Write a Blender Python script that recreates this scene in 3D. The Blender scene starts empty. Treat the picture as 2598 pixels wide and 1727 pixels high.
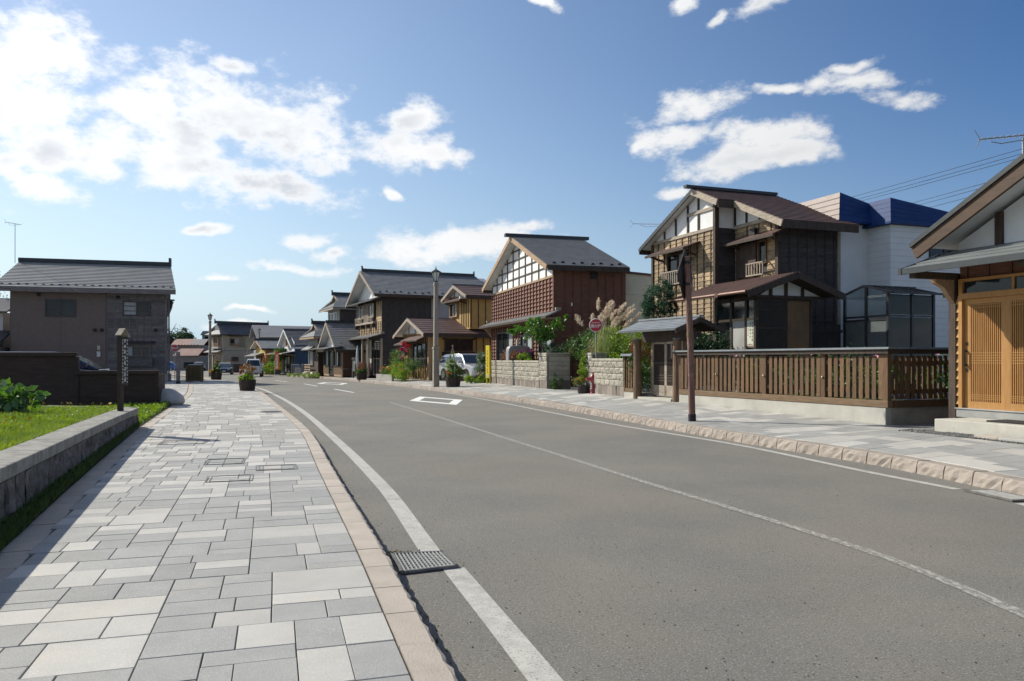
import bpy, math, random
import numpy as np
from mathutils import Vector

scn = bpy.context.scene
col = scn.collection
R = random.Random(11)
NP = np.random.default_rng(5)
rad = math.radians

# ------------------------------------------------------------------ camera
cam_d = bpy.data.cameras.new('camera')
cam_d.sensor_width = 36.0
cam_d.lens = 27.45
cam_d.shift_y = 0.01867
cam_d.clip_start = 0.05
cam_d.clip_end = 3000.0
cam = bpy.data.objects.new('camera', cam_d)
cam.location = (0, 0, 1.42)
cam.rotation_euler = (rad(90), 0, 0)
col.objects.link(cam)
scn.camera = cam

# ------------------------------------------------------------------ light
SUN_AZ, SUN_EL = -60.4, 37.0          # degrees, azimuth measured from +Y towards +X
sd = bpy.data.lights.new('sun', 'SUN')
sd.energy = 4.8
sd.angle = rad(0.55)
sd.color = (1.0, 0.95, 0.84)
sun = bpy.data.objects.new('sun', sd)
dirv = Vector((math.sin(rad(SUN_AZ)) * math.cos(rad(SUN_EL)), math.cos(rad(SUN_AZ)) * math.cos(rad(SUN_EL)), math.sin(rad(SUN_EL))))
sun.rotation_euler = dirv.to_track_quat('Z', 'Y').to_euler()
sun.location = (-30, 20, 40)
col.objects.link(sun)

scn.view_settings.view_transform = 'Standard'
scn.view_settings.look = 'None'
scn.view_settings.exposure = 0.22
scn.view_settings.gamma = 1.0
scn.view_settings.use_curve_mapping = False

# ------------------------------------------------------------------ world: sky with clouds
world = bpy.data.worlds.new('World')
scn.world = world
world.use_nodes = True
nt = world.node_tree
nt.nodes.clear()
def N(tree, typ, **kw):
    n = tree.nodes.new(typ)
    for k, v in kw.items():
        setattr(n, k, v)
    return n
def setin(n, d):
    for k, v in d.items():
        n.inputs[k].default_value = v
def build_world():
    L = nt.links.new
    def math_(op, a, b=None, clamp=False):
        n = N(nt, 'ShaderNodeMath', operation=op, use_clamp=clamp)
        for i, x in enumerate((a, b)):
            if x is None: continue
            if isinstance(x, (int, float)): n.inputs[i].default_value = x
            else: L(x, n.inputs[i])
        return n.outputs[0]
    out = N(nt, 'ShaderNodeOutputWorld')
    bg = N(nt, 'ShaderNodeBackground')
    L(bg.outputs[0], out.inputs[0])
    sky = N(nt, 'ShaderNodeTexSky', sky_type='NISHITA')
    sky.sun_disc = False
    sky.sun_elevation = rad(SUN_EL)
    sky.sun_rotation = rad(SUN_AZ)
    sky.altitude = 50
    sky.air_density = 1.0
    sky.dust_density = 0.35
    sky.ozone_density = 2.2
    tc = N(nt, 'ShaderNodeTexCoord')
    sep = N(nt, 'ShaderNodeSeparateXYZ'); L(tc.outputs['Generated'], sep.inputs[0])
    az = math_('ARCTAN2', sep.outputs[0], sep.outputs[1])
    el = math_('ARCSINE', sep.outputs[2])
    # wobble the coordinates a little so that cloud outlines are ragged
    nz = N(nt, 'ShaderNodeTexNoise'); setin(nz, {'Scale': 9.0, 'Detail': 3.0, 'Roughness': 0.6})
    L(tc.outputs['Generated'], nz.inputs['Vector'])
    sc = N(nt, 'ShaderNodeSeparateColor'); L(nz.outputs['Color'], sc.inputs[0])
    az2 = math_('ADD', az, math_('MULTIPLY', math_('SUBTRACT', sc.outputs[0], 0.5), 0.07))
    el2 = math_('ADD', el, math_('MULTIPLY', math_('SUBTRACT', sc.outputs[1], 0.5), 0.045))
    cv = N(nt, 'ShaderNodeCombineXYZ'); cv.inputs[2].default_value = 1.0; L(az2, cv.inputs[0]); L(el2, cv.inputs[1])
    blobs = CLOUDS
    cur = None
    for (a, e, ra, re, rot) in blobs:
        c_, s_ = math.cos(rot), math.sin(rot)
        if abs(rot) < 1e-3:
            m = N(nt, 'ShaderNodeVectorMath', operation='MULTIPLY_ADD'); L(cv.outputs[0], m.inputs[0])
            m.inputs[1].default_value = (1 / ra, 1 / re, 0); m.inputs[2].default_value = (-a / ra, -e / re, 0)
            ln = N(nt, 'ShaderNodeVectorMath', operation='LENGTH'); L(m.outputs[0], ln.inputs[0]); lo_ = ln.outputs['Value']
        else:
            d1 = N(nt, 'ShaderNodeVectorMath', operation='DOT_PRODUCT'); L(cv.outputs[0], d1.inputs[0]); d1.inputs[1].default_value = (c_ / ra, s_ / ra, -(a * c_ + e * s_) / ra)
            d2 = N(nt, 'ShaderNodeVectorMath', operation='DOT_PRODUCT'); L(cv.outputs[0], d2.inputs[0]); d2.inputs[1].default_value = (-s_ / re, c_ / re, (a * s_ - e * c_) / re)
            q = N(nt, 'ShaderNodeMath', operation='MULTIPLY_ADD'); L(d2.outputs['Value'], q.inputs[0]); L(d2.outputs['Value'], q.inputs[1]); L(math_('MULTIPLY', d1.outputs['Value'], d1.outputs['Value']), q.inputs[2])
            lo_ = math_('SQRT', q.outputs[0])
        if cur is None: cur = lo_
        else:
            s = N(nt, 'ShaderNodeMath', operation='MINIMUM'); L(cur, s.inputs[0]); L(lo_, s.inputs[1])
            cur = s.outputs[0]
    base = math_('SUBTRACT', 1.0, cur)                       # >0 inside a cloud
    base = math_('MAXIMUM', base, -1.5)
    # clouds go on, scattered, over the rest of the sky
    far = N(nt, 'ShaderNodeTexNoise'); setin(far, {'Scale': 3.2, 'Detail': 1.0, 'Roughness': 0.5})
    mp = N(nt, 'ShaderNodeMapping'); mp.inputs['Scale'].default_value = (1, 1, 2.2); mp.inputs['Location'].default_value = (3.1, 1.7, 0.4)
    L(tc.outputs['Generated'], mp.inputs['Vector']); L(mp.outputs[0], far.inputs['Vector'])
    gen = math_('MULTIPLY', math_('SUBTRACT', far.outputs['Fac'], 0.56), 5.0)
    side = math_('MULTIPLY', math_('SUBTRACT', math_('ABSOLUTE', az), 0.68), 6.0, True)
    top = math_('MULTIPLY', math_('SUBTRACT', el, 0.46), 6.0, True)
    outm = math_('MAXIMUM', side, top)
    gen = math_('ADD', gen, math_('MULTIPLY', math_('SUBTRACT', outm, 1.0), 4.0))
    base = math_('MAXIMUM', base, gen)
    fb = N(nt, 'ShaderNodeTexNoise'); setin(fb, {'Scale': 17.0, 'Detail': 8.0, 'Roughness': 0.64})
    mp2 = N(nt, 'ShaderNodeMapping'); mp2.inputs['Scale'].default_value = (1, 1, 1.7)
    L(tc.outputs['Generated'], mp2.inputs['Vector']); L(mp2.outputs[0], fb.inputs['Vector'])
    dens = math_('ADD', math_('MULTIPLY', base, 0.9), math_('MULTIPLY', math_('SUBTRACT', fb.outputs['Fac'], 0.46), 2.7))
    mr = N(nt, 'ShaderNodeMapRange', interpolation_type='SMOOTHSTEP'); setin(mr, {'From Min': -0.04, 'From Max': 0.74})
    L(dens, mr.inputs['Value'])
    cover = mr.outputs[0]
    # grey bellies: deep inside the cloud and where a broad noise says so
    gb = N(nt, 'ShaderNodeTexNoise'); setin(gb, {'Scale': 5.0, 'Detail': 3.0, 'Roughness': 0.55})
    mp3 = N(nt, 'ShaderNodeMapping'); mp3.inputs['Scale'].default_value = (1, 1, 2.6); mp3.inputs['Location'].default_value = (0.3, 0.2, 1.15)
    L(tc.outputs['Generated'], mp3.inputs['Vector']); L(mp3.outputs[0], gb.inputs['Vector'])
    mg = N(nt, 'ShaderNodeMapRange', interpolation_type='SMOOTHSTEP'); setin(mg, {'From Min': 0.40, 'From Max': 0.72})
    L(gb.outputs['Fac'], mg.inputs['Value'])
    md = N(nt, 'ShaderNodeMapRange', interpolation_type='SMOOTHSTEP'); setin(md, {'From Min': 0.35, 'From Max': 1.2})
    L(dens, md.inputs['Value'])
    belly = math_('MULTIPLY', mg.outputs[0], md.outputs[0])
    # brighter towards the sun, like the thin water cloud it is
    dot = N(nt, 'ShaderNodeVectorMath', operation='DOT_PRODUCT'); L(tc.outputs['Generated'], dot.inputs[0]); dot.inputs[1].default_value = dirv
    glow = N(nt, 'ShaderNodeMapRange'); setin(glow, {'From Min': 0.2, 'From Max': 0.95, 'To Min': 0.86, 'To Max': 1.22}); L(dot.outputs['Value'], glow.inputs['Value'])
    cc = N(nt, 'ShaderNodeMix', data_type='RGBA'); cc.inputs[6].default_value = CLOUD_LIT; cc.inputs[7].default_value = CLOUD_BELLY
    L(belly, cc.inputs[0])
    cs = N(nt, 'ShaderNodeVectorMath', operation='SCALE'); L(cc.outputs[2], cs.inputs[0]); L(glow.outputs[0], cs.inputs['Scale'])
    gr = N(nt, 'ShaderNodeMapRange', clamp=True); setin(gr, {'From Min': 0.05, 'From Max': 0.72}); L(dot.outputs['Value'], gr.inputs['Value'])
    gm = N(nt, 'ShaderNodeMix', data_type='RGBA'); L(gr.outputs[0], gm.inputs[0]); gm.inputs[6].default_value = SKY_AWAY; gm.inputs[7].default_value = SKY_NEAR
    ss = N(nt, 'ShaderNodeVectorMath', operation='MULTIPLY'); L(sky.outputs[0], ss.inputs[0]); L(gm.outputs[2], ss.inputs[1])
    hz = math_('POWER', math_('SUBTRACT', 1.0, math_('MAXIMUM', sep.outputs[2], 0.0)), 7.0)
    hz = math_('MINIMUM', math_('MULTIPLY', hz, 1.25), 1.0)
    hm = N(nt, 'ShaderNodeMix', data_type='RGBA'); L(hz, hm.inputs[0]); L(ss.outputs[0], hm.inputs[6])
    hg = N(nt, 'ShaderNodeVectorMath', operation='SCALE'); hg.inputs[0].default_value = HAZE; L(glow.outputs[0], hg.inputs['Scale']); L(hg.outputs[0], hm.inputs[7])
    mx = N(nt, 'ShaderNodeMix', data_type='RGBA'); L(cover, mx.inputs[0]); L(hm.outputs[2], mx.inputs[6]); L(cs.outputs[0], mx.inputs[7])
    L(mx.outputs[2], bg.inputs[0])
    bg.inputs[1].default_value = SKY_STRENGTH
def px2ang(x, y, rx, ry, rot=0):
    u, v = x * 1.10131, y * 1.10131
    X, Z = (u - 1299) / 1981, (912 - v) / 1981
    a = math.atan2(X, 1); e = math.atan2(Z, math.hypot(X, 1))
    c = math.cos(a)
    return (a, e, rx * 1.10131 / 1981 * c * c, ry * 1.10131 / 1981 * c, rot)
CLOUDS = [px2ang(*c) for c in [
    (70, 120, 170, 110), (30, 235, 230, 95), (110, 320, 190, 80), (20, 380, 70, 40), (-90, 150, 200, 160), (-80, 330, 150, 110),
    (330, 225, 140, 85, -.3), (500, 250, 200, 95, -.25), (660, 290, 170, 100, -.3), (420, 330, 170, 90), (480, 400, 230, 65, -.1), (620, 428, 200, 45, -.1), (240, 330, 120, 70),
    (945, 285, 75, 55), (910, 345, 140, 48), (1015, 355, 80, 36, -.2), (535, 150, 70, 24, -.2), 
    (115, 428, 115, 34, -.1), (30, 372, 60, 26), (460, 530, 72, 15), (715, 556, 80, 22), (768, 589, 56, 20), (690, 622, 110, 16), (498, 653, 56, 12), (922, 454, 34, 11, -.3),
    (1100, 565, 215, 45, .05), (1000, 592, 100, 34), (1230, 530, 75, 20, .1), (570, 718, 48, 8), (545, 758, 70, 13),
    (1590, 248, 115, 42, .1), (1560, 310, 105, 40, .25), (1770, 305, 130, 40, -.1), (1720, 362, 150, 38, .1), (1840, 350, 80, 28, -.1), (1480, 335, 35, 14, .4),
    (1960, 190, 150, 22, -.1), (2070, 225, 95, 26, -.1), (1800, 195, 60, 14), (1960, 165, 70, 14),
    (1740, 12, 110, 26, .2), (1570, 8, 34, 20), (1245, 6, 50, 14, -.3), (1650, 40, 36, 14, .6), (1565, 442, 45, 14)]]
CLOUD_LIT = (9.0, 9.1, 9.2, 1)
CLOUD_BELLY = (5.6, 6.0, 6.6, 1)
SKY_AWAY = (0.13, 0.49, 0.89, 1)      # clear air is deepest blue away from the sun
SKY_NEAR = (1.40, 1.32, 1.27, 1)
HAZE = (5.3, 6.7, 7.6)
SKY_STRENGTH = 0.09
build_world()
world.cycles.sampling_method = 'MANUAL'
world.cycles.sample_map_resolution = 256
scn.cycles.use_adaptive_sampling = True
scn.cycles.adaptive_min_samples = 8
scn.cycles.adaptive_threshold = 0.015
scn.cycles.max_bounces = 6
scn.cycles.diffuse_bounces = 3
scn.cycles.glossy_bounces = 3
scn.cycles.transmission_bounces = 6
scn.cycles.transparent_max_bounces = 8

# ------------------------------------------------------------------ materials
MATS = {}
def mat(name, c1, c2=None, rough=0.8, sc=5.0, detail=4.0, bump=0.0, bsc=60.0, metal=0.0, stretch=None, rnd=0.0, spec=0.4,
        speck=None, speck2=None, blotch=None, rnd_off=True, lo=0.35, hi=0.65, coat=0.0, trans=0.0, alpha=1.0, emit=0.0):
    if name in MATS: return MATS[name]
    m = bpy.data.materials.new(name); m.use_nodes = True
    t = m.node_tree; L = t.links.new
    b = t.nodes['Principled BSDF']
    setin(b, {'Roughness': rough, 'Metallic': metal, 'Specular IOR Level': spec, 'Coat Weight': coat, 'Alpha': alpha})
    if trans: b.inputs['Transmission Weight'].default_value = trans
    tc = N(t, 'ShaderNodeTexCoord')
    vec = tc.outputs['Object']
    oi = N(t, 'ShaderNodeObjectInfo')
    if rnd_off:
        sc_ = N(t, 'ShaderNodeVectorMath', operation='ADD'); L(vec, sc_.inputs[0])
        mu = N(t, 'ShaderNodeMath', operation='MULTIPLY'); L(oi.outputs['Random'], mu.inputs[0]); mu.inputs[1].default_value = 83.0
        L(mu.outputs[0], sc_.inputs[1]); vec = sc_.outputs[0]
    if stretch:
        mp = N(t, 'ShaderNodeMapping'); mp.inputs['Scale'].default_value = stretch; L(vec, mp.inputs['Vector']); svec = mp.outputs[0]
    else: svec = vec
    c2 = c2 or tuple(x * 0.78 for x in c1)
    nz = N(t, 'ShaderNodeTexNoise'); setin(nz, {'Scale': sc, 'Detail': detail, 'Roughness': 0.6}); L(svec, nz.inputs['Vector'])
    rp = N(t, 'ShaderNodeValToRGB'); L(nz.outputs['Fac'], rp.inputs[0])
    e = rp.color_ramp.elements; e[0].position, e[1].position = lo, hi; e[0].color = (*c2, 1); e[1].color = (*c1, 1)
    c = rp.outputs[0]
    def layer(c, colr, scale, a, bb, amount=1.0, st=None):
        n2 = N(t, 'ShaderNodeTexNoise'); setin(n2, {'Scale': scale, 'Detail': 3.0, 'Roughness': 0.6}); L(st or vec, n2.inputs['Vector'])
        mr = N(t, 'ShaderNodeMapRange'); setin(mr, {'From Min': a, 'From Max': bb, 'To Max': amount}); L(n2.outputs['Fac'], mr.inputs['Value'])
        mx = N(t, 'ShaderNodeMix', data_type='RGBA'); L(mr.outputs[0], mx.inputs[0]); L(c, mx.inputs[6]); mx.inputs[7].default_value = (*colr, 1)
        return mx.outputs[2]
    for s in (blotch, speck, speck2):
        if s: c = layer(c, *s)
    if rnd:
        hs = N(t, 'ShaderNodeHueSaturation'); L(c, hs.inputs['Color'])
        mr = N(t, 'ShaderNodeMapRange'); setin(mr, {'To Min': 1 - rnd, 'To Max': 1 + rnd}); L(oi.outputs['Random'], mr.inputs['Value']); L(mr.outputs[0], hs.inputs['Value'])
        c = hs.outputs[0]
    L(c, b.inputs['Base Color'])
    if emit:
        L(c, b.inputs['Emission Color']); b.inputs['Emission Strength'].default_value = emit
    if bump:
        n3 = N(t, 'ShaderNodeTexNoise'); setin(n3, {'Scale': bsc, 'Detail': 4.0, 'Roughness': 0.65}); L(svec, n3.inputs['Vector'])
        bp = N(t, 'ShaderNodeBump'); bp.inputs['Strength'].default_value = bump; bp.inputs['Distance'].default_value = 0.02
        L(n3.outputs['Fac'], bp.inputs['Height']); L(bp.outputs[0], b.inputs['Normal'])
    MATS[name] = m
    return m
def leafmat(name, c1, c2, rough=0.55, trans=0.35, sc=1.5):
    """foliage: colour varies from clump to clump, light comes through the blades"""
    m = bpy.data.materials.new(name); m.use_nodes = True
    t = m.node_tree; L = t.links.new
    t.nodes.remove(t.nodes['Principled BSDF'])
    tc = N(t, 'ShaderNodeTexCoord')
    nz = N(t, 'ShaderNodeTexNoise'); setin(nz, {'Scale': sc * 4, 'Detail': 5.0, 'Roughness': 0.75}); L(tc.outputs['Object'], nz.inputs['Vector'])
    rp = N(t, 'ShaderNodeValToRGB'); L(nz.outputs['Fac'], rp.inputs[0])
    e = rp.color_ramp.elements; e[0].position, e[1].position = 0.38, 0.62; e[0].color = (*c2, 1); e[1].color = (*c1, 1)
    d = N(t, 'ShaderNodeBsdfDiffuse'); L(rp.outputs[0], d.inputs[0])
    tr = N(t, 'ShaderNodeBsdfTranslucent')
    hs = N(t, 'ShaderNodeHueSaturation'); setin(hs, {'Hue': 0.485, 'Saturation': 1.15, 'Value': 1.5}); L(rp.outputs[0], hs.inputs['Color']); L(hs.outputs[0], tr.inputs[0])
    g = N(t, 'ShaderNodeBsdfGlossy'); setin(g, {'Roughness': rough}); g.inputs[0].default_value = (0.8, 0.85, 0.8, 1)
    m1 = N(t, 'ShaderNodeMixShader'); m1.inputs[0].default_value = trans; L(d.outputs[0], m1.inputs[1]); L(tr.outputs[0], m1.inputs[2])
    m2 = N(t, 'ShaderNodeMixShader'); m2.inputs[0].default_value = 0.06; L(m1.outputs[0], m2.inputs[1]); L(g.outputs[0], m2.inputs[2])
    L(m2.outputs[0], t.nodes['Material Output'].inputs[0])
    return m

# ------------------------------------------------------------------ mesh tools
class MB:
    def __init__(s): s.v = []; s.f = []; s.m = []; s.cur = 0
    def add(s, vs, fs):
        k = len(s.v); s.v += [tuple(p) for p in vs]
        for f in fs: s.f.append(tuple(i + k for i in f)); s.m.append(s.cur)
        return s
    def hexa(s, p):   # 4 bottom ccw, 4 top ccw
        return s.add(p, [(3, 2, 1, 0), (4, 5, 6, 7), (0, 1, 5, 4), (1, 2, 6, 5), (2, 3, 7, 6), (3, 0, 4, 7)])
    def box(s, x0, x1, y0, y1, z0, z1):
        return s.hexa([(x0, y0, z0), (x1, y0, z0), (x1, y1, z0), (x0, y1, z0), (x0, y0, z1), (x1, y0, z1), (x1, y1, z1), (x0, y1, z1)])
    def quad(s, a, b, c, d): return s.add([a, b, c, d], [(0, 1, 2, 3)])
    def prism(s, pts, a0, a1, axis='y'):
        """closed outline in the plane across `axis`, extruded from a0 to a1"""
        n = len(pts)
        def P(p, a):
            return (p[0], a, p[1]) if axis == 'y' else ((a, p[0], p[1]) if axis == 'x' else (p[0], p[1], a))
        vs = [P(p, a0) for p in pts] + [P(p, a1) for p in pts]
        fs = [tuple(range(n)), tuple(reversed(range(n, 2 * n)))]
        fs += [(i, i + n, (i + 1) % n + n, (i + 1) % n) for i in range(n)]
        return s.add(vs, fs)
    def beam(s, a, b, w, h, up=(0, 0, 1)):
        a, b = Vector(a), Vector(b); d = (b - a).normalized()
        sd_ = d.cross(Vector(up)); sd_ = (sd_ if sd_.length > 1e-4 else Vector((1, 0, 0))).normalized(); u = sd_.cross(d).normalized()
        x, z = sd_ * w / 2, u * h / 2
        return s.hexa([a - x - z, b - x - z, b + x - z, a + x - z, a - x + z, b - x + z, b + x + z, a + x + z])
    def tube(s, pts, r, n=8, cap=True):
        pts = [Vector(p) for p in pts]; k = len(pts)
        rs = r if isinstance(r, (list, tuple)) else [r] * k
        vs = []; prev = None
        for i, p in enumerate(pts):
            d = (pts[min(i + 1, k - 1)] - pts[max(i - 1, 0)]).normalized()
            u = prev - d * prev.dot(d) if prev is not None else (d.orthogonal())
            u = (u if u.length > 1e-5 else d.orthogonal()).normalized(); prev = u
            w = d.cross(u)
            for j in range(n):
                a = 2 * math.pi * j / n
                vs.append(p + (u * math.cos(a) + w * math.sin(a)) * rs[i])
        fs = [(i * n + j, i * n + (j + 1) % n, (i + 1) * n + (j + 1) % n, (i + 1) * n + j) for i in range(k - 1) for j in range(n)]
        if cap: fs += [tuple(reversed(range(n))), tuple(range((k - 1) * n, k * n))]
        return s.add(vs, fs)
    def lathe(s, prof, n=16, c=(0, 0, 0), cap=True, sq=0):
        vs = []
        for (r, z) in prof:
            for j in range(n):
                a = 2 * math.pi * (j + 0.5) / n
                vs.append((c[0] + r * math.cos(a), c[1] + r * math.sin(a), c[2] + z))
        k = len(prof)
        fs = [(i * n + j, i * n + (j + 1) % n, (i + 1) * n + (j + 1) % n, (i + 1) * n + j) for i in range(k - 1) for j in range(n)]
        if cap: fs += [tuple(reversed(range(n))), tuple(range((k - 1) * n, k * n))]
        return s.add(vs, fs)
    def ball(s, c, r, n=10, k=6, sz=1.0):
        prof = [(max(1e-3, r * math.sin(math.pi * i / k)), -r * sz * math.cos(math.pi * i / k)) for i in range(k + 1)]
        return s.lathe(prof, n, c)
    def mesh(s, name, mats, smooth=False):
        me = bpy.data.meshes.new(name); me.from_pydata(s.v, [], s.f)
        for m in (mats if isinstance(mats, (list, tuple)) else [mats]): me.materials.append(m)
        if any(s.m): me.polygons.foreach_set('material_index', s.m)
        if smooth: me.polygons.foreach_set('use_smooth', [True] * len(me.polygons))
        me.validate(); me.update()
        return me
    def build(s, name, mats, parent=None, loc=(0, 0, 0), rz=0.0, smooth=False, bevel=0.0, rot=None):
        o = put(name, s.mesh(name, mats, smooth), parent, loc, rz, rot)
        if bevel:
            b = o.modifiers.new('bevel', 'BEVEL'); b.width = bevel; b.segments = 2; b.limit_method = 'ANGLE'; b.angle_limit = rad(40)
        return o
def put(name, me, parent=None, loc=(0, 0, 0), rz=0.0, rot=None):
    o = bpy.data.objects.new(name, me); col.objects.link(o)
    o.parent = parent; o.location = loc; o.rotation_euler = rot or (0, 0, rz)
    return o
def tag(o, label, cat, group=None):
    o['label'] = label; o['category'] = cat
    if group: o['group'] = group
    return o
def thing(name, label, cat, loc=(0, 0, 0), rz=0.0, group=None):
    return tag(put(name, None, None, loc, rz), label, cat, group)
def kind(o, k): o['kind'] = k; return o
def npmesh(name, V, F, m, smooth=False):
    """V (n,3) F (k,4 or 3) numpy"""
    me = bpy.data.meshes.new(name)
    V = np.ascontiguousarray(V, dtype=np.float32); F = np.ascontiguousarray(F, dtype=np.int32)
    k = F.shape[1]
    me.vertices.add(len(V)); me.vertices.foreach_set('co', V.ravel())
    me.loops.add(F.size); me.loops.foreach_set('vertex_index', F.ravel())
    me.polygons.add(len(F)); me.polygons.foreach_set('loop_start', np.arange(0, F.size, k, dtype=np.int32)); me.polygons.foreach_set('loop_total', np.full(len(F), k, dtype=np.int32))
    if smooth: me.polygons.foreach_set('use_smooth', np.ones(len(F), dtype=bool))
    me.materials.append(m); me.update(calc_edges=True)
    return me
def leaf_mesh(name, P, size, m, asp=0.55, up=0.3, jit=0.4):
    """one pointed leaf (a kite of two triangles, folded) at every point of P"""
    n = len(P); P = np.asarray(P, dtype=float)
    d = NP.normal(size=(n, 3)); d[:, 2] -= up; d /= np.linalg.norm(d, axis=1)[:, None]
    q = NP.normal(size=(n, 3)); s = np.cross(d, q); s /= np.linalg.norm(s, axis=1)[:, None] + 1e-9
    nn = np.cross(s, d)
    L = size * (1 + jit * NP.uniform(-1, 1, n))[:, None]; W = L * asp * 0.5
    a = P - d * L * .5; b = P + s * W + nn * W * .35; c = P + d * L * .5; e = P - s * W + nn * W * .35
    V = np.stack([a, b, c, e], 1).reshape(-1, 3)
    F = np.arange(4 * n).reshape(n, 4)
    return npmesh(name, V, F, m)
def cloud_pts(n, ells, clumps=40, spread=0.22, shell=0.55):
    """points of a leafy mass: clumps near the surface of ellipsoids (cx,cy,cz,rx,ry,rz)"""
    out = []
    vol = np.array([e[3] * e[4] * e[5] for e in ells]) ** (2 / 3); vol /= vol.sum()
    for e, w in zip(ells, vol):
        k = max(3, int(clumps * w)); d = NP.normal(size=(k, 3)); d /= np.linalg.norm(d, axis=1)[:, None]
        r = (shell + (1 - shell) * NP.uniform(0, 1, k) ** .6)[:, None]
        cc = d * r * np.array(e[3:6]) + np.array(e[:3])
        m = max(4, int(n * w)); idx = NP.integers(0, k, m)
        sp = spread * (e[3] * e[4] * e[5]) ** (1 / 3) * NP.uniform(.6, 1.4, k)
        out.append(cc[idx] + NP.normal(size=(m, 3)) * sp[idx][:, None])
    return np.concatenate(out)
def txt_mesh(body, size, m, name='lettering', extrude=0.002, align='CENTER', bold=0.0):
    cu = bpy.data.curves.new(name, 'FONT'); cu.body = body; cu.size = size; cu.extrude = extrude; cu.align_x = align; cu.align_y = 'CENTER'; cu.offset = bold
    cu.resolution_u = 3
    o = bpy.data.objects.new(name, cu); col.objects.link(o)
    bpy.context.view_layer.update()
    me = bpy.data.meshes.new_from_object(o.evaluated_get(bpy.context.evaluated_depsgraph_get()))
    bpy.data.objects.remove(o); me.materials.clear(); me.materials.append(m); me.name = name
    return me
_gl = {}
def stroke_mark(size, m, seed):
    """an unreadable brush-written mark: a few crossing strokes, for writing too small to read in the photograph"""
    k = (round(size, 3), m.name, seed % 9)
    if k not in _gl:
        r = random.Random(seed % 9 + 31); b = MB(); h = size * .42; w = size * .055
        for j in range(r.choice((3, 3, 4))):
            y = -h + 2 * h * (j + .5) / 4 + r.uniform(-.1, .1) * size; x0, x1 = -h * r.uniform(.5, 1), h * r.uniform(.5, 1); b.box(x0, x1, y - w, y + w, -.001, .001)
        for j in range(r.choice((1, 2, 2))):
            x = r.uniform(-.7, .7) * h; b.box(x - w, x + w, -h * r.uniform(.4, 1), h * r.uniform(.4, 1), -.0015, .0015)
        d = r.choice((-1, 1)); b.beam((0, 0, 0), (d * h * .8, -h, 0), w * 1.8, .002)
        _gl[k] = b.mesh('stroke_mark', m)
    return _gl[k]

# ------------------------------------------------------------------ ground, road, pavements
def fall(y): return -0.0055 * max(0.0, y - 42.0)
def smooth_curve(pts, step=0.1):
    P = [Vector((*p, 0)) for p in pts]
    P = [P[0] * 2 - P[1]] + P + [P[-1] * 2 - P[-2]]
    out = []
    for i in range(1, len(P) - 2):
        p0, p1, p2, p3 = P[i - 1:i + 3]
        # centripetal-like tangents scaled to the chord keep the curve smooth with uneven points
        d = (p2 - p1).length; a = (p1 - p0).length; b = (p3 - p2).length
        m1 = (p2 - p0) / (d + a) * d; m2 = (p3 - p1) / (d + b) * d
        k = max(2, int(d / step))
        for j in range(k):
            t = j / k
            out.append((2 * t**3 - 3 * t**2 + 1) * p1 + (t**3 - 2 * t**2 + t) * m1 + (-2 * t**3 + 3 * t**2) * p2 + (t**3 - t**2) * m2)
    out.append(P[-2])
    return np.array([(p.x, p.y) for p in out])
class Curve:
    def __init__(s, pts, step=0.1):
        s.p = smooth_curve(pts, step)
        s.s = np.concatenate([[0], np.cumsum(np.linalg.norm(np.diff(s.p, axis=0), axis=1))])
        s.len = s.s[-1]
    def at(s, d):
        x = np.interp(d, s.s, s.p[:, 0]); y = np.interp(d, s.s, s.p[:, 1])
        x2 = np.interp(d + .15, s.s, s.p[:, 0]); y2 = np.interp(d + .15, s.s, s.p[:, 1])
        x1 = np.interp(d - .15, s.s, s.p[:, 0]); y1 = np.interp(d - .15, s.s, s.p[:, 1])
        t = Vector((x2 - x1, y2 - y1, 0)).normalized()
        return Vector((x, y, 0)), t
    def off(s, d, t):          # t > 0 to the left of travel
        p, k = s.at(d); return p + Vector((-k.y, k.x, 0)) * t
    def X(s, y): return float(np.interp(y, s.p[:, 1], s.p[:, 0]))
    def S(s, y): return float(np.interp(y, s.p[:, 1], s.s))
KL = Curve([(2.0, -5), (1.2, -1.5), (.62, .6), (-.23, 3.45), (-.45, 4.17), (-.86, 5.53), (-1.54, 7.7), (-2.31, 10.14), (-3.78, 14.86), (-4.88, 18.0), (-7.52, 25.07), (-10.57, 33.22), (-14.6, 43), (-19.8, 54.6), (-26.6, 68), (-35, 84), (-46, 103), (-59, 125), (-80, 155)])
KR = Curve([(6.6, -4), (6.2, 3), (5.95, 6.5), (5.73, 8.74), (5.61, 9.9), (5.27, 11.55), (4.62, 13.39), (3.77, 16.12), (2.54, 20.69), (.32, 28.01), (-3.84, 38.53), (-9.8, 53.5), (-20.9, 78.5), (-29.4, 98), (-40, 118), (-60, 150)])
LE = Curve([(-.5, -3), (-1.7, 0), (-2.9, 3.4), (-3.83, 5.85), (-4.84, 8.46), (-7.78, 16.28), (-10.86, 25.07), (-13.84, 33.2), (-18.83, 45.5), (-21.5, 52), (-29, 67)])
RBP = [(12, 0), (9.6, 6), (8.6, 9.5), (7.7, 12.0), (7.05, 13.3), (7.25, 14.6), (7.5, 15.6), (4.66, 21.76), (3.56, 24.5), (-1.0, 41.2), (-2.2, 44), (-5.0, 48.6), (-9.8, 59.6), (-13.6, 64), (-17.2, 71), (-20, 77), (-25, 88), (-31, 100), (-42, 120), (-58, 145)]
def RBx(y): return float(np.interp(y, [p[1] for p in RBP], [p[0] for p in RBP]))
def zback(y): return float(np.interp(y, [5, 13, 15.6, 21.8, 24.8, 33, 42, 50, 60, 70, 130], [.15, .2, .12, .25, .27, .22, .19, .14, .08, .05, .0])) + fall(y)
ROADZ = -0.12
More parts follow.
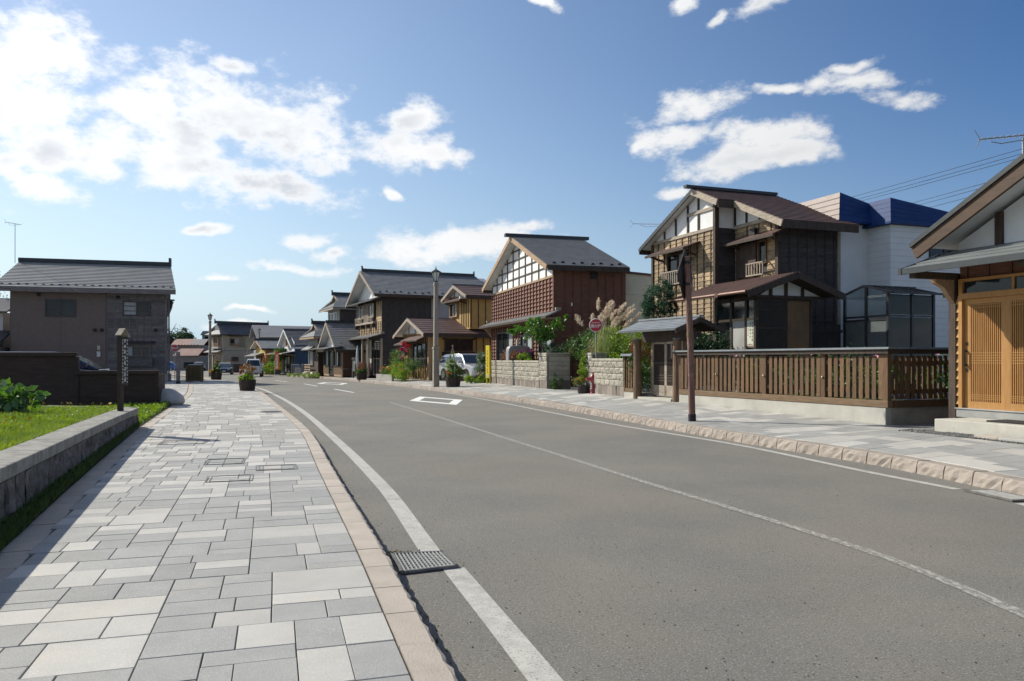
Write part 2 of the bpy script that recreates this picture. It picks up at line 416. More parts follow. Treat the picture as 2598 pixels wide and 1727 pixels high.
asphalt = mat('asphalt', (.196, .184, .157), (.155, .147, .130), rough=.88, sc=.5, detail=6, bump=.45, bsc=150, rnd_off=False,
              speck=((.36, .345, .31), 90, .53, .68, .75), speck2=((.035, .033, .032), 60, .61, .69, .95), blotch=((.21, .187, .152), .16, .5, .66, .8), spec=.3)
gran_l = mat('granite_light', (.465, .447, .405), (.41, .396, .36), rough=.72, sc=3, bump=.15, bsc=160, rnd=.09, speck=((.76, .75, .72), 170, .55, .72, .6), speck2=((.33, .32, .30), 140, .60, .74, .65), blotch=((.53, .47, .38), 1.6, .58, .8, .5), spec=.4)
gran_g = mat('granite_grey', (.315, .313, .295), (.27, .268, .252), rough=.72, sc=3, bump=.15, bsc=160, rnd=.09, speck=((.62, .61, .58), 170, .54, .70, .7), speck2=((.20, .195, .185), 140, .58, .72, .7), blotch=((.40, .36, .30), 1.6, .58, .8, .55), spec=.4)
gran_p = mat('granite_pink', (.46, .40, .335), (.39, .338, .285), rough=.8, sc=4, bump=.3, bsc=70, rnd=.08, speck=((.66, .60, .54), 200, .57, .75, .6), speck2=((.27, .22, .19), 120, .62, .8, .6), spec=.3)
gran_r = mat('granite_pink_split', (.37, .318, .268), (.31, .268, .228), rough=.85, sc=4, bump=.5, bsc=45, rnd=.12, speck=((.46, .41, .36), 120, .57, .75, .6), speck2=((.2, .165, .145), 60, .60, .78, .6), spec=.3)
bed = mat('joint_sand', (.16, .145, .12), (.09, .082, .07), rough=.95, sc=20)
earth = mat('earth', (.20, .175, .14), (.13, .115, .09), rough=.95, sc=2.5, bump=.5, bsc=30, rnd_off=False)
gravel_m = mat('gravel_ground', (.30, .29, .27), (.17, .165, .155), rough=.95, sc=28, bump=.9, bsc=40, rnd_off=False)
paint = mat('road_paint', (.50, .485, .435), (.40, .388, .35), rough=.8, sc=10, speck=((.20, .19, .17), 70, .55, .66, .9), blotch=((.26, .25, .225), 3.0, .52, .72, .6), bump=.2, bsc=150, rnd_off=False)
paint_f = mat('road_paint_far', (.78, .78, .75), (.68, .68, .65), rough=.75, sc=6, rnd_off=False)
worn = mat('worn_paint', (.38, .37, .34), (.20, .188, .16), rough=.85, sc=26, lo=.46, hi=.6, stretch=(1, .6, 1), speck=((.56, .55, .52), 60, .58, .68, .9), bump=.3, bsc=200, rnd_off=False)
iron = mat('cast_iron', (.20, .195, .18), (.12, .115, .105), rough=.6, metal=.3, sc=12, bump=.2)
steel = mat('galvanised_steel', (.42, .42, .41), (.30, .30, .29), rough=.45, metal=.8, sc=12)
black = mat('hole_dark', (.012, .012, .012), rough=.95)

# the land: one sheet to the horizon
gb_ = MB()
ys = [-30, 0, 20, 42, 60, 80, 100, 130, 170, 240, 340, 600, 1500]; xs = [-1500, -400, -160, -90, -50, -20, 0, 20, 60, 150, 1500]
def land(x, y):
    z = fall(min(y, 150)) - .19
    return z
for i in range(len(ys)):
    for j in range(len(xs)): gb_.v.append((xs[j], ys[i], land(xs[j], ys[i])))
for i in range(len(ys) - 1):
    for j in range(len(xs) - 1):
        a = i * len(xs) + j; gb_.f.append((a, a + 1, a + 1 + len(xs), a + len(xs))); gb_.m.append(0)
kind(gb_.build('ground', earth), 'structure')

def strip(name, left, right, zl, zr, m, ystat, n=1):
    """sheet between two x(y) curves"""
    b = MB()
    for y in ystat:
        xl, xr = left(y), right(y)
        for k in range(n + 1):
            t = k / n; b.v.append((xl + (xr - xl) * t, y, zl(y) + (zr(y) - zl(y)) * t))
    for i in range(len(ystat) - 1):
        for k in range(n):
            a = i * (n + 1) + k; b.f.append((a, a + 1, a + n + 2, a + n + 1)); b.m.append(0)
    return kind(b.build(name, m), 'structure')
YST = [y * .5 for y in range(-8, 120)] + list(range(60, 152, 2))
road = strip('road', lambda y: KL.X(y) - .05, lambda y: KR.X(y) + .08, lambda y: ROADZ + fall(y), lambda y: ROADZ + fall(y), asphalt, YST, 4)
walk_l = strip('pavement', lambda y: LE.X(y), lambda y: KL.X(y) - .02, lambda y: fall(y) - .012, lambda y: fall(y) - .012, bed, [y * .5 for y in range(-6, 121)], 2)
walk_r = strip('pavement', lambda y: KR.X(y) + .06, RBx, lambda y: .05 + fall(y) - .012, lambda y: zback(y) - .012, bed, [y * .5 for y in range(-2, 240)], 3)
plaza = strip('side_pavement', lambda y: LE.X(y) - (7.5 if y < 44 else 9), lambda y: LE.X(y) + .01, lambda y: fall(y) - .013, lambda y: fall(y) - .013, bed, [24.4 + y * .8 for y in range(0, 52)], 1)
strip('yard_ground', lambda y: RBx(y) - .02, lambda y: RBx(y) + 45, lambda y: zback(y) - .02, lambda y: zback(y) + .05, gravel_m, [4 + y * 1.0 for y in range(0, 130)], 2)

def slab_geo(b, c, z, g=.0032, ch=.003, tilt=0):
    """one paving slab: corners c (4 Vectors, ccw), top heights z (4); chamfered edge"""
    m = sum(c, Vector()) / 4
    def ins(d): return [p + (m - p).normalized() * d * 1.35 for p in c]
    o, i = ins(g), ins(g + ch)
    vs = [(p.x, p.y, z[k] - .02) for k, p in enumerate(o)] + [(p.x, p.y, z[k] - ch) for k, p in enumerate(o)] + [(p.x, p.y, z[k]) for k, p in enumerate(i)]
    fs = [(8, 9, 10, 11)] + [(k, (k + 1) % 4, (k + 1) % 4 + 4, k + 4) for k in range(4)] + [(k + 4, (k + 1) % 4 + 4, (k + 1) % 4 + 8, k + 8) for k in range(4)]
    b.add(vs, fs)
def lay(curve, sgn, s0, s1, tfun, zfun, parent, light, limit, t0=.2, band=.45, rng=None):
    """random ashlar paving in curve coordinates; the nearest slabs in view are objects, the rest one mesh"""
    slabs = []
    k = band / .45; lo_, hi_ = .19 * k, .62 * k
    def split(s_, t_, h, w, lt, depth=0):
        big = max(h, w)
        if big > hi_ or (h * w > .125 * k * k and rng.random() < .8 and big > 2 * lo_):
            f = rng.choice((.34, .4, .5, .5, .6, .66))
            if (w >= h and (w > 2 * lo_)) and (w > 1.15 * h or rng.random() < .5):
                split(s_, t_, h, w * f, lt, depth + 1); split(s_, t_ + w * f, h, w * (1 - f), None, depth + 1); return
            if h > 2 * lo_:
                split(s_, t_, h * f, w, lt, depth + 1); split(s_ + h * f, t_, h * (1 - f), w, lt if rng.random() < .35 else None, depth + 1); return
        slabs.append(([(s_, t_), (s_, t_ + w), (s_ + h, t_ + w), (s_ + h, t_)], (rng.random() < light) if lt is None else lt))
    s = s0
    while s < s1:
        h = rng.choice((.62, .75, .9, 1.05)) * k
        tm = tfun(s + h / 2); t = t0
        while t < tm - .02:
            w = rng.choice((.6, .75, .9, .9, 1.2)) * k
            if tm - t - w < .3 * k: w = tm - t
            split(s, t, h, w, None); t += w
        s += h
    full = []
    for cs, lt in slabs:
        P = [curve.off(a, sgn * b_) for a, b_ in cs]
        if sgn > 0: P = P[::-1]; cs = cs[::-1]
        if (P[1] - P[0]).cross(P[2] - P[0]).z < 0: P = P[::-1]; cs = cs[::-1]
        dz = rng.uniform(-.002, .002)
        full.append((P, [zfun(a, b_, p) + dz for (a, b_), p in zip(cs, P)], lt))
    def key(q):
        p = sum(q[0], Vector()) / 4
        vis = p.y > 2.3 and abs(p.x) < p.y * .72 + .3
        return (0 if vis else 1, p.length)
    full.sort(key=key)
    for P, z, lt in full[:limit]:
        b = MB(); c = sum(P, Vector()) / 4; slab_geo(b, [p - c for p in P], z)
        b.build('slab', gran_l if lt else gran_g, parent, loc=c)
    b = MB()
    for P, z, lt in full[limit:]:
        b.cur = 0 if lt else 1; slab_geo(b, P, z)
    if full[limit:]:
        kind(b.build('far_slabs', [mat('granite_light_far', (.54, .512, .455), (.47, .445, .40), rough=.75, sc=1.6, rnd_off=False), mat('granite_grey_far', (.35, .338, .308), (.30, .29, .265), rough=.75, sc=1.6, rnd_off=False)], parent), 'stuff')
rs = random.Random(3)
def tl(s):
    p, k = KL.at(s); t = .3
    while t < 9:
        q = p + Vector((-k.y, k.x, 0)) * t
        if q.x < LE.X(q.y) + .265: return t
        t += .03
    return t
lay(KL, 1, KL.S(1.0), KL.S(58), tl, lambda s, t, p: fall(p.y), walk_l, .31, 300, t0=.20, rng=rs)
def tr(s):
    p, k = KR.at(s); t = .3
    while t < 9:
        q = p - Vector((-k.y, k.x, 0)) * t
        if q.x > RBx(q.y) - .06: return t
        t += .03
    return t
def zr_(s, t, p): 
    a = KR.X(p.y); b = RBx(p.y); k = min(1, max(0, (p.x - a) / max(.5, b - a)))
    return .05 + fall(p.y) + (zback(p.y) - .05 - fall(p.y)) * k
lay(KR, -1, KR.S(7.0), KR.S(112), tr, zr_, walk_r, .27, 300, t0=.21, band=.6, rng=rs)
lay(LE, 1, LE.S(24.6), LE.S(62), lambda s: 7.2, lambda s, t, p: fall(p.y), plaza, .34, 0, t0=.02, rng=rs)

# kerb stones
def kerb_mesh(L, w, h, rough, lean, k, seed):
    r = random.Random(seed); b = MB(); n = 7
    prof = [(-lean, -h), (-lean * .6, -h * .66), (-lean * .35, -h * .33), (.004, -.012), (.022, 0), (w, 0), (w, -h)]
    for i in range(n):
        x = -L / 2 + L * i / (n - 1)
        for j, (y, z) in enumerate(prof):
            e = 1 if 0 < i < n - 1 else .35
            dy = r.uniform(-rough, rough) * e if j < 4 else (r.uniform(-.006, .004) if j == 4 else 0)
            dz = r.uniform(-rough, rough) * .5 * e if 0 < j < 4 else 0
            b.v.append((x, y + dy, z + dz))
    m = len(prof)
    for i in range(n - 1):
        for j in range(m - 1): b.f.append((i * m + j, (i + 1) * m + j, (i + 1) * m + j + 1, i * m + j + 1)); b.m.append(0)
    b.f += [tuple(range(m))[::-1], tuple(range((n - 1) * m, n * m))]; b.m += [0, 0]
    return b.mesh('kerb_stone', gran_p if k < 2 else gran_r)
kl_me = [kerb_mesh(.502, .19, .14, .014, .006, 1, i) for i in range(7)]
kr_me = [kerb_mesh(.492, .22, .19, .014, .03, 2, i + 20) for i in range(8)]
le_me = [kerb_mesh(.503, .22, .06, .004, 0, 1, i + 50) for i in range(3)]
def kerb_line(curve, y0, y1, meshes, z, flip, name, label, pitch=.51):
    root = kind(strip(name, lambda y: curve.X(y) + (-.16 if not flip else .04), lambda y: curve.X(y) + (-.04 if not flip else .16), lambda y: z + fall(y) - .06, lambda y: z + fall(y) - .06, bed, [y0 + (y1 - y0) * i / 60 for i in range(61)]), 'structure')
    s, e = curve.S(y0), curve.S(y1); i = 0
    while s < e:
        p, t = curve.at(s + pitch / 2); a = math.atan2(t.y, t.x) + (math.pi if flip else 0)
        put('kerb_stone', R.choice(meshes), root, (p.x, p.y, z + fall(p.y) + R.uniform(-.003, .003)), a)
        s += pitch; i += 1
    return root
kerb_line(KL, 1.0, 95, kl_me, 0.0, False, 'kerb', '')
kerb_line(KR, 5.0, 105, kr_me, .05, True, 'kerb', '')
kerb_line(Curve([(p[0] + .25, p[1]) for p in LE.p[::40]]), 1.5, 50, le_me, 0.001, False, 'pavement_edging', '')

# road markings
def ribbon(name, pts, w, m, z=.004, step=.25, parent=None):
    c = Curve(pts, .2); b = MB(); k = max(2, int(c.len / step))
    for i in range(k + 1):
        s = c.len * i / k
        for o in (-w / 2, w / 2):
            q = c.off(s, -o); b.v.append((q.x, q.y, ROADZ + fall(q.y) + z))
    for i in range(k): b.f.append((2 * i, 2 * i + 1, 2 * i + 3, 2 * i + 2)); b.m.append(0)
    o = b.build(name, m, parent)
    if parent is None: kind(o, 'structure')
    return o
ribbon('edge_line', [(1.1, .4), (.16, 3.74), (-.43, 5.75)], .165, paint)
ribbon('edge_line', [(-.645, 6.22), (-1.57, 9.49), (-3.76, 16.12), (-6.4, 23.7), (-9.6, 32.2), (-13.6, 42), (-18.8, 53), (-25, 66)], .165, paint)
ribbon('edge_line', [(5.28, 9.25), (4.88, 10.66), (4.07, 14.07), (2.31, 18.86), (-1.38, 31.16), (-7.78, 50.1), (-16.15, 69.25), (-28, 95)], .13, paint)
ribbon('edge_line', [(5.75, 5.0), (5.6, 7.0), (5.43, 8.35)], .13, paint)
ribbon('centre_line', [(3.3, 1.5), (3.09, 4.72), (2.86, 6.27), (1.72, 9.66), (.16, 14.44), (-2.0, 21), (-4.35, 28.01)], .105, worn)
for a, b_ in (((-7.4, 36.5), (-9.29, 40.8)), ((-11.54, 46.2), (-13.64, 51.2)), ((-16.4, 57), (-18.8, 62)), ((-21.6, 67.5), (-24.2, 72.5))):
    ribbon('lane_dash', [a, ((a[0] + b_[0]) / 2, (a[1] + b_[1]) / 2), b_], .13, paint_f)
def diamond(c, ang, L, W, lw):
    ax = Vector((math.sin(ang), math.cos(ang), 0)); ay = Vector((ax.y, -ax.x, 0)); c = Vector((*c, 0))
    def ring(l, w): return [c + ax * l, c + ay * w, c - ax * l, c - ay * w]
    o, i = ring(L / 2, W / 2), ring(L / 2 - lw * 3.0, W / 2 - lw)
    b = MB(); vs = [(p.x, p.y, ROADZ + fall(p.y) + .005) for p in o + i]
    b.add(vs, [(k, (k + 1) % 4, (k + 1) % 4 + 4, k + 4) for k in range(4)])
    kind(b.build('diamond_marking', paint_f), 'structure')
diamond((-2.86, 29.5), rad(-18), 6.3, 2.05, .36)
diamond((-12.0, 52.2), rad(-22), 7.0, 2.1, .38)

# gutter gratings
M_g = mat('grate_steel', (.46, .455, .43), (.33, .325, .30), rough=.5, metal=.25, sc=20)
def grate(corners, label, nx, ny):
    z = ROADZ + .006
    c = [Vector((*p, z)) for p in corners]
    t = thing('drain_grate', label, 'grate', sum(c, Vector()) / 4)
    o = t.location
    def P(u, v): return (c[0] * (1 - u) * (1 - v) + c[1] * u * (1 - v) + c[2] * u * v + c[3] * (1 - u) * v) - o
    b = MB(); b.quad(*[p - o for p in c]); b.build('dark_sheet', black, t)  # flat black sheet painted for the shade in the hole below
    b = MB(); up = Vector((0, 0, .011))
    for u0, u1, v0, v1 in ((0, 1, 0, .04), (0, 1, .96, 1), (0, .03, 0, 1), (.97, 1, 0, 1)):
        b.beam(P((u0 + u1) / 2 if u1 - u0 < .5 else 0, (v0 + v1) / 2 if v1 - v0 < .5 else 0) + up, P((u0 + u1) / 2 if u1 - u0 < .5 else 1, (v0 + v1) / 2 if v1 - v0 < .5 else 1) + up, .022, .02)
    b.build('frame', iron, t)
    b = MB()
    for i in range(1, nx): b.beam(P(i / nx, 0) + up, P(i / nx, 1) + up, .009, .018)
    for j in range(1, ny): b.beam(P(0, j / ny) + up * .8, P(1, j / ny) + up * .8, .009, .012)
    kind(b.build('bars', M_g, t), 'stuff')
grate([(-.95, 6.13), (-.55, 6.19), (-.40, 5.76), (-.79, 5.58)], 'steel gutter grating beside the pale kerb in the road foreground', 14, 9)
grate([(5.28, 9.13), (5.60, 9.12), (5.72, 8.50), (5.40, 8.42)], 'steel gutter grating at the far right road edge', 10, 14)
# slab-filled access covers and a round drain in the left pavement
def cover(q, label):
    c = [Vector((*p, .0025)) for p in q]; o = sum(c, Vector()) / 4
    t = thing('access_cover', label, 'access cover', o, group='framed access covers in the pavement')
    b = MB()
    for i in range(4):
        b.beam(c[i] - o, c[(i + 1) % 4] - o, .010, .006)
    m = [p + (o - p).normalized() * .05 for p in c]
    for i in range(4): b.beam(m[i] - o, m[(i + 1) % 4] - o, .008, .006)
    b.build('frame', iron, t)
    b = MB()
    for a, k in ((0, 1), (2, 3)):
        p = m[a] * .88 + m[k] * .12 - o; MB().box(p.x - .03, p.x + .03, p.y - .015, p.y + .015, -.002, .005).build('lifting_key', iron, t)
cover([(-4.32, 11.11), (-3.83, 11.25), (-3.66, 10.64), (-4.15, 10.50)], 'framed cover in the left pavement, middle of the three side by side')
cover([(-3.42, 10.43), (-2.93, 10.57), (-2.78, 10.12), (-3.27, 9.98)], 'framed access cover nearest the left kerb')
cover([(-3.68, 9.50), (-3.19, 9.64), (-3.05, 9.16), (-3.54, 9.02)], 'framed access cover closest to the camera in the left pavement')
cover([(-6.05, 13.6), (-5.35, 13.8), (-5.2, 13.2), (-5.9, 13.0)], 'framed access cover under the shadow of the signboard')
t = thing('round_drain', 'round slotted drain cover in the left pavement beyond the frames', 'drain cover', (-6.55, 21.2, .002))
b = MB(); b.lathe([(.3, 0), (.3, .006), (.02, .006)], 20); b.build('rim', iron, t)
b = MB()
for k in range(-5, 6): b.box(k * .045 - .012, k * .045 + .012, -.22, .22, .0065, .0075)
kind(b.build('slots', black, t), 'stuff')

# ------------------------------------------------------------------ building tools and materials
M_ = mat
w_old = M_('weathered_boards', (.47, .335, .185), (.19, .14, .092), rough=.8, sc=3.2, stretch=(1.1, 9, 9), rnd=.22, lo=.3, hi=.62, bump=.4, bsc=14, blotch=((.07, .055, .045), 2.0, .48, .72, .85))
w_dkshade = M_('dark_shaded_boards', (.075, .065, .06), (.038, .034, .033), rough=.8, sc=3, stretch=(1, 9, 9), rnd=.2, bump=.4, bsc=14)  # dark boards; shade on side walls is darkened into the colour
w_dark = M_('dark_timber', (.075, .050, .035), (.040, .029, .022), rough=.75, sc=3, stretch=(6, 6, 1), rnd=.15, bump=.25, bsc=18)
w_fence = M_('fence_stain', (.172, .093, .042), (.105, .06, .03), rough=.7, sc=4, stretch=(6, 6, 1), rnd=.24, bump=.3, bsc=16, blotch=((.10, .065, .04), 3, .6, .8, .5))
w_rail = M_('rail_timber', (.22, .14, .075), (.14, .09, .05), rough=.75, sc=4, stretch=(.7, 7, 7), rnd=.1, bump=.3, bsc=14)
w_red = M_('redbrown_boards', (.205, .088, .055), (.135, .06, .04), rough=.75, sc=3, stretch=(1, 8, 8), rnd=.15, bump=.3, bsc=12, blotch=((.12, .06, .045), 1.5, .55, .8, .5))
w_redbat = M_('redbrown_battens', (.15, .068, .046), (.10, .05, .036), rough=.75, sc=4, rnd=.12)
w_yel = M_('ochre_boards', (.50, .315, .11), (.43, .265, .085), rough=.75, sc=2, rnd=.06)
w_hinoki = M_('pale_cedar', (.43, .225, .072), (.36, .18, .054), rough=.55, sc=3, stretch=(8, 8, 1), rnd=.06, spec=.35)
w_tan = M_('tan_timber', (.40, .27, .16), (.28, .19, .12), rough=.75, sc=3, stretch=(.8, 6, 6), rnd=.1)
w_pale = M_('greyed_timber', (.40, .335, .26), (.25, .205, .16), rough=.8, sc=3, stretch=(1, 6, 6), rnd=.12, bump=.25, bsc=14)
w_dkb = M_('dark_brown_fence', (.058, .038, .027), (.036, .025, .019), rough=.75, sc=3, stretch=(1, 7, 7), rnd=.12, bump=.3, bsc=12)
w_log = M_('peeled_log', (.20, .125, .07), (.10, .065, .042), rough=.75, sc=4, stretch=(5, 5, .8), rnd=.08, bump=.35, bsc=12)
w_pole = M_('redwood_pole', (.24, .125, .09), (.12, .068, .055), rough=.7, sc=5, stretch=(7, 7, .7), bump=.4, bsc=12, speck=((.42, .34, .29), 9, .6, .75, .6))
w_grey = M_('grey_old_boards', (.20, .178, .168), (.095, .084, .08), rough=.8, sc=3, stretch=(1, 9, 9), rnd=.25, bump=.4, bsc=12)
plaster = M_('white_plaster', (.80, .80, .78), (.70, .70, .68), rough=.85, sc=1.3)
soffit = M_('white_soffit', (.72, .72, .70), rough=.85, sc=1.3)
r_grey = M_('roof_grey', (.19, .192, .192), (.145, .147, .148), rough=.5, sc=2.0, rnd=.08, spec=.45, bump=.1, bsc=30, rnd_off=False)
r_dark = M_('roof_black', (.075, .076, .084), (.05, .051, .057), rough=.5, sc=2.0, spec=.45, rnd_off=False)
r_brown = M_('roof_brown', (.115, .066, .056), (.08, .048, .043), rough=.6, sc=2.2, spec=.35, rnd_off=False)
r_pink = M_('roof_rust', (.36, .22, .175), (.28, .17, .14), rough=.7, sc=.6, rnd_off=False)
ridge_m = M_('ridge_dark', (.038, .044, .048), (.026, .03, .033), rough=.5, spec=.45)
glass = M_('window_glass', (.02, .027, .03), (.012, .015, .016), rough=.05, sc=1.0, spec=.35)
curtain = M_('net_curtain', (.42, .43, .42), (.22, .23, .23), rough=.5, sc=6, stretch=(9, 1, 1))
frost = M_('frosted_glass', (.42, .46, .45), (.34, .38, .37), rough=.25, sc=3)
clear = M_('clear_glass', (.75, .82, .80), (.70, .78, .76), rough=.03, sc=1, trans=.9, spec=.5)
alu = M_('bronze_aluminium', (.06, .06, .062), (.045, .045, .047), rough=.4, metal=.5, sc=4)
concrete = M_('concrete', (.52, .50, .43), (.44, .42, .365), rough=.9, sc=2.2, bump=.3, bsc=50, speck=((.27, .25, .22), 26, .62, .74, .7), blotch=((.33, .31, .27), 1.6, .56, .8, .6))
concrete_d = M_('concrete_grey', (.36, .36, .34), (.28, .28, .265), rough=.9, sc=3, bump=.25, bsc=60)
stucco = M_('taupe_siding', (.175, .138, .118), (.155, .123, .106), rough=.85, sc=6, bump=.2, bsc=80)
beige = M_('beige_stucco', (.36, .335, .265), (.31, .29, .23), rough=.9, sc=1.2)
cream = M_('cream_wall', (.62, .575, .44), (.52, .48, .37), rough=.9, sc=.9, blotch=((.42, .38, .28), .8, .55, .8, .5))
greysid = M_('grey_siding', (.34, .34, .36), (.30, .30, .32), rough=.8, sc=2)
whitesid = M_('white_siding', (.70, .71, .69), (.62, .63, .615), rough=.7, sc=1.1)
bluemet = M_('blue_metal', (.010, .042, .15), (.008, .032, .118), rough=.6, sc=2, spec=.25)
navy = M_('navy_siding', (.045, .085, .14), (.036, .07, .118), rough=.75, sc=2)
orange_w = M_('orange_boards', (.38, .20, .06), (.30, .155, .045), rough=.7, sc=2, stretch=(1, 1, 6))
whitep = M_('white_plastic', (.74, .74, .72), rough=.5, sc=2)
blackp = M_('black_plastic', (.018, .018, .02), rough=.5, sc=4)
gutter_c = M_('copper_gutter', (.16, .085, .06), (.11, .06, .045), rough=.45, metal=.4, sc=5)

FR = lambda y: ((0, y, 0), 0.0)             # a face looking to local -Y (street front)
SD = lambda x: ((x, 0, 0), math.pi / 2)     # a face looking to local +X; along runs local +Y
def onface(b, F, name, m, root, **kw): return b.build(name, m, root, loc=F[0], rz=F[1], **kw)
def house(name, label, x, y, t, z=None, group=None):
    return thing(name, label, 'house', (x, y, 0), rad(t - 90), group)
_board = {}
def board_mesh(L, pitch, m, t0=.012, t1=.034):
    k = (round(L, 2), round(pitch, 3), m.name)
    if k not in _board:
        b = MB(); h = pitch + .012
        b.hexa([(0, -t1, 0), (L, -t1, 0), (L, .01, 0), (0, .01, 0), (0, -t0, h), (L, -t0, h), (L, .01, h), (0, .01, h)])
        _board[k] = b.mesh('board', m)
    return _board[k]
def spans(x0, x1, z0, z1, holes):
    seg = [(x0, x1)]
    for (a, b, c, d) in holes:
        if z1 <= c + .01 or z0 >= d - .01: continue
        seg = [q for s in seg for q in ((s[0], min(s[1], a)), (max(s[0], b), s[1])) if q[1] - q[0] > .03]
    return seg
def clap(root, F, x0, x1, z0, z1, pitch, m, holes=(), joined=False, name='board', splits=0, t1=.034):
    """lapped boards on a face; each board an object unless joined"""
    n = max(1, round((z1 - z0) / pitch)); p = (z1 - z0) / n
    j = MB(); ca, sa = math.cos(F[1]), math.sin(F[1])
    for i in range(n):
        z = z0 + i * p
        for (a, b) in spans(x0, x1, z, z + p, holes):
            if joined: j.hexa([(a, -t1, z), (b, -t1, z), (b, .01, z), (a, .01, z), (a, -.01, z + p), (b, -.01, z + p), (b, .01, z + p), (a, .01, z + p)])
            else:
                cuts = [a, b]
                if splits and b - a > splits: cuts = [a, a + (b - a) * R.uniform(.35, .65), b]
                for c, d in zip(cuts, cuts[1:]):
                    lx = c + .002
                    put('board', board_mesh(d - c - .004, p, m, t1=t1), root, (F[0][0] + lx * ca, F[0][1] + lx * sa, z), F[1])
    if joined: return kind(onface(j, F, name, m, root), 'stuff')
def battens(root, F, xs, z0, z1, m, w=.04, d=.055, holes=(), joined=False, top=None):
    j = MB()
    for x in xs:
        zz = top(x) if top else z1
        seg = [(z0, zz)]
        for (a, b, c, e) in holes:
            if a < x < b: seg = [q for s in seg for q in ((s[0], min(s[1], c)), (max(s[0], e), s[1])) if q[1] - q[0] > .05]
        for (a, b) in seg:
            if joined: j.box(x - w / 2, x + w / 2, -d, 0, a, b)
            else: MB().box(-w / 2, w / 2, -d, 0, 0, b - a).build('batten', m, root, loc=(F[0][0] + x * math.cos(F[1]), F[0][1] + x * math.sin(F[1]), a), rz=F[1])
    if joined and j.v: kind(onface(j, F, 'battens', m, root), 'stuff')
def window(root, F, x0, x1, z0, z1, fm, gm=None, mull=1, rail=0, fw=.05, d=.06, name='window', inner=None):
    b = MB()
    b.box(x0, x1, -d, 0, z0, z0 + fw); b.box(x0, x1, -d, 0, z1 - fw, z1); b.box(x0, x0 + fw, -d, 0, z0 + fw, z1 - fw); b.box(x1 - fw, x1, -d, 0, z0 + fw, z1 - fw)
    for i in range(mull):
        x = x0 + (x1 - x0) * (i + 1) / (mull + 1); b.box(x - fw * .45, x + fw * .45, -d * .8, 0, z0 + fw, z1 - fw)
    for i in range(rail):
        z = z0 + (z1 - z0) * (i + 1) / (rail + 1); b.box(x0 + fw, x1 - fw, -d * .7, 0, z - fw * .3, z + fw * .3)
    o = onface(b, F, name, fm, root)
    n = mull + 1; wpane = (x1 - x0 - 2 * fw) / n
    for i in range(n):
        a = x0 + fw + wpane * i
        g = (gm[i % len(gm)] if isinstance(gm, (list, tuple)) else gm) or glass
        MB().quad((a, -.016, z0 + fw), (a + wpane, -.016, z0 + fw), (a + wpane, -.016, z1 - fw), (a, -.016, z1 - fw)).build('pane', g, o)
    return o
def roof_slope(root, a, b, c, d, m, pitch=.25, thick=.09, under=None, name='roof_slope', step=.022):
    """a,b along the eave, c,d along the ridge (c above b). Stepped courses over a slab"""
    a, b, c, d = map(Vector, (a, b, c, d))
    nrm = (b - a).cross(d - a).normalized()
    if nrm.z < 0: nrm = -nrm
    n = max(2, round(((d - a).length) / pitch))
    s = MB(); dn = nrm * thick
    lo = [p - dn for p in (a, b, c, d)]
    s.cur = 1; s.add(lo, [(3, 2, 1, 0)] if (b - a).cross(d - a).z > 0 else [(0, 1, 2, 3)]); s.cur = 0
    q = [a, b, c, d]
    for i in range(4): s.quad(lo[i], lo[(i + 1) % 4], q[(i + 1) % 4], q[i])
    for i in range(n):
        t0, t1 = i / n, (i + 1) / n
        p0, p1, p2, p3 = a.lerp(d, t0), b.lerp(c, t0), b.lerp(c, t1), a.lerp(d, t1)
        u = nrm * step
        s.add([p0, p1, p2, p3, p0 + u, p1 + u, p2 + nrm * .002, p3 + nrm * .002], [(4, 5, 6, 7), (0, 1, 5, 4), (1, 2, 6, 5), (3, 0, 4, 7)])
    return s.build(name, [m, under or m], root)
def ridge_cap(root, p, q, w=.2, h=.14, m=None, horn=0.0):
    p, q = Vector(p), Vector(q); d = (q - p).normalized(); s = MB()
    s.beam(p, q, w, h)
    if horn:
        for e, sg in ((p, -1), (q, 1)):
            s.beam(e, e + d * sg * .12 + Vector((0, 0, 0.0)), w * .9, h * 1.2)
            s.beam(e + d * sg * .03 + Vector((0, 0, h * .4)), e + d * sg * .10 + Vector((0, 0, h * .5 + horn)), w * .6, .1)
    return s.build('ridge_cap', m or ridge_m, root)
def gable_front(root, x0, x1, xr, y0, y1, zr, k, m, ov=.45, og=.5, pitch=.25, barge=None, fascia=None, under=None, capm=None, capw=.2, caph=.14, horn=0, bh=.2, thick=.09, k2=None, capo=.05):
    """gable roof, ridge along local Y; x0/x1 wall lines, zr ridge height, k slope"""
    k2 = k2 or k
    xl, xR = x0 - ov, x1 + ov; ya, yb = y0 - og, y1
    zl, zR = zr - k * (xr - xl), zr - k2 * (xR - xr)
    roof_slope(root, (xl, ya, zl), (xl, yb, zl), (xr, yb, zr), (xr, ya, zr), m, pitch, thick, under)
    roof_slope(root, (xR, yb, zR), (xR, ya, zR), (xr, ya, zr), (xr, yb, zr), m, pitch, thick, under)
    bm = barge or w_dark
    for (xe, ze) in ((xl, zl), (xR, zR)):
        MB().beam((xe, ya - .02, ze - bh * .55), (xr, ya - .02, zr - bh * .55), .05, bh).build('bargeboard', bm, root)
    fm = fascia or bm
    for xe, ze, s in ((xl, zl, -1), (xR, zR, 1)):
        MB().box(xe - .03 + (.03 if s > 0 else -.03), xe + .03 + (.03 if s > 0 else -.03), ya + .03, yb - .01, ze - .24, ze - .03).build('fascia', fm, root)
    ridge_cap(root, (xr, ya - capo, zr + .05), (xr, yb + capo, zr + .05), capw, caph, capm, horn)
    return zl, zR
_sg = {}
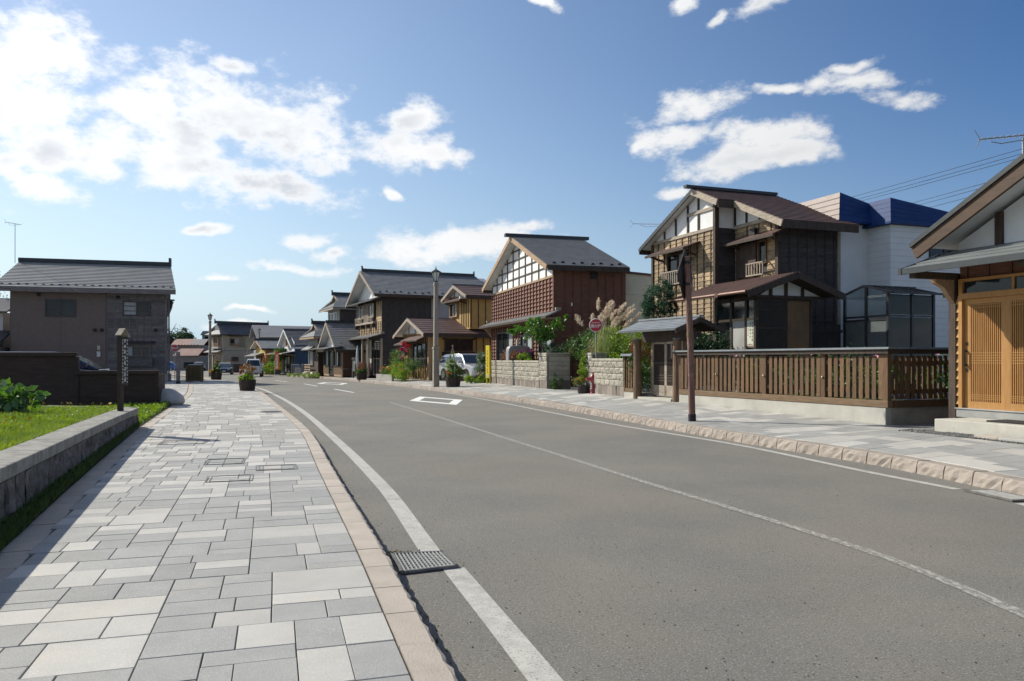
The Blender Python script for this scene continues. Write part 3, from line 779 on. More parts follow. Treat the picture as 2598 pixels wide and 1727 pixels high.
def snow_guards(root, p, q, n, up, rz, m=None, two=False):
    """small snow stops along an eave from p to q; up = direction up the slope"""
    m = m or blackp
    if m.name not in _sg:
        b = MB(); b.box(-.09, .09, -.01, .07, 0, .02); b.hexa([(-.11, -.015, .0), (.11, -.015, .0), (.11, .01, .0), (-.11, .01, .0), (-.05, -.015, .08), (.05, -.015, .08), (.05, .01, .08), (-.05, .01, .08)])
        _sg[m.name] = b.mesh('snow_guard', m)
    p, q, up = Vector(p), Vector(q), Vector(up)
    for i in range(n):
        c = p.lerp(q, (i + .5) / n) + up * (.3 if i % 2 else .12 if two else .3)
        put('snow_guard', _sg[m.name], root, c + Vector((0, 0, .02)), rz)
def poly_panel(root, F, pts, m, d=.015, name='plaster_panel', y=0):
    return onface(MB().prism(pts, y - d, y + .005, 'y'), F, name, m, root)
def timbers(root, F, segs, m, w=.09, d=.035, name='timber'):
    for (a, b) in segs: 
        bb = MB(); bb.beam((a[0], -d / 2 - .012, a[1]), (b[0], -d / 2 - .012, b[1]), d, w, up=(0, 0, 1)) if abs(a[0] - b[0]) > 1e-3 else bb.box(a[0] - w / 2, a[0] + w / 2, -d - .012, 0, min(a[1], b[1]), max(a[1], b[1]))
        onface(bb, F, name, m, root)
def awning(root, F, x0, x1, zt, zb, out, m, thick=.04, under=None, y0=0.0, brackets=0, fm=None):
    b = MB(); b.hexa([(x0, -out, zb - thick), (x1, -out, zb - thick), (x1, y0, zt - thick), (x0, y0, zt - thick), (x0, -out, zb), (x1, -out, zb), (x1, y0, zt), (x0, y0, zt)])
    n = max(2, int((x1 - x0) / .12))
    o = onface(b, F, 'awning', m, root)
    fb = MB(); fb.box(x0, x1, -out - .012, -out + .03, zb - thick - .05, zb - .004); fb.build('fascia', fm or w_dark, o)
    for i in range(brackets):
        x = x0 + (x1 - x0) * (i + .12) / max(1, brackets - .76) if brackets > 1 else (x0 + x1) / 2
        MB().beam((x, -.02, zb - .22), (x, -out * .85, zb - thick - .02), .05, .07).build('bracket', fm or w_dark, o)
    return o

# ------------------------------------------------------------------ A: house with the cedar lattice door, far right
A = house('door_house', 'house with pale cedar lattice sliding doors at the right edge of the view', 8.1, 14.05, 20)
zA = .2
kA = .51; xrA = 4.4; zrA = 3.72 + kA * (4.4 + .12)
MB().prism([(-.1, zA), (9, zA), (9, zrA - kA * 4.6 - .2), (xrA, zrA - .2), (-.1, 3.5)], .06, 6.5).build('wall', w_dark, A)
poly_panel(A, FR(.06), [(-.1, 3.36), (8.9, 3.36), (8.9, zrA - kA * 4.5 - .22), (xrA, zrA - .22), (-.1, 3.52)], plaster, .03, 'gable_plaster')
timbers(A, FR(.03), [((.72, 3.36), (.72, zrA - kA * (xrA - .72) - .2)), ((2.2, 3.36), (2.2, zrA - kA * 2.2 - .2)), ((3.7, 3.36), (3.7, 5.4))], w_dark, .13, .05)
roof_slope(A, (-.45, -.62, zrA - kA * 4.85), (-.45, 6.5, zrA - kA * 4.85), (xrA, 6.5, zrA), (xrA, -.62, zrA), r_dark, .28, .1, soffit)
roof_slope(A, (9.6, 6.5, zrA - kA * 5.2), (9.6, -.62, zrA - kA * 5.2), (xrA, -.62, zrA), (xrA, 6.5, zrA), r_dark, .28, .1, soffit)
MB().beam((-.43, -.66, zrA - kA * 4.83 - .2), (xrA, -.66, zrA - .2), .06, .24).build('bargeboard', M_('brown_barge', (.085, .044, .021), (.055, .03, .015), rough=.6, sc=3, stretch=(1, 6, 6)), A)
MB().beam((-.49, -.70, zrA - kA * 4.89 - .035), (xrA, -.70, zrA - .035), .05, .08).build('verge_trim', ridge_m, A)
# pent roof over the entrance
roof_slope(A, (-.24, -1.15, 3.02), (9, -1.15, 3.02), (9, .02, 3.40), (-.24, .02, 3.40), M_('pent_metal', (.20, .215, .21), (.15, .16, .158), rough=.5, sc=2, spec=.4), .3, .06, w_dark, 'pent_roof')
MB().box(-.26, 9, -1.19, -1.14, 2.93, 3.03).build('gutter_board', ridge_m, A)
MB().prism([(-1.2, 2.92), (-1.2, 3.03), (.0, 3.42), (.0, 3.26)], -.29, -.22, 'x').build('pent_end_board', ridge_m, A)
for x in (-.12, 1.9): MB().box(x - .06, x + .06, -1.05, .0, 2.86, 2.98).build('rafter_beam', w_dark, A)
# corner post, bracket and lapped board ends
MB().box(-.23, -.09, -.06, .10, .1, 2.98).build('corner_post', w_dark, A)
MB().prism([(-.06, 2.45), (-.06, 2.92), (-.55, 2.92), (-.5, 2.8), (-.3, 2.72), (-.16, 2.55)], -.21, -.11, 'x').build('bracket', w_tan, A)
sb = MB()
for i in range(13): sb.prism([(.0, .62 + i * .15), (-.05, .62 + i * .15), (-.008, .765 + i * .15), (0, .765 + i * .15)], -.088, -.012, 'x')
kind(sb.build('board_ends', w_yel, A), 'stuff')
MB().box(-.02, 9, -.02, .06, 2.86, 3.36).build('upper_boarding', w_red, A)
for i in range(8): MB().box(.1 + i * .42, .14 + i * .42, -.045, -.02, 2.87, 3.36).build('batten', w_redbat, A)
# door frame and transom
MB().box(-.01, .06, -.08, .06, .54, 2.86).build('door_post', w_hinoki, A)
MB().box(.06, 4, -.085, .06, 2.50, 2.60).build('door_head', w_hinoki, A)
MB().box(.06, 4, -.075, .06, 2.81, 2.86).build('transom_head', w_hinoki, A)
for i in range(4): MB().box(.06 + i * .95, 1.0 + i * .95, -.02, -.01, 2.60, 2.81).build('transom_pane', glass, A)
for i in range(3): MB().box(.985 + i * .95, 1.025 + i * .95, -.05, .03, 2.60, 2.81).build('transom_post', w_hinoki, A)
def lattice_door(x0, x1, y, handle):
    z0, z1 = .56, 2.495
    d = MB(); d.box(x0, x0 + .115, y - .02, y + .02, z0, z1); d.box(x1 - .115, x1, y - .02, y + .02, z0, z1); d.box(x0 + .115, x1 - .115, y - .02, y + .02, z1 - .09, z1); d.box(x0 + .115, x1 - .115, y - .02, y + .02, z0, z0 + .12)
    o = d.build('door_leaf', w_hinoki, A)
    MB().quad((x0 + .115, y + .012, z0 + .12), (x1 - .115, y + .012, z0 + .12), (x1 - .115, y + .012, z1 - .09), (x0 + .115, y + .012, z1 - .09)).build('backing_glass', M_('amber_glass', (.13, .045, .014), (.09, .03, .01), rough=.35, sc=3), o)
    l = MB(); n = 17
    for i in range(n):
        x = x0 + .125 + (x1 - x0 - .25) * i / (n - 1); l.box(x - .0085, x + .0085, y - .018, y + .004, z0 + .12, z1 - .09)
    for z in (.73, .765, .80, 1.36, 1.405, 1.45, 1.495, 1.54, 2.34, 2.385): l.box(x0 + .115, x1 - .115, y - .013, y + .002, z - .008, z + .008)
    kind(l.build('lattice', w_hinoki, o), 'stuff')
    if handle:
        h = MB(); h.tube([(x0 + .05, y - .075, 1.30), (x0 + .05, y - .075, 1.60)], .012, 8); h.box(x0 + .035, x0 + .065, y - .08, y - .02, 1.31, 1.34); h.box(x0 + .035, x0 + .065, y - .08, y - .02, 1.56, 1.59)
        h.build('handle', blackp, o)
        for z in (1.20, 1.67): MB().box(x0 + .035, x0 + .075, y - .03, y - .02, z, z + .06).build('lock', blackp, o)
lattice_door(.06, .90, .0, True); lattice_door(.86, 1.72, -.045, False); lattice_door(1.70, 2.56, .0, False)
MB().box(.0, 5, -.14, .07, .40, .545).build('door_sill', concrete_d, A)
MB().box(-.02, 5, -.16, -.02, .545, .56).build('sill_strip', M_('sill_metal', (.55, .56, .55), rough=.4, metal=.5, sc=4), A)
# platform and steps in front of the door
pl = thing('entrance_platform', 'low concrete platform before the lattice door', 'step', A.location, A.rotation_euler.z)
MB().box(.3, 6, -1.0, -.165, .05, .405).build('slab', concrete, pl, bevel=.012)
t = thing('door_mat', 'dark ribbed door mat on the concrete platform', 'mat', A.location, A.rotation_euler.z)
mb = MB(); mb.box(1.1, 2.2, -.78, -.3, .407, .425)
mb.build('base', blackp, t)
mb = MB()
for i in range(12): mb.box(1.1, 2.2, -.77 + i * .04, -.75 + i * .04, .425, .432)
kind(mb.build('ribs', M_('rubber_rib', (.05, .04, .035), rough=.8), t), 'stuff')
t = thing('stone_tread', 'pinkish stone tread on the gravel below the platform', 'paving slab', A.location, A.rotation_euler.z); MB().box(1.35, 1.75, -1.36, -1.06, .16, .235).build('block', gran_p, t, bevel=.008)
t = thing('stone_tread', 'pale grey stone tread beside the pinkish one below the platform', 'paving slab', A.location, A.rotation_euler.z); MB().box(1.77, 2.25, -1.38, -1.06, .16, .237).build('block', gran_l, t, bevel=.008)

# ------------------------------------------------------------------ B: tall weathered timber house
B = house('timber_house', 'two storey weathered timber house with brown roof and porch', 8.53, 25.0, 20)
kB, xrB, zrB = .43, -3.3, 7.5
topB = lambda x: zrB - kB * abs(x - xrB) - .15
MB().prism([(-6.5, .2), (-2.33, .2), (-2.33, topB(-2.33)), (xrB, topB(xrB)), (-6.5, topB(-6.5))], -.72, 2.4).build('wall', w_dkshade, B)
MB().prism([(-2.33, .2), (-.03, .2), (-.03, topB(-.03)), (-2.33, topB(-2.33))], .04, 2.4).build('wall', w_dkshade, B)
poly_panel(B, FR(-.73), [(-6.48, 5.98), (-2.36, 5.98), (-2.36, topB(-2.36)), (xrB, topB(xrB)), (-6.48, topB(-6.48) + .02)], plaster, .02, 'gable_plaster')
poly_panel(B, FR(.03), [(-2.30, 6.0), (-.05, 6.0), (-2.30, topB(-2.3))], plaster, .02, 'gable_plaster')
poly_panel(B, SD(-2.33), [(-.72, 5.98), (.02, 5.98), (.02, 6.86), (-.72, 6.86)], plaster, .012, 'return_plaster')
fB = FR(-.74)
timbers(B, fB, [((-6.5, 5.98), (-2.33, 5.98)), ((-4.04, 6.68), (-2.33, 6.68))], w_pale, .11, .05)
timbers(B, fB, [((x, 5.98), (x, topB(x))) for x in (-3.35, -4.04, -4.85, -5.65, -6.3)], w_dark, .075, .045)
timbers(B, FR(.02), [((-2.3, 6.0), (0, 6.0))], w_pale, .12, .05)
timbers(B, FR(.02), [((x, 6.0), (x, topB(x))) for x in (-2.26, -1.62, -.92)], w_dark, .07, .045)
MB().box(-2.40, -2.27, -.82, -.66, .2, 6.85).build('corner_post', w_dark, B)
MB().box(-.10, .05, -.06, .08, .2, 5.9).build('corner_post', w_dark, B)
MB().box(-6.58, -6.46, -.82, -.66, .2, 5.95).build('corner_post', w_dark, B)
h1 = (-5.42, -3.98, 4.25, 5.42)
clap(B, fB, -6.46, -2.40, 2.3, 5.93, .16, w_old, [h1], splits=2.6)
battens(B, fB, [-6.1, -5.68] + [-3.85 + i * .42 for i in range(4)], 2.3, 5.93, w_dark, .035, .05)
battens(B, fB, [-5.25 + i * .42 for i in range(4)], 2.3, 4.25, w_dark, .035, .05); battens(B, fB, [-5.25 + i * .42 for i in range(4)], 5.44, 5.93, w_dark, .035, .05)
h2 = (-2.1, -.56, 4.2, 5.36)
clap(B, FR(.03), -2.28, -.10, 2.3, 5.95, .16, w_old, [h2])
battens(B, FR(.03), [-1.6, -.98, -.36], 5.4, 5.95, w_dark, .035, .05)
clap(B, SD(-2.325), -.66, .0, 2.3, 5.95, .16, w_dkshade); 
clap(B, SD(-.02), .09, 2.36, 2.2, 5.82, .16, w_dkshade)
battens(B, SD(-.02), [.42 + i * .36 for i in range(6)], 2.2, 5.82, w_dkshade, .035, .05)
MB().box(-.03, .07, 2.33, 2.44, .2, 5.85).build('corner_board', w_pale, B)
window(B, fB, -5.40, -4.0, 4.27, 5.40, w_dark, [glass, curtain], 1, 0, .06, .09)
window(B, FR(.03), -1.0, -.56, 4.58, 5.36, w_rail, glass, 0, 0, .05, .08)
MB().box(-2.08, -1.02, -.10, .03, 4.2, 5.34).build('shutter_box', w_dark, B)
def balcony(x0, x1, z0, z1, y, name='balcony_rail'):
    o = MB().box(x0, x1, y - .05, y, z1 - .045, z1).box(x0, x1, y - .05, y, z0, z0 + .045).build(name, w_pale, B)
    n = max(3, int((x1 - x0) / .14))
    for i in range(n + 1): 
        x = x0 + .02 + (x1 - x0 - .04) * i / n; MB().box(x - .018, x + .018, y - .04, y - .01, z0 + .045, z1 - .045).build('baluster', w_pale, o)
    for x in (x0, x1 - .04): MB().box(x, x + .04, y, y + .3, z1 - .045, z1).box(x, x + .04, y, y + .3, z0, z0 + .045).build('rail_return', w_pale, o)
balcony(-1.3, -.42, 4.18, 4.62, -.24); balcony(-5.55, -3.9, 4.2, 4.72, -1.0)
awning(B, fB, -5.95, -3.25, 5.66, 5.40, .72, r_brown, brackets=2)
awning(B, FR(.03), -2.15, .42, 5.62, 5.38, .58, r_brown, brackets=2)
MB().box(-1.35, -1.05, -.12, .02, 5.5, 5.8).build('vent_box', blackp, B)
# roofs
og = -1.08; yb = 2.55
zl = zrB - kB * (xrB + 7.05); zR = zrB - kB * (.72 - xrB); zm = zrB - kB * (-1.75 - xrB)
roof_slope(B, (-7.05, og, zl), (-7.05, yb, zl), (xrB, yb, zrB), (xrB, og, zrB), r_brown, .22, .09, soffit)
roof_slope(B, (-1.75, yb, zm), (-1.75, og, zm), (xrB, og, zrB), (xrB, yb, zrB), r_brown, .22, .09, soffit)
roof_slope(B, (.72, yb, zR), (.72, -.42, zR), (-1.74, -.42, zm - .004), (-1.74, yb, zm - .004), r_brown, .22, .09, soffit)
for p, q in (((-7.05, og - .02, zl - .12), (xrB, og - .02, zrB - .12)), ((-1.75, og - .02, zm - .12), (xrB, og - .02, zrB - .12)), ((.72, -.44, zR - .12), (-1.75, -.44, zm - .12))):
    MB().beam(p, q, .05, .2 if p[0] > -5 else .13).build('bargeboard', w_pale if p[0] > -5 else ridge_m, B)
MB().box(-1.76, -1.70, og, -.46, zm - .28, zm - .05).build('fascia', w_dark, B)
MB().box(.69, .75, -.40, yb, zR - .26, zR - .04).build('fascia', w_dark, B)
MB().box(-7.1, -7.04, og, yb, zl - .26, zl - .04).build('fascia', w_dark, B)
ridge_cap(B, (xrB, og - .28, zrB + .05), (xrB, yb, zrB + .05), .2, .1, ridge_m)
# porch: ridge along the front, gable towards the garden
zP, zE = 3.98, 3.38
roof_slope(B, (-2.2, -2.75, zE), (2.1, -2.75, zE), (2.1, -1.0, zP), (-2.2, -1.0, zP), r_brown, .16, .07, w_dark, 'porch_roof')
roof_slope(B, (2.1, .7, zE), (-2.2, .7, zE), (-2.2, -1.0, zP), (2.1, -1.0, zP), r_brown, .16, .07, w_dark, 'porch_roof')
for y0, y1 in ((-2.75, -1.0), (.7, -1.0)): MB().beam((2.12, y0, zE - .10), (2.12, y1, zP - .10), .05, .19).build('bargeboard', w_dark, B)
MB().tube([(-2.2, -2.80, zE - .03), (2.1, -2.80, zE - .03)], .05, 8).build('gutter', gutter_c, B)
MB().prism([(-2.0, 3.28), (.4, 3.28), (-1.0, 3.78)], 1.52, 1.56, 'x').build('porch_gable_plaster', plaster, B)
timbers(B, SD(1.56), [((-2.1, 3.27), (.5, 3.27)), ((-1.0, 3.27), (-1.0, 3.75)), ((-.4, 3.27), (-.4, 3.56)), ((-1.55, 3.27), (-1.55, 3.56))], w_dark, .09, .04)
for x, y in ((-.47, -2.0), (1.06, -2.0), (1.5, -2.0), (1.5, -.05), (.33, -2.0)): MB().box(x - .05, x + .05, y - .05, y + .05, .25, 3.3).build('porch_post', w_dark, B)
MB().box(-.5, 1.55, -2.04, -1.96, 2.58, 2.66).build('porch_rail', w_tan, B)
MB().box(1.46, 1.54, -2.0, 0, 3.16, 3.28).build('porch_beam', w_dark, B)
MB().box(-.5, 1.55, -2.05, -1.95, 3.18, 3.3).build('porch_beam', w_dark, B)
MB().quad((-.45, -2.0, .4), (.33, -2.0, .4), (.33, -2.0, 2.58), (-.45, -2.0, 2.58)).build('porch_glass', glass, B)
MB().quad((-.45, -2.0, 2.66), (1.5, -2.0, 2.66), (1.5, -2.0, 3.18), (-.45, -2.0, 3.18)).build('porch_glass', glass, B)
MB().box(.36, 1.03, -2.02, -1.99, .4, 2.58).build('porch_panel', M_('grey_panel', (.40, .40, .37), rough=.6, sc=2), B)
MB().quad((1.08, -2.0, .4), (1.47, -2.0, .4), (1.47, -2.0, 2.58), (1.08, -2.0, 2.58)).build('porch_glass', glass, B)
MB().box(1.09, 1.46, -2.03, -1.98, 1.78, 1.86).build('porch_rail', w_tan, B)
MB().box(1.49, 1.52, -1.98, -.9, .3, 3.16).build('porch_side_glass', M_('dull_glass', (.03, .022, .016), (.02, .015, .012), rough=.35, spec=.15), B)
MB().box(1.48, 1.53, -.9, -.1, .3, 3.16).build('porch_side_panel', M_('brown_panel', (.19, .105, .045), (.13, .07, .03), rough=.6, sc=2), B)
for z in (2.35, 2.9, 1.5): MB().box(1.50, 1.545, -1.98, -.9, z - .03, z + .03).build('glazing_bar', w_dark, B)
MB().box(-1.5, 1.5, -1.9, .0, .2, .42).build('porch_floor', concrete_d, B)
# rain chain at the porch corner
rc = thing('rain_chain', 'dark cup rain chain hanging from the porch gutter', 'rain chain', (0, 0, 0)); rc.location = B.matrix_basis @ Vector((.72, -2.80, 0)); rc.rotation_euler = B.rotation_euler
cup = MB().lathe([(.012, -.07), (.022, -.06), (.048, .0), (.05, .01), (.044, .008), (.018, -.055)], 8).mesh('cup', M_('chain_black', (.02, .02, .02), rough=.5, metal=.5))
for i in range(30): put('cup', cup, rc, (0, 0, zE - .12 - i * .095))
MB().tube([(0, 0, zE - .02), (0, 0, .4)], .006, 5).build('link', MATS['chain_black'], rc)
MB().box(-.08, .08, -.05, .05, zE - .1, zE + .03).build('hopper', gutter_c, rc)
def on(root, x, y, z): 
    v = root.matrix_basis @ Vector((x, y, z)); return v
bpy.context.view_layer.update()
# notice on the porch glass
t = thing('notice', 'white paper notice with vertical writing on the porch glass', 'notice', on(B, 1.275, -2.035, 2.22), B.rotation_euler.z)
MB().box(-.15, .15, -.006, 0, -.40, .36).build('paper', M_('paper', (.72, .74, .60), rough=.7), t)
ink = M_('ink', (.04, .045, .05), rough=.7); inkr = M_('ink_red', (.55, .10, .08), rough=.7); inko = M_('ink_orange', (.55, .28, .08), rough=.7)
for body, x, m, s, z0 in ((6, .10, ink, .085, .31), (5, 0.0, ink, .085, .31), (6, -.10, inko, .06, .30)):
    for i in range(body): put('written_mark', stroke_mark(s, m, i * 3 + body), t, (x, -.008, z0 - .03 - i * s * 1.15), rot=(rad(90), 0, 0))
for i in range(6): put('footer_mark', stroke_mark(.035, inkr, i), t, (-.09 + i * .036, -.008, -.35), rot=(rad(90), 0, 0))
t = thing('intercom_box', 'grey electric meter box on the dark timber wall', 'meter', on(B, 1.15, .2, 0), B.rotation_euler.z + math.pi / 2)
t.location = on(B, .35, .45, 2.0); MB().box(-.13, .13, -.16, 0, -.17, .2).build('case', M_('meter_grey', (.40, .41, .42), rough=.5), t, bevel=.02); MB().box(-.06, .1, -.165, -.155, -.02, .15).build('dial', blackp, t)
MB().tube([(-.1, -.05, -.17), (-.02, -.05, -.7), (0, -.05, -1.6)], .012, 6).build('conduit', MATS['meter_grey'], t)
MB().box(-.02, .02, 0, .3, -.1, .1).build('arm', alu, t)
# board fence beside the house
t = thing('board_fence', 'dark board fence between timber house and glass porch', 'fence', B.location, B.rotation_euler.z)
for i in range(14): MB().box(.12, .16, .62 + i * .125, .735 + i * .125, .2, 2.55 + .02 * (i % 3)).build('board', w_dkshade, t)
MB().box(.16, .21, .6, 2.4, 2.3, 2.4).build('rail', w_dkshade, t); MB().box(.16, .21, .6, 2.4, 1.3, 1.4).build('rail', w_dkshade, t)

# ------------------------------------------------------------------ B2: white house with blue mansard behind
W2 = house('white_house', 'white rendered house with blue metal parapet roof behind the timber house', 8.53, 25.0, 20)
MB().box(-7, -.02, 2.46, 11, .1, 5.98).build('wall', whitesid, W2)
MB().box(-7, .95, 3.66, 11, .1, 5.84).build('wall', whitesid, W2)
for i in range(28): MB().box(.95, .958, 3.66, 11, .4 + i * .2, .41 + i * .2).build('siding_line', M_('siding_shadow', (.55, .56, .55), rough=.8), W2)
for i in range(28): MB().box(-.02, .95, 3.652, 3.66, .4 + i * .2, .41 + i * .2).build('siding_line', MATS['siding_shadow'], W2)
def mansard(x1, y0, y1, z0, z1, ins, ov, front, side, x0=-7.0, drop=0.0):
    a = [(x0 - ov, y0 - ov, z0), (x1 + ov, y0 - ov, z0), (x1 + ov, y1, z0), (x0 - ov, y1, z0)]
    t_ = [(x0, y0 - ov + ins, z1), (x1 + ov - ins, y0 - ov + ins, z1), (x1 + ov - ins, y1, z1 - drop), (x0, y1, z1 - drop)]
    MB().add(a + t_, [(0, 1, 5, 4), (4, 5, 6, 7), (3, 2, 1, 0)]).build('parapet_front', front, W2)
    o = MB().add([a[1], a[2], t_[2], t_[1]], [(0, 1, 2, 3)]).build('parapet_side', side, W2)
    for i in range(1, 5):
        k = i / 5; p = Vector(a[1]).lerp(Vector(t_[1]), k); q = Vector(a[2]).lerp(Vector(t_[2]), k); MB().beam(p, q, .008, .008).build('seam', side, o)
    for i in range(1, 5):
        k = i / 5; p = Vector(a[0]).lerp(Vector(t_[0]), k); q = Vector(a[1]).lerp(Vector(t_[1]), k); MB().beam(p, q, .025 if front is not side else .008, .025 if front is not side else .008).build('seam', front, W2)
    MB().box(x0 - ov, x1 + ov + .02, y0 - ov - .02, y1, z0 - .07, z0 - .002).build('eave_board', side, W2)
r_wea = M_('weathered_brown_metal', (.27, .205, .175), (.19, .145, .125), rough=.55, sc=1.5, stretch=(1, 1, 4))
mansard(0, 2.46, 4.4, 5.99, 7.0, .45, .3, r_wea, bluemet, drop=.42); mansard(.95, 3.66, 9, 5.88, 6.74, .4, .2, bluemet, bluemet, drop=.62)
window(W2, SD(.952), 5.3, 6.6, 4.6, 5.7, alu, glass, 1)

# ------------------------------------------------------------------ glass porch (sun room) beside the timber house
dimg = M_('dim_frosted', (.13, .145, .145), (.10, .112, .112), rough=.35, sc=3, spec=.3)
SR = thing('glass_porch', 'dark framed glass porch with sloping glass roof behind the fence', 'conservatory', on(B, 1.05, 1.7, 0), B.rotation_euler.z)
def bars(root, segs, w, name, m):
    for a, b in segs: MB().beam(a, b, w, w).build(name, m, root)
X0, X1, XM, Y1, ze, zp = 0.0, 1.72, .88, 1.75, 3.40, 3.64
posts = [((x, y, .2), (x, y, z)) for x, y, z in ((X0, 0, ze), (XM, 0, zp), (X1, 0, ze), (X1, .9, ze), (X1, Y1, ze), (X0, Y1, ze))]
bars(SR, posts, .075, 'post', alu)
bars(SR, [((X0 - .2, -.1, ze - .05), (XM, -.1, zp + .02)), ((XM, -.1, zp + .02), (X1 + .25, -.1, ze - .02)), ((X1 + .25, -.1, ze - .02), (X1 + .25, Y1 + .2, ze - .02)), ((XM, -.1, zp + .02), (XM, Y1 + .2, zp + .02)), ((X0, 0, 2.72), (X1, 0, 2.72)), ((X1, 0, 2.72), (X1, Y1, 2.72)), ((X0, 0, 2.62), (X1, 0, 2.62))], .06, 'rail', alu)
for i in range(1, 5): MB().beam((XM, -.1 + i * .42, zp + .03), (X1 + .25, -.1 + i * .42, ze), .045, .05).build('rafter', alu, SR)
for a, b, m in (((X0, XM), (2.75, ze - .05), clear), ((XM, X1), (2.75, ze - .05), clear), ((X0, XM), (.4, 2.6), dimg), ((XM, X1), (.4, 2.6), dimg)):
    MB().box(a[0] + .04, a[1] - .04, -.006, .006, b[0], b[1]).build('pane', m, SR)
for y0, y1 in ((0, .9), (.9, Y1)):
    MB().box(X1 - .006, X1 + .006, y0 + .04, y1 - .04, .4, 2.68).build('pane', glass, SR); MB().box(X1 - .006, X1 + .006, y0 + .04, y1 - .04, 2.76, ze - .05).build('pane', glass, SR)
MB().hexa([(XM, -.1, zp), (X1 + .25, -.1, ze - .03), (X1 + .25, Y1 + .2, ze - .03), (XM, Y1 + .2, zp), (XM, -.1, zp + .012), (X1 + .25, -.1, ze - .018), (X1 + .25, Y1 + .2, ze - .018), (XM, Y1 + .2, zp + .012)]).build('roof_pane', clear, SR)
MB().hexa([(X0 - .2, -.1, ze - .06), (XM, -.1, zp), (XM, Y1 + .2, zp), (X0 - .2, Y1 + .2, ze - .06), (X0 - .2, -.1, ze - .05), (XM, -.1, zp + .012), (XM, Y1 + .2, zp + .012), (X0 - .2, Y1 + .2, ze - .05)]).build('roof_pane', clear, SR)
SR2 = thing('glass_lean_to', 'taller glass lean-to against the side of the door house', 'conservatory', A.location, A.rotation_euler.z)
bars(SR2, [((-1.0, -.3, .3), (-1.0, -.3, 2.95)), ((-1.0, .36, .3), (-1.0, .36, 3.16)), ((-1.0, .85, .3), (-1.0, .85, 3.3)), ((-1.0, 1.9, .3), (-1.0, 1.9, 3.6)), ((-1.0, -1.2, 2.68), (-1.0, 1.9, 3.62)), ((-1.0, .36, 2.86), (-1.0, 1.9, 2.86)), ((-.3, -1.2, 2.70), (-.3, 1.9, 3.64))], .06, 'frame_bar', alu)
MB().box(-1.006, -.994, .4, 1.86, .5, 2.83).build('pane', glass, SR2); MB().box(-1.006, -.994, .4, 1.86, 2.89, 3.25).build('pane', clear, SR2)
MB().hexa([(-1.0, -1.2, 2.70), (-.12, -1.2, 2.70), (-.12, 1.9, 3.64), (-1.0, 1.9, 3.64), (-1.0, -1.2, 2.71), (-.12, -1.2, 2.71), (-.12, 1.9, 3.65), (-1.0, 1.9, 3.65)]).build('roof_pane', clear, SR2)
SR2.location = on(A, -.25, 2.2, 0.0)

# ------------------------------------------------------------------ C: red-brown gabled house
C = house('redbrown_house', 'red-brown boarded house with white timber-framed gable and grey roof', 1.9, 35.1, 16)
kC, xrC, zrC = .364, -5.5, 7.78
topC = lambda x: zrC - kC * abs(x - xrC) - .15
MB().prism([(-11.1, .2), (-.03, .2), (-.03, topC(0)), (xrC, topC(xrC)), (-11.1, topC(-11.1))], .04, 3.5).build('wall', w_red, C)
poly_panel(C, FR(.03), [(-11.08, 5.2), (-.05, 5.2), (-.05, topC(-.05)), (xrC, topC(xrC)), (-11.08, topC(-11.08))], plaster, .03, 'gable_plaster')
fC = FR(0.0)
for i in range(11):
    x = -11.0 + i * 1.1 if i < 10 else -.08
    timbers(C, fC, [((x, 5.2), (x, topC(x)))], w_dark, .06, .035)
for j in range(5):
    z = 5.2 + j * .475; half = (topC(xrC) - z) / kC
    timbers(C, fC, [((max(-11.08, xrC - half), z), (min(-.04, xrC + half), z))], w_dark if j else w_tan, .06 if j else .1, .03)
hs = [(-9.8, -6.5, 1.0, 2.95), (-5.15, -3.1, 1.2, 2.66), (-2.1, -.15, 1.0, 2.47)]
clap(C, FR(.03), -11.08, -.05, 3.62, 5.14, .19, w_red, joined=True, name='lapped_boards', t1=.075)
clap(C, FR(.03), -11.08, -.05, .5, 3.4, .19, w_red, hs, joined=True, name='lapped_boards', t1=.075)
battens(C, FR(.03), [-11.0 + i * .5 for i in range(22)], 3.62, 5.14, w_redbat, .06, .10)
battens(C, FR(.03), [-11.0 + i * .5 for i in range(22)], .5, 3.4, w_redbat, .06, .10, hs)
clap(C, SD(-.02), .05, 3.45, .5, 5.5, .22, w_red, joined=True, name='lapped_boards', t1=.02)
battens(C, SD(-.02), [.5 + i * .4 for i in range(8)], .5, 5.5, w_redbat, .04, .04)
MB().box(-.1, .03, -.05, .09, .2, 5.5).build('corner_post', w_redbat, C)
for h in hs: window(C, FR(.02), *h, alu, [glass, glass, curtain] if h[0] < -8 else [glass, frost], 2 if h[0] < -8 else 1, 0 if h[0] < -8 else 1, .08, .09)
gable_front(C, -11.1, 0, xrC, 0, 3.5, zrC, kC, r_grey, .4, .48, .2, w_tan, w_dark, soffit, bh=.22, capw=.3, caph=.16, capo=.3)
zeC = zrC - kC * (.4 + 5.5)
snow_guards(C, (.3, -.3, zeC + .02), (.3, 3.4, zeC + .02), 8, (-.94, 0, .34), math.pi / 2, two=True)
roof_slope(C, (-11.7, -.62, 3.34), (.75, -.62, 3.34), (.75, .03, 3.62), (-11.7, .03, 3.62), r_grey, .22, .05, w_tan, 'pent_roof')
MB().box(-11.7, .75, -.66, -.61, 3.24, 3.34).build('fascia', w_dark, C)
for i in range(12): MB().box(-11.3 + i * 1.07, -11.2 + i * 1.07, -.58, .02, 3.2, 3.3).build('rafter_end', w_tan, C)
for x in (-11.68, .73): MB().box(x - .07, x + .07, -.2, .05, 3.6, 3.72).build('ridge_end', w_pale, C)
MB().prism([(.0, 2.6), (.0, 3.25), (-.55, 3.25), (-.4, 3.1), (-.2, 2.9)], -11.12, -11.02, 'x').build('bracket', w_tan, C)
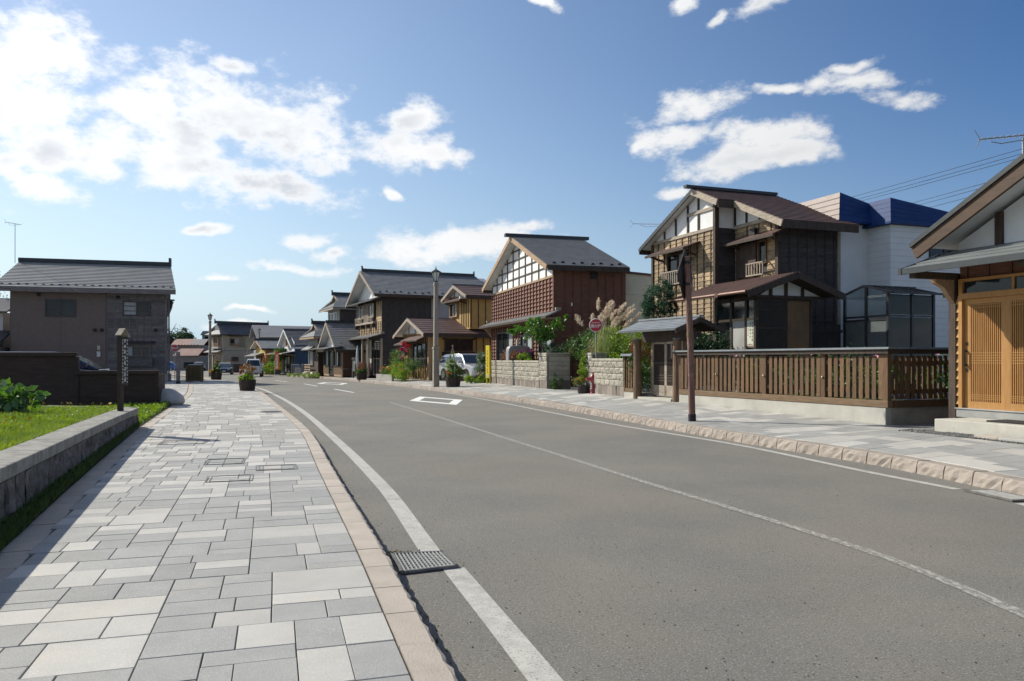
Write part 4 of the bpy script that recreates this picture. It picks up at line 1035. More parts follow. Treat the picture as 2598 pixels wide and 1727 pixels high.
MB().box(-.12, .02, -.14, .14, 5.1, 5.4).build('vent_hood', blackp, C, loc=(.06, 1.9, 0)); MB().box(0, .02, .8, .87, 3.85, 4.0).build('house_tag', whitep, C)
MB().box(-.02, .05, 1.2, 3.2, 1.2, 2.25).build('side_window', glass, C)
# cream annex behind
t = house('cream_annex', 'cream rendered flat-roofed annex behind the red-brown house', 1.9, 35.1, 16)
MB().box(-8, -.4, 3.56, 12, .2, 5.45).build('wall', cream, t); 
MB().hexa([(-8.1, 3.5, 5.46), (-.3, 3.5, 5.46), (-.3, 12, 4.9), (-8.1, 12, 4.9), (-8.1, 3.5, 5.56), (-.3, 3.5, 5.56), (-.3, 12, 5.0), (-8.1, 12, 5.0)]).build('roof', r_brown, t)
MB().box(-.4, -.33, 5.2, 5.45, 4.1, 4.35).build('vent_hood', whitep, t); MB().tube([(-.37, 3.7, 4.5), (-.37, 7.5, 4.42)], .02, 6).build('pipe', whitep, t)

# ------------------------------------------------------------------ D: ochre house
D = house('ochre_house', 'small ochre boarded house with stepped dark roofs and hanging baskets', -5.2, 49, 25)
kD, xrD, zrD = .33, -2.75, 4.15
topD = lambda x: zrD - kD * abs(x - xrD) - .12
MB().prism([(-5.5, .15), (-.02, .15), (-.02, topD(0)), (xrD, topD(xrD)), (-5.5, topD(-5.5))], .02, 6).build('wall', w_yel, D)
poly_panel(D, FR(.01), [(-5.45, 3.12), (-.05, 3.12), (-.05, topD(-.05)), (xrD, topD(xrD)), (-5.45, topD(-5.45))], plaster, .02, 'gable_plaster')
timbers(D, FR(0), [((-5.5, 3.12), (0, 3.12))], w_tan, .08, .04); timbers(D, FR(0), [((x, 3.12), (x, topD(x))) for x in (-4.1, -2.75, -1.4)], w_dark, .07, .03)
battens(D, FR(.02), [-5.4 + i * .36 for i in range(15)], .2, 3.1, w_dark, .05, .04)
battens(D, SD(-.02), [.1, .55] + [3.2 + i * .5 for i in range(6)], .2, 3.3, w_dark, .05, .03)
MB().box(-.14, .04, -.06, .12, .15, 3.2).build('corner_post', w_tan, D)
gable_front(D, -5.5, 0, xrD, 0, 6, zrD, kD, r_brown, .55, .55, .5, w_pale, w_dark, soffit, bh=.2, capw=.12, caph=.03, thick=.07)
window(D, SD(.0), 1.0, 2.95, 1.95, 2.76, w_dark, [glass, glass], 1, 0, .08, .07); MB().box(-.02, .03, .85, 3.1, 1.1, 1.92).build('window_apron', w_dark, D)
awning(D, SD(0), .65, 3.25, 3.12, 2.92, .5, M_('black_awning', (.03, .026, .028), rough=.6), brackets=2)
awning(D, FR(0), -3.6, -.05, 2.98, 2.66, .8, r_brown, brackets=3); awning(D, FR(0), -5.4, -3.5, 2.72, 2.46, .7, r_brown, brackets=2)
window(D, FR(.0), -3.2, -.5, 1.0, 2.5, w_dark, [glass, glass, glass], 2, 2, .07, .07)
xu, zu, ku = -1.83, 6.35, .36
MB().prism([(-3.7, 3.4), (-.02, 3.4), (-.02, zu - ku * 1.83 - .12), (xu, zu - .12), (-3.7, zu - ku * 1.87 - .12)], 2.76, 7).build('upper_wall', w_yel, D)
poly_panel(D, FR(2.76), [(-3.65, 5.62), (-.05, 5.62), (xu, zu - .15)], plaster, .02, 'gable_plaster')
timbers(D, FR(2.75), [((-3.7, 5.6), (0, 5.6))], w_tan, .07, .04); timbers(D, FR(2.75), [((x, 5.6), (x, zu - ku * abs(x - xu) - .14)) for x in (-2.7, -1.83, -.9)], w_dark, .06, .03)
battens(D, FR(2.76), [-1.45 + i * .3 for i in range(5)] + [-3.6], 3.5, 5.58, w_dark, .045, .035); battens(D, SD(-.02), [2.85] + [3.35 + i * .5 for i in range(6)], 3.5, 5.6, w_dark, .05, .03)
gable_front(D, -3.7, 0, xu, 2.76, 7, zu, ku, r_brown, .45, .45, .5, w_pale, w_dark, soffit, bh=.18, capw=.12, caph=.03, thick=.06)
window(D, FR(2.75), -3.45, -2.05, 4.28, 5.2, w_tan, [glass, curtain], 1, 0, .06, .12); awning(D, FR(2.76), -3.7, -.35, 5.55, 5.3, .6, r_brown, brackets=2)
MB().box(-.5, -.35, 2.2, 2.7, 5.35, 5.5).build('flood_lamp', whitep, D)

# ------------------------------------------------------------------ E: dark two-storey machiya
Eh = house('dark_machiya', 'dark boarded two storey townhouse with grey roof and lattice windows', -10.0, 60, 25)
kE, xrE, zrE = .50, -3.45, 8.55
topE = lambda x: zrE - kE * abs(x - xrE) - .15
MB().prism([(-7.6, .1), (-.02, .1), (-.02, topE(0)), (xrE, topE(xrE)), (-7.6, topE(-7.6))], .02, 4.0).build('wall', w_dkshade, Eh)
MB().prism([(-7.6, .1), (-.05, .1), (-.05, topE(0)), (xrE, topE(xrE)), (-7.6, topE(-7.6))], 4.0, 10).build('rear_wall', greysid, Eh)
poly_panel(Eh, FR(.02), [(-7.55, 6.35), (-.05, 6.35), (xrE, topE(xrE))], plaster, .03, 'gable_plaster')
timbers(Eh, FR(0), [((-2.6, 6.4), (-2.6, 7.6)), ((-1.5, 6.4), (-1.5, 7.3)), ((-2.6, 7.55), (-1.5, 7.3))], w_dark, .08, .03)
clap(Eh, SD(-.02), .05, 4.0, .3, 6.35, .17, w_dkshade, joined=True, name='lapped_boards', t1=.045)
battens(Eh, SD(-.02), [.45 + i * .5 for i in range(8)], .3, 6.35, w_dkshade, .05, .06)
gable_front(Eh, -7.6, 0, xrE, 0, 9.2, zrE, kE, r_grey, .8, .85, .28, w_pale, w_dark, soffit, bh=.22, capw=.28, caph=.3, horn=.22, capm=ridge_m, capo=-.25)
zeE = zrE - kE * (.8 + 3.45)
snow_guards(Eh, (.7, -.6, zeE + .05), (.7, 9, zeE + .05), 17, (-.9, 0, .44), math.pi / 2, two=True)
# upper window bay with lattice, rail and its own pent roof
roof_slope(Eh, (-7.9, -.9, 5.98), (.35, -.9, 5.98), (.35, .05, 6.35), (-7.9, .05, 6.35), r_grey, .25, .05, w_dark, 'pent_roof')
clap(Eh, FR(.02), -7.55, -.05, 3.4, 5.95, .2, w_old, [(-7.5, -1.7, 4.4, 5.95)], joined=True, name='lapped_boards')
battens(Eh, FR(.02), [-7.4 + i * .55 for i in range(14)], 3.4, 4.35, w_dark, .05, .07)
MB().box(-7.5, -1.7, -.25, .0, 4.28, 4.45).build('bay_sill', w_pale, Eh)
window(Eh, FR(-.12), -7.4, -5.0, 4.75, 5.9, w_pale, [glass, curtain], 3, 1, .07, .08)
window(Eh, FR(-.12), -3.4, -1.8, 4.75, 5.9, w_pale, [glass, curtain], 1, 1, .07, .08)
for i in range(7): MB().box(-4.95 + i * .22, -4.85 + i * .22, -.2, -.1, 4.45, 5.95).build('lattice_bar', w_pale, Eh)
for x0, x1 in ((-7.45, -5.0), (-3.4, -1.7)):
    for k in range(4): MB().box(x0, x1, -.3, -.26, 4.5 + k * .11, 4.54 + k * .11).build('rail_bar', w_pale, Eh)
for x in (-7.3, -5.5, -3.7, -1.9): MB().box(x - .05, x + .05, -.3, 0, 4.0, 4.28).build('bracket', w_dark, Eh)
roof_slope(Eh, (-8.3, -1.15, 3.12), (.55, -1.15, 3.12), (.55, .05, 3.45), (-8.3, .05, 3.45), r_grey, .25, .05, w_pale, 'pent_roof')
MB().box(-8.3, .55, -1.2, -1.14, 3.02, 3.12).build('fascia', w_dark, Eh)
MB().box(.4, .7, -.3, 0, 3.4, 3.55).build('ridge_end', w_pale, Eh)
MB().box(-7.5, -3.0, -.03, .03, 1.15, 2.98).build('shop_panel', M_('shop_cream', (.50, .48, .40), rough=.8), Eh); MB().box(-7.5, -3.0, -.04, .03, .2, 1.15).build('shop_plinth', M_('plinth_red', (.14, .055, .045), rough=.7), Eh)
for x in (-7.5, -6.2, -4.9, -3.6, -2.7, -1.0, -.05): MB().box(x - .08, x + .08, -.9 if x in (-7.5, -2.7, -1.0) else -.08, (-.78 if x in (-7.5, -2.7, -1.0) else .05), .1, 3.05).build('post', w_pale, Eh)
MB().box(-2.9, -.15, -.04, .03, .2, 2.9).build('shop_opening', glass, Eh); window(Eh, FR(-.03), -2.2, -.3, .2, 2.8, w_dark, glass, 1, 1, .08, .06)
window(Eh, SD(.0), 5.9, 7.0, 4.7, 6.0, alu, glass, 0, 1, .08, .07)
# white-and-blue rolled banner and bits before the shop
t = thing('rolled_banner', 'furled white and blue banner on a pole before the dark shop', 'banner', on(Eh, -2.0, -1.4, .1 + fall(61)), Eh.rotation_euler.z)
MB().tube([(0, 0, 0), (0, 0, 2.55)], .02, 6).build('pole', whitep, t); MB().tube([(0.02, 0, 2.5), (.05, -.03, 2.0), (.12, -.05, 1.2), (.1, -.05, .75)], [.03, .09, .12, .05], 8).build('cloth', M_('banner_blue', (.14, .36, .50), (.62, .68, .72), rough=.8, sc=2, stretch=(1, 1, .5)), t, smooth=True); MB().lathe([(.25, 0), (.22, .06), (.06, .1)], 10).build('base', concrete, t)
t = thing('notice_stand', 'pale notice stand beside the furled banner', 'sign', on(Eh, -3.6, -1.3, .1 + fall(61)), Eh.rotation_euler.z)
MB().box(-.4, .4, -.02, .02, .5, 1.35).build('board', M_('cream_board', (.55, .52, .42), rough=.7), t); MB().box(-.42, -.36, -.03, .03, 0, 1.5).build('leg', w_pale, t); MB().box(.36, .42, -.03, .03, 0, 1.5).build('leg', w_pale, t); MB().prism([(-.5, 1.42), (.5, 1.42), (0, 1.6)], -.15, .15).build('roof', w_dark, t)

# ------------------------------------------------------------------ garden fence on its concrete base (local: x runs towards the camera, 0 = near corner)
FN = (7.51, 15.6); FT = 24.8
fence_rz = rad(FT - 90)
metal_cap = M_('fence_cap', (.17, .19, .20), (.135, .152, .16), rough=.75, sc=3, spec=.2)
cb = thing('fence_base_wall', 'low stained concrete base wall under the wooden slat fence', 'wall', (*FN, 0), fence_rz)
MB().box(-6.72, 0, -.06, .10, -.1, .46).build('front_length', concrete, cb, bevel=.01)
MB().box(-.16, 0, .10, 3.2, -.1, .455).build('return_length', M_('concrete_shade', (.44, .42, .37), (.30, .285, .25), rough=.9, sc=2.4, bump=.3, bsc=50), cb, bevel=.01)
fe = thing('slat_fence', 'brown wooden slat fence with grey metal coping before the timber house', 'fence', (*FN, 0), fence_rz)
slat_me = MB().box(-.049, .049, -.022, 0, 0, .88).mesh('slat', w_fence)
for i in range(41):
    x = -.13 - i * .1615
    if any(abs(x - p) < .075 for p in (0, -1.62, -3.42, -5.15)): continue
    put('slat', slat_me, fe, (x, -.03, .62 + R.uniform(-.006, .006)), R.uniform(-.01, .01))
for p in (-.02, -1.62, -3.42, -5.15, -6.70):
    o = MB().box(p - .062, p + .062, -.055, .06, .46, 1.54).build('post', w_fence, fe, bevel=.006)
    if p < -.1 and p > -6: MB().ball((p, -.065, 1.04), .028, 8, 4).build('bolt', M_('brass', (.42, .36, .24), rough=.5, metal=.5), o)
for z in (.78, 1.36):
    for a, b in ((-1.56, -.08), (-3.36, -1.68), (-5.09, -3.48), (-6.64, -5.21)): MB().box(a, b, -.008, .028, z - .045, z + .045).build('rail', w_rail, fe)
MB().box(-6.72, .06, -.075, .07, .462, .60).build('bottom_rail', w_rail, fe, bevel=.008)
for a, b in ((-6.95, -5.15), (-5.145, -3.42), (-3.415, -1.62), (-1.615, .13)):
    MB().hexa([(a, -.16, 1.63), (b, -.16, 1.63), (b, .16, 1.63), (a, .16, 1.63), (a, -.13, 1.672), (b, -.13, 1.672), (b, .13, 1.672), (a, .13, 1.672)]).build('coping', metal_cap, fe)
MB().box(-6.9, .10, -.12, .12, 1.54, 1.63).build('coping_beam', w_dark, fe)
for i in range(10): 
    put('slat', slat_me, fe, (-.03, .26 + i * .163, .62), math.pi / 2)
MB().box(-.06, .07, .10, 3.2, .462, .60).build('bottom_rail', w_fence, fe)
for z in (.78, 1.36): MB().box(-.06, -.03, .1, 3.0, z - .045, z + .045).build('rail', w_fence, fe)
MB().box(-.12, .10, .12, 3.1, 1.54, 1.63).build('coping_beam', w_dark, fe)
MB().hexa([(-.16, .13, 1.63), (.16, .13, 1.63), (.16, 3.1, 1.63), (-.16, 3.1, 1.63), (-.13, .13, 1.672), (.13, .13, 1.672), (.13, 3.1, 1.672), (-.13, 3.1, 1.672)]).build('coping', metal_cap, fe)

# ------------------------------------------------------------------ roofed gate
GT = (4.66, 21.76); gz = .27
ga = thing('garden_gate', 'roofed wooden garden gate with fine lattice doors', 'gate', (*GT, 0), fence_rz)
for x in (-.1, -2.06):
    o = MB().tube([(x, 0, .22), (x + .01, 0, .9), (x, 0, 2.0)], [.13, .122, .118], 14).build('gate_post', w_log, ga, smooth=False)
    MB().lathe([(.122, 0), (.122, .03), (.02, .05)], 14, (x, 0, 2.0)).build('post_cap', metal_cap, o)
MB().box(.03, .06, -.20, -.17, 1.45, 1.85).build('name_plate', M_('plate_dark', (.10, .095, .09), rough=.6), ga, loc=(-.14, 0, 0))
for x in (-.36, -1.80): MB().box(x - .06, x + .06, .35, .47, .25, 2.2).build('inner_post', w_tan, ga)
MB().box(-2.25, .35, .30, .50, 2.05, 2.22).build('lintel', w_dark, ga)
MB().box(-2.2, .3, .28, .34, 1.95, 2.30).build('fascia_board', w_dark, ga)
roof_slope(ga, (-2.45, -.45, 2.27), (.45, -.45, 2.27), (.45, .38, 2.60), (-2.45, .38, 2.60), M_('gate_roof', (.25, .27, .285), (.19, .205, .215), rough=.5, sc=2, spec=.4), .16, .05, w_dark, 'gate_roof_slope', step=.016)
roof_slope(ga, (.45, 1.2, 2.27), (-2.45, 1.2, 2.27), (-2.45, .38, 2.60), (.45, .38, 2.60), MATS['gate_roof'], .16, .05, w_dark, 'gate_roof_slope', step=.016)
MB().beam((-2.5, .38, 2.63), (.5, .38, 2.63), .14, .05).build('ridge_cap', MATS['gate_roof'], ga)
for y0, y1 in ((-.47, .38), (1.22, .38)): MB().beam((.46, y0, 2.20), (.46, y1, 2.53), .05, .12).build('bargeboard', w_dark, ga)
for x0, x1, yy in ((-1.74, -1.08, .34), (-1.08, -.42, .34)):
    d = MB(); d.box(x0, x0 + .05, yy - .02, yy + .02, .36, 1.93); d.box(x1 - .05, x1, yy - .02, yy + .02, .36, 1.93); d.box(x0, x1, yy - .02, yy + .02, .36, .66); d.box(x0, x1, yy - .02, yy + .02, 1.88, 1.93)
    o = d.build('gate_leaf', w_pale, ga); l = MB()
    for i in range(11): l.box(x0 + .075 + i * .05, x0 + .093 + i * .05, yy - .012, yy + .01, .66, 1.88)
    for z in (.80, .88, .96, 1.30, 1.34): l.box(x0 + .05, x1 - .05, yy - .016, yy + .0, z - .014, z + .014)
    kind(l.build('lattice', w_dark, o), 'stuff')
MB().box(-1.9, -.25, -.1, .5, .2, .31).build('threshold', concrete, ga)
# short slat panel between gate and block wall
t = thing('short_fence', 'short slat fence panel between block wall and gate', 'fence', (*GT, 0), fence_rz)
for i in range(4): MB().box(-2.65 + i * .13, -2.58 + i * .13, -.03, -.005, .56, 1.42).build('slat', w_fence, t)
MB().box(-2.72, -2.66, -.06, .03, .45, 1.52).build('post', w_fence, t); MB().box(-2.72, -2.22, -.06, .03, .43, .55).build('bottom_rail', w_rail, t); MB().box(-2.72, -2.2, -.05, .07, .12, .43).build('base', concrete, t)
MB().box(-2.66, -2.24, 0, .03, 1.25, 1.33).build('rail', w_rail, t); MB().box(-2.66, -2.24, 0, .03, .7, .78).build('rail', w_rail, t)
MB().hexa([(-2.82, -.16, 1.53), (-2.2, -.16, 1.53), (-2.2, .16, 1.53), (-2.82, .16, 1.53), (-2.80, -.1, 1.60), (-2.2, -.1, 1.60), (-2.2, .1, 1.60), (-2.80, .1, 1.60)]).build('coping', metal_cap, t)

# ------------------------------------------------------------------ split-face block walls
split = M_('split_face_block', (.41, .375, .305), (.31, .283, .232), rough=.9, sc=5, rnd=.1, bump=.5, bsc=26, speck=((.24, .21, .17), 12, .62, .78, .5))
slate = M_('crazy_slate', (.27, .225, .185), (.17, .145, .125), rough=.85, sc=3, rnd=.25, bump=.4, bsc=14)
capst = M_('block_coping', (.42, .39, .31), (.32, .295, .24), rough=.9, sc=4, rnd=.08, bump=.4, bsc=26)
def block_mesh(L, h, d, seed):
    r = random.Random(seed); b = MB(); nx, nz = 6, 4
    for i in range(nx + 1):
        for j in range(nz + 1):
            e = 0 if i in (0, nx) or j in (0, nz) else 1
            b.v.append((L * i / nx, -d - (r.uniform(.006, .034) if e else .002), h * j / nz))
    for i in range(nx):
        for j in range(nz): a = i * (nz + 1) + j; b.f.append((a, a + nz + 1, a + nz + 2, a + 1)); b.m.append(0)
    k = len(b.v); b.v += [(0, 0, 0), (L, 0, 0), (L, 0, h), (0, 0, h)]
    c = [0, nx * (nz + 1), nx * (nz + 1) + nz, nz]
    for i in range(4): b.f.append((c[i], k + i, k + (i + 1) % 4, c[(i + 1) % 4])); b.m.append(0)
    return b.mesh('block', split)
bl = {L: [block_mesh(L - .018, .182, .06, i + int(L * 100)) for i in range(4)] for L in (.4, .2, .5, .3)}
WB = (3.48, 24.8); WT = 15.3; w_rz = rad(WT - 90)
def blockwall(root, x0, x1, y, z0, courses, basez, face=0.0, cap=.08, wall_d=.14, ch=.2):
    """facing -Y: random slate base then courses of blocks"""
    z = basez
    # base of irregular slate pieces
    x = x0
    while x < x1 - .02:
        w = min(R.uniform(.25, .5), x1 - x); k = R.uniform(-.05, .05); kk = R.uniform(-.05, .05)
        MB().prism([(x + .006, z0), (x + w - .006, z0), (x + w - .006 + (kk if x + w < x1 else 0), z - .008), (x + .006 + (k if x > x0 else 0), z - .008)], y - .045 - R.uniform(0, .015), y + .02).build('slate_piece', slate, root)
        x += w
    for c in range(courses):
        x = x0; first = True
        while x < x1 - .05:
            L = .4 if not (first and c % 2) else .2
            if x1 - x < L: L = min((.2, .3, .4, .5), key=lambda q: abs(q - (x1 - x)))
            m = R.choice(bl[L]); o = put('block', m, root, (x, y, z + c * ch)); 
            if abs(x1 - x - L) > .01 and x1 - x < .55: o.scale.x = (x1 - x) / L; L = x1 - x
            o.scale.z = ch / .2
            x += L; first = False
    MB().box(x0, x1, y - .02, y + wall_d, z0, z + courses * ch - .004).build('core', M_('mortar_dark', (.16, .145, .12), rough=.95), root)
    x = x0
    while x < x1 - .02:
        w = min(.6, x1 - x); MB().box(x + .003, x + w - .003, y - .09, y + wall_d + .02, z + courses * ch + .002, z + courses * ch + cap).build('coping', capst, root, bevel=.008); x += w
bw = thing('block_wall', 'long beige split-face block wall before the red-brown house', 'wall', (*WB, 0), w_rz)
blockwall(bw, -17.05, -8.6, 0, .1, 4, .50)
bp1 = thing('wall_pillar', 'square block gate pillar ending the long wall', 'pillar', (*WB, 0), w_rz)
blockwall(bp1, -8.58, -7.55, 0, .1, 5, .56, wall_d=.95)
for c in range(5): MB().box(-7.55, -7.52, .02, .93, .565 + c * .2, .755 + c * .2).build('side_block', split, bp1, bevel=.006)
MB().box(-7.56, -7.50, .0, .95, .1, .55).build('slate_piece', slate, bp1); MB().box(-8.62, -7.48, -.10, .98, 1.645, 1.70).build('cap_stone', capst, bp1, bevel=.01)
bw2 = thing('block_wall', 'short beige split-face block wall behind the red hydrant', 'wall', (*WB, 0), w_rz)
blockwall(bw2, -2.42, .30, 0, .12, 4, .58, wall_d=.12)
MB().box(.30, .34, -.05, .14, .15, 1.38).build('wall_end', slate, bw2)
bp2 = thing('wall_pillar', 'block gate pillar with white nameplate beside the potted conifer', 'pillar', (*WB, 0), w_rz)
blockwall(bp2, -3.12, -2.43, .0, .12, 5, .58, wall_d=.5)
MB().box(-2.85, -2.70, -.075, -.05, 1.36, 1.60).build('nameplate', whitep, bp2)
for c in range(5): MB().box(-2.43, -2.405, .14, .5, .585 + c * .2, .775 + c * .2).build('side_block', split, bp2)
t = thing('garden_border', 'low block border wall inside the gateway', 'wall', (*WB, 0), w_rz)
MB().box(-7.0, -3.4, 1.2, 1.4, .1, .5).build('core', capst, t)
for i in range(9): MB().box(-6.98 + i * .4, -6.60 + i * .4, 1.15, 1.2, .22, .48).build('block', split, t)

# ------------------------------------------------------------------ left side: retaining wall, dark fence, signboard
cop_m = M_('wall_coping', (.32, .31, .268), (.19, .183, .163), rough=.9, sc=6, bump=.35, bsc=60, speck=((.20, .19, .17), 30, .60, .72, .7))
rubble = M_('dark_rubble', (.17, .16, .15), (.075, .07, .065), rough=.95, sc=7, bump=.9, bsc=12, rnd=.15, speck=((.30, .29, .27), 16, .60, .74, .5))
LW = Curve([(-1.6, -.6), (-3.0, 3.2), (-4.14, 6.31), (-5.42, 9.74), (-6.55, 12.8), (-7.78, 16.2)])
def wall_h(y): return .42 + .13 * max(0.0, min(1.3, (16.2 - y) / 9.9))
lw = thing('retaining_wall', 'low mossy rubble retaining wall with worn granite coping on the left', 'wall', (0, 0, 0))
s = 0.0; n = 0
while s < LW.len - .1:
    L = min(1.25, LW.len - s)
    p, q = LW.off(s + .004, 0), LW.off(s + L - .004, 0); pi, qi = LW.off(s + .004, .31), LW.off(s + L - .004, .31)
    p2, q2 = LW.off(s + .004, -.03), LW.off(s + L - .004, -.03); ha, hb_ = wall_h(p.y), wall_h(q.y)
    o = MB().hexa([(p2.x, p2.y, ha - .12), (q2.x, q2.y, hb_ - .12), (qi.x, qi.y, hb_ - .12), (pi.x, pi.y, ha - .12), (p2.x, p2.y, ha), (q2.x, q2.y, hb_), (qi.x, qi.y, hb_ + .015), (pi.x, pi.y, ha + .015)]).build('coping_stone', cop_m, lw, bevel=.014)
    # rough face in stones
    k = 0.0
    while k < L - .02:
        w = min(R.uniform(.28, .5), L - k); bb = MB(); nx, nz = 5, 5
        for i in range(nx + 1):
            for j in range(nz + 1):
                e = .25 if i in (0, nx) or j == nz else 1
                c = LW.off(s + k + w * i / nx, -(.01 + R.uniform(-.03, .035) * e)); bb.v.append((c.x, c.y, -.05 + (wall_h(c.y) - .08) * j / nz))
        for i in range(nx):
            for j in range(nz): a = i * (nz + 1) + j; bb.f.append((a, a + 1, a + nz + 2, a + nz + 1)); bb.m.append(0)
        bb.build('rubble_stone', rubble, lw); k += w
    s += L
e0, e1 = LW.off(LW.len, -.02), LW.off(LW.len, .36); t_ = LW.at(LW.len)[1]
MB().hexa([(e0.x, e0.y, -.05), (e0.x + t_.x * .1, e0.y + t_.y * .1, -.05), (e1.x + t_.x * .1, e1.y + t_.y * .1, -.05), (e1.x, e1.y, -.05), (e0.x, e0.y, .25), (e0.x + t_.x * .1, e0.y + t_.y * .1, .25), (e1.x + t_.x * .1, e1.y + t_.y * .1, .25), (e1.x, e1.y, .25)]).build('end_stone', rubble, lw)
# coping turning back at the end of the wall
t2 = thing('kerb_block', 'granite kerb block turning left at the end of the retaining wall', 'kerb', (0, 0, 0))
MB().hexa([(-8.05, 16.12, .2), (-7.95, 16.45, .2), (-9.9, 16.75, .2), (-10.0, 16.45, .2), (-8.05, 16.12, .42), (-7.95, 16.45, .42), (-9.9, 16.75, .44), (-10.0, 16.45, .44)]).build('stone', cop_m, t2, bevel=.012)

df = thing('board_fence', 'stepped dark brown board fence around the parking space', 'fence', (-10.8, 23.8, 0), rad(15))
def dfence(x0, x1, y, h, n):
    for i in range(n):
        z = i * h / n; MB().box(x0, x1, y - .02 - (.004 if i % 2 else 0), y + .02, z, z + h / n + .004).build('board', w_dkb, df)
    MB().box(x0 - .05, x1 + .05, y - .13, y + .13, h, h + .11).build('coping', w_dkb, df, bevel=.01)
dfence(-2.2, 0, 0, .98, 6); dfence(-5.6, -2.25, 0, 1.52, 8)
for x in (-.06, -2.22, -4.4): MB().box(x - .06, x + .06, -.06, .06, 0, 1.5 if x < -1 else .98).build('post', w_dkb, df)
for i in range(6): MB().box(-.03, .02, .02, 1.2, i * .163 + .006, i * .163 + .16).build('board', w_dkb, df)
# vertical historical signboard
sg = thing('sign_board', 'roofed dark timber signboard with white vertical writing on the left lawn', 'sign', (-7.44, 14.85, 0), rad(88))
MB().box(-.04, .04, -.035, .035, 0, .95).build('post', w_dark, sg)
MB().box(-.04, .20, -.035, .035, .92, 1.86).build('board', M_('signboard_dark', (.05, .04, .035), (.03, .025, .022), rough=.6, sc=4, stretch=(6, 6, 1)), sg)
MB().box(-.075, -.04, -.03, .03, .0, 1.88).build('side_post', w_dark, sg)
for p, q in (((-.10, 0, 1.88), (.06, 0, 2.01)), ((.24, 0, 1.86), (.06, 0, 2.01))): MB().beam(p, q, .115, .022).build('roof_board', w_pale, sg)
wht = M_('white_lettering', (.80, .80, .77), rough=.6)
for col_, s_, x in ((8, .092, .08), (14, .045, .0), (13, .045, .16)):
    for i in range(col_): put('written_mark', stroke_mark(s_, wht, i * 2 + col_), sg, (x, -.038, 1.79 - i * (.86 / col_)), rot=(rad(90), 0, 0))

# ------------------------------------------------------------------ F: small dark shop with white gable
Fh = house('corner_shop', 'small dark boarded shop with white gable and ribbed grey roof', -13.9, 64, 25)
zf = fall(64) + .03
kF, xrF, zrF = .62, -3.4, 4.62
MB().prism([(-7.5, zf), (-.02, zf), (-.02, 2.55), (-7.5, 2.55)], .02, 5).build('wall', w_dark, Fh)
poly_panel(Fh, FR(.0), [(-6.7, 2.5), (-.1, 2.5), (xrF, zrF - .15)], plaster, .03, 'gable_plaster')
gable_front(Fh, -7.0, .1, xrF, 0, 6, zrF, kF, r_grey, .35, .65, .3, w_pale, w_dark, soffit, bh=.2, capw=.25, caph=.25, thick=.08, capo=.02)
snow_guards(Fh, (.35, -.5, 2.5), (.35, 2.5, 2.5), 4, (-.85, 0, .5), math.pi / 2)
roof_slope(Fh, (-8.1, -1.3, 2.36), (.5, -1.3, 2.36), (.5, .0, 2.55), (-8.1, .0, 2.55), r_grey, .4, .05, w_dark, 'pent_roof')
clap(Fh, SD(-.02), .05, 5, .1, 2.5, .16, M_('shop_brown', (.11, .058, .038), (.08, .043, .03), rough=.75, sc=3), joined=True, name='lapped_boards')
window(Fh, FR(-.02), -7.2, -5.2, .85, 2.25, alu, [glass, curtain], 1, 0, .09, .08); window(Fh, FR(-.02), -3.0, -1.2, .85, 2.25, alu, [glass, frost], 1, 0, .09, .08); window(Fh, FR(-.02), -4.9, -3.2, .1, 2.3, blackp, glass, 0, 0, .1, .08, 'door')
lat = MB()
for x0, x1 in ((-7.3, -5.1), (-3.1, -.1)):
    lat.box(x0, x1, -.03, .0, .0, .25)
    for i in range(int((x1 - x0) / .22)): lat.box(x0 + i * .22 + .05, x0 + i * .22 + .12, -.08, -.03, .2, .82)
    for z in (.25, .45, .65, .8): lat.box(x0, x1, -.06, -.03, z - .03, z + .03)
kind(lat.build('tile_lattice', w_tan, Fh), 'stuff')
MB().box(-.1, .03, -.05, .05, zf, 2.4).build('corner_post', w_tan, Fh); MB().box(-.02, .04, 1.0, 1.3, 2.05, 2.25).build('wall_lamp', whitep, Fh)
t = thing('handrail', 'short steel handrail beside the corner shop', 'handrail', on(Fh, .4, -.2, zf), Fh.rotation_euler.z)
MB().tube([(0, 0, 0), (0, 0, .75), (0, .9, .75), (0, .9, 0)], .03, 6).build('rail', steel, t)

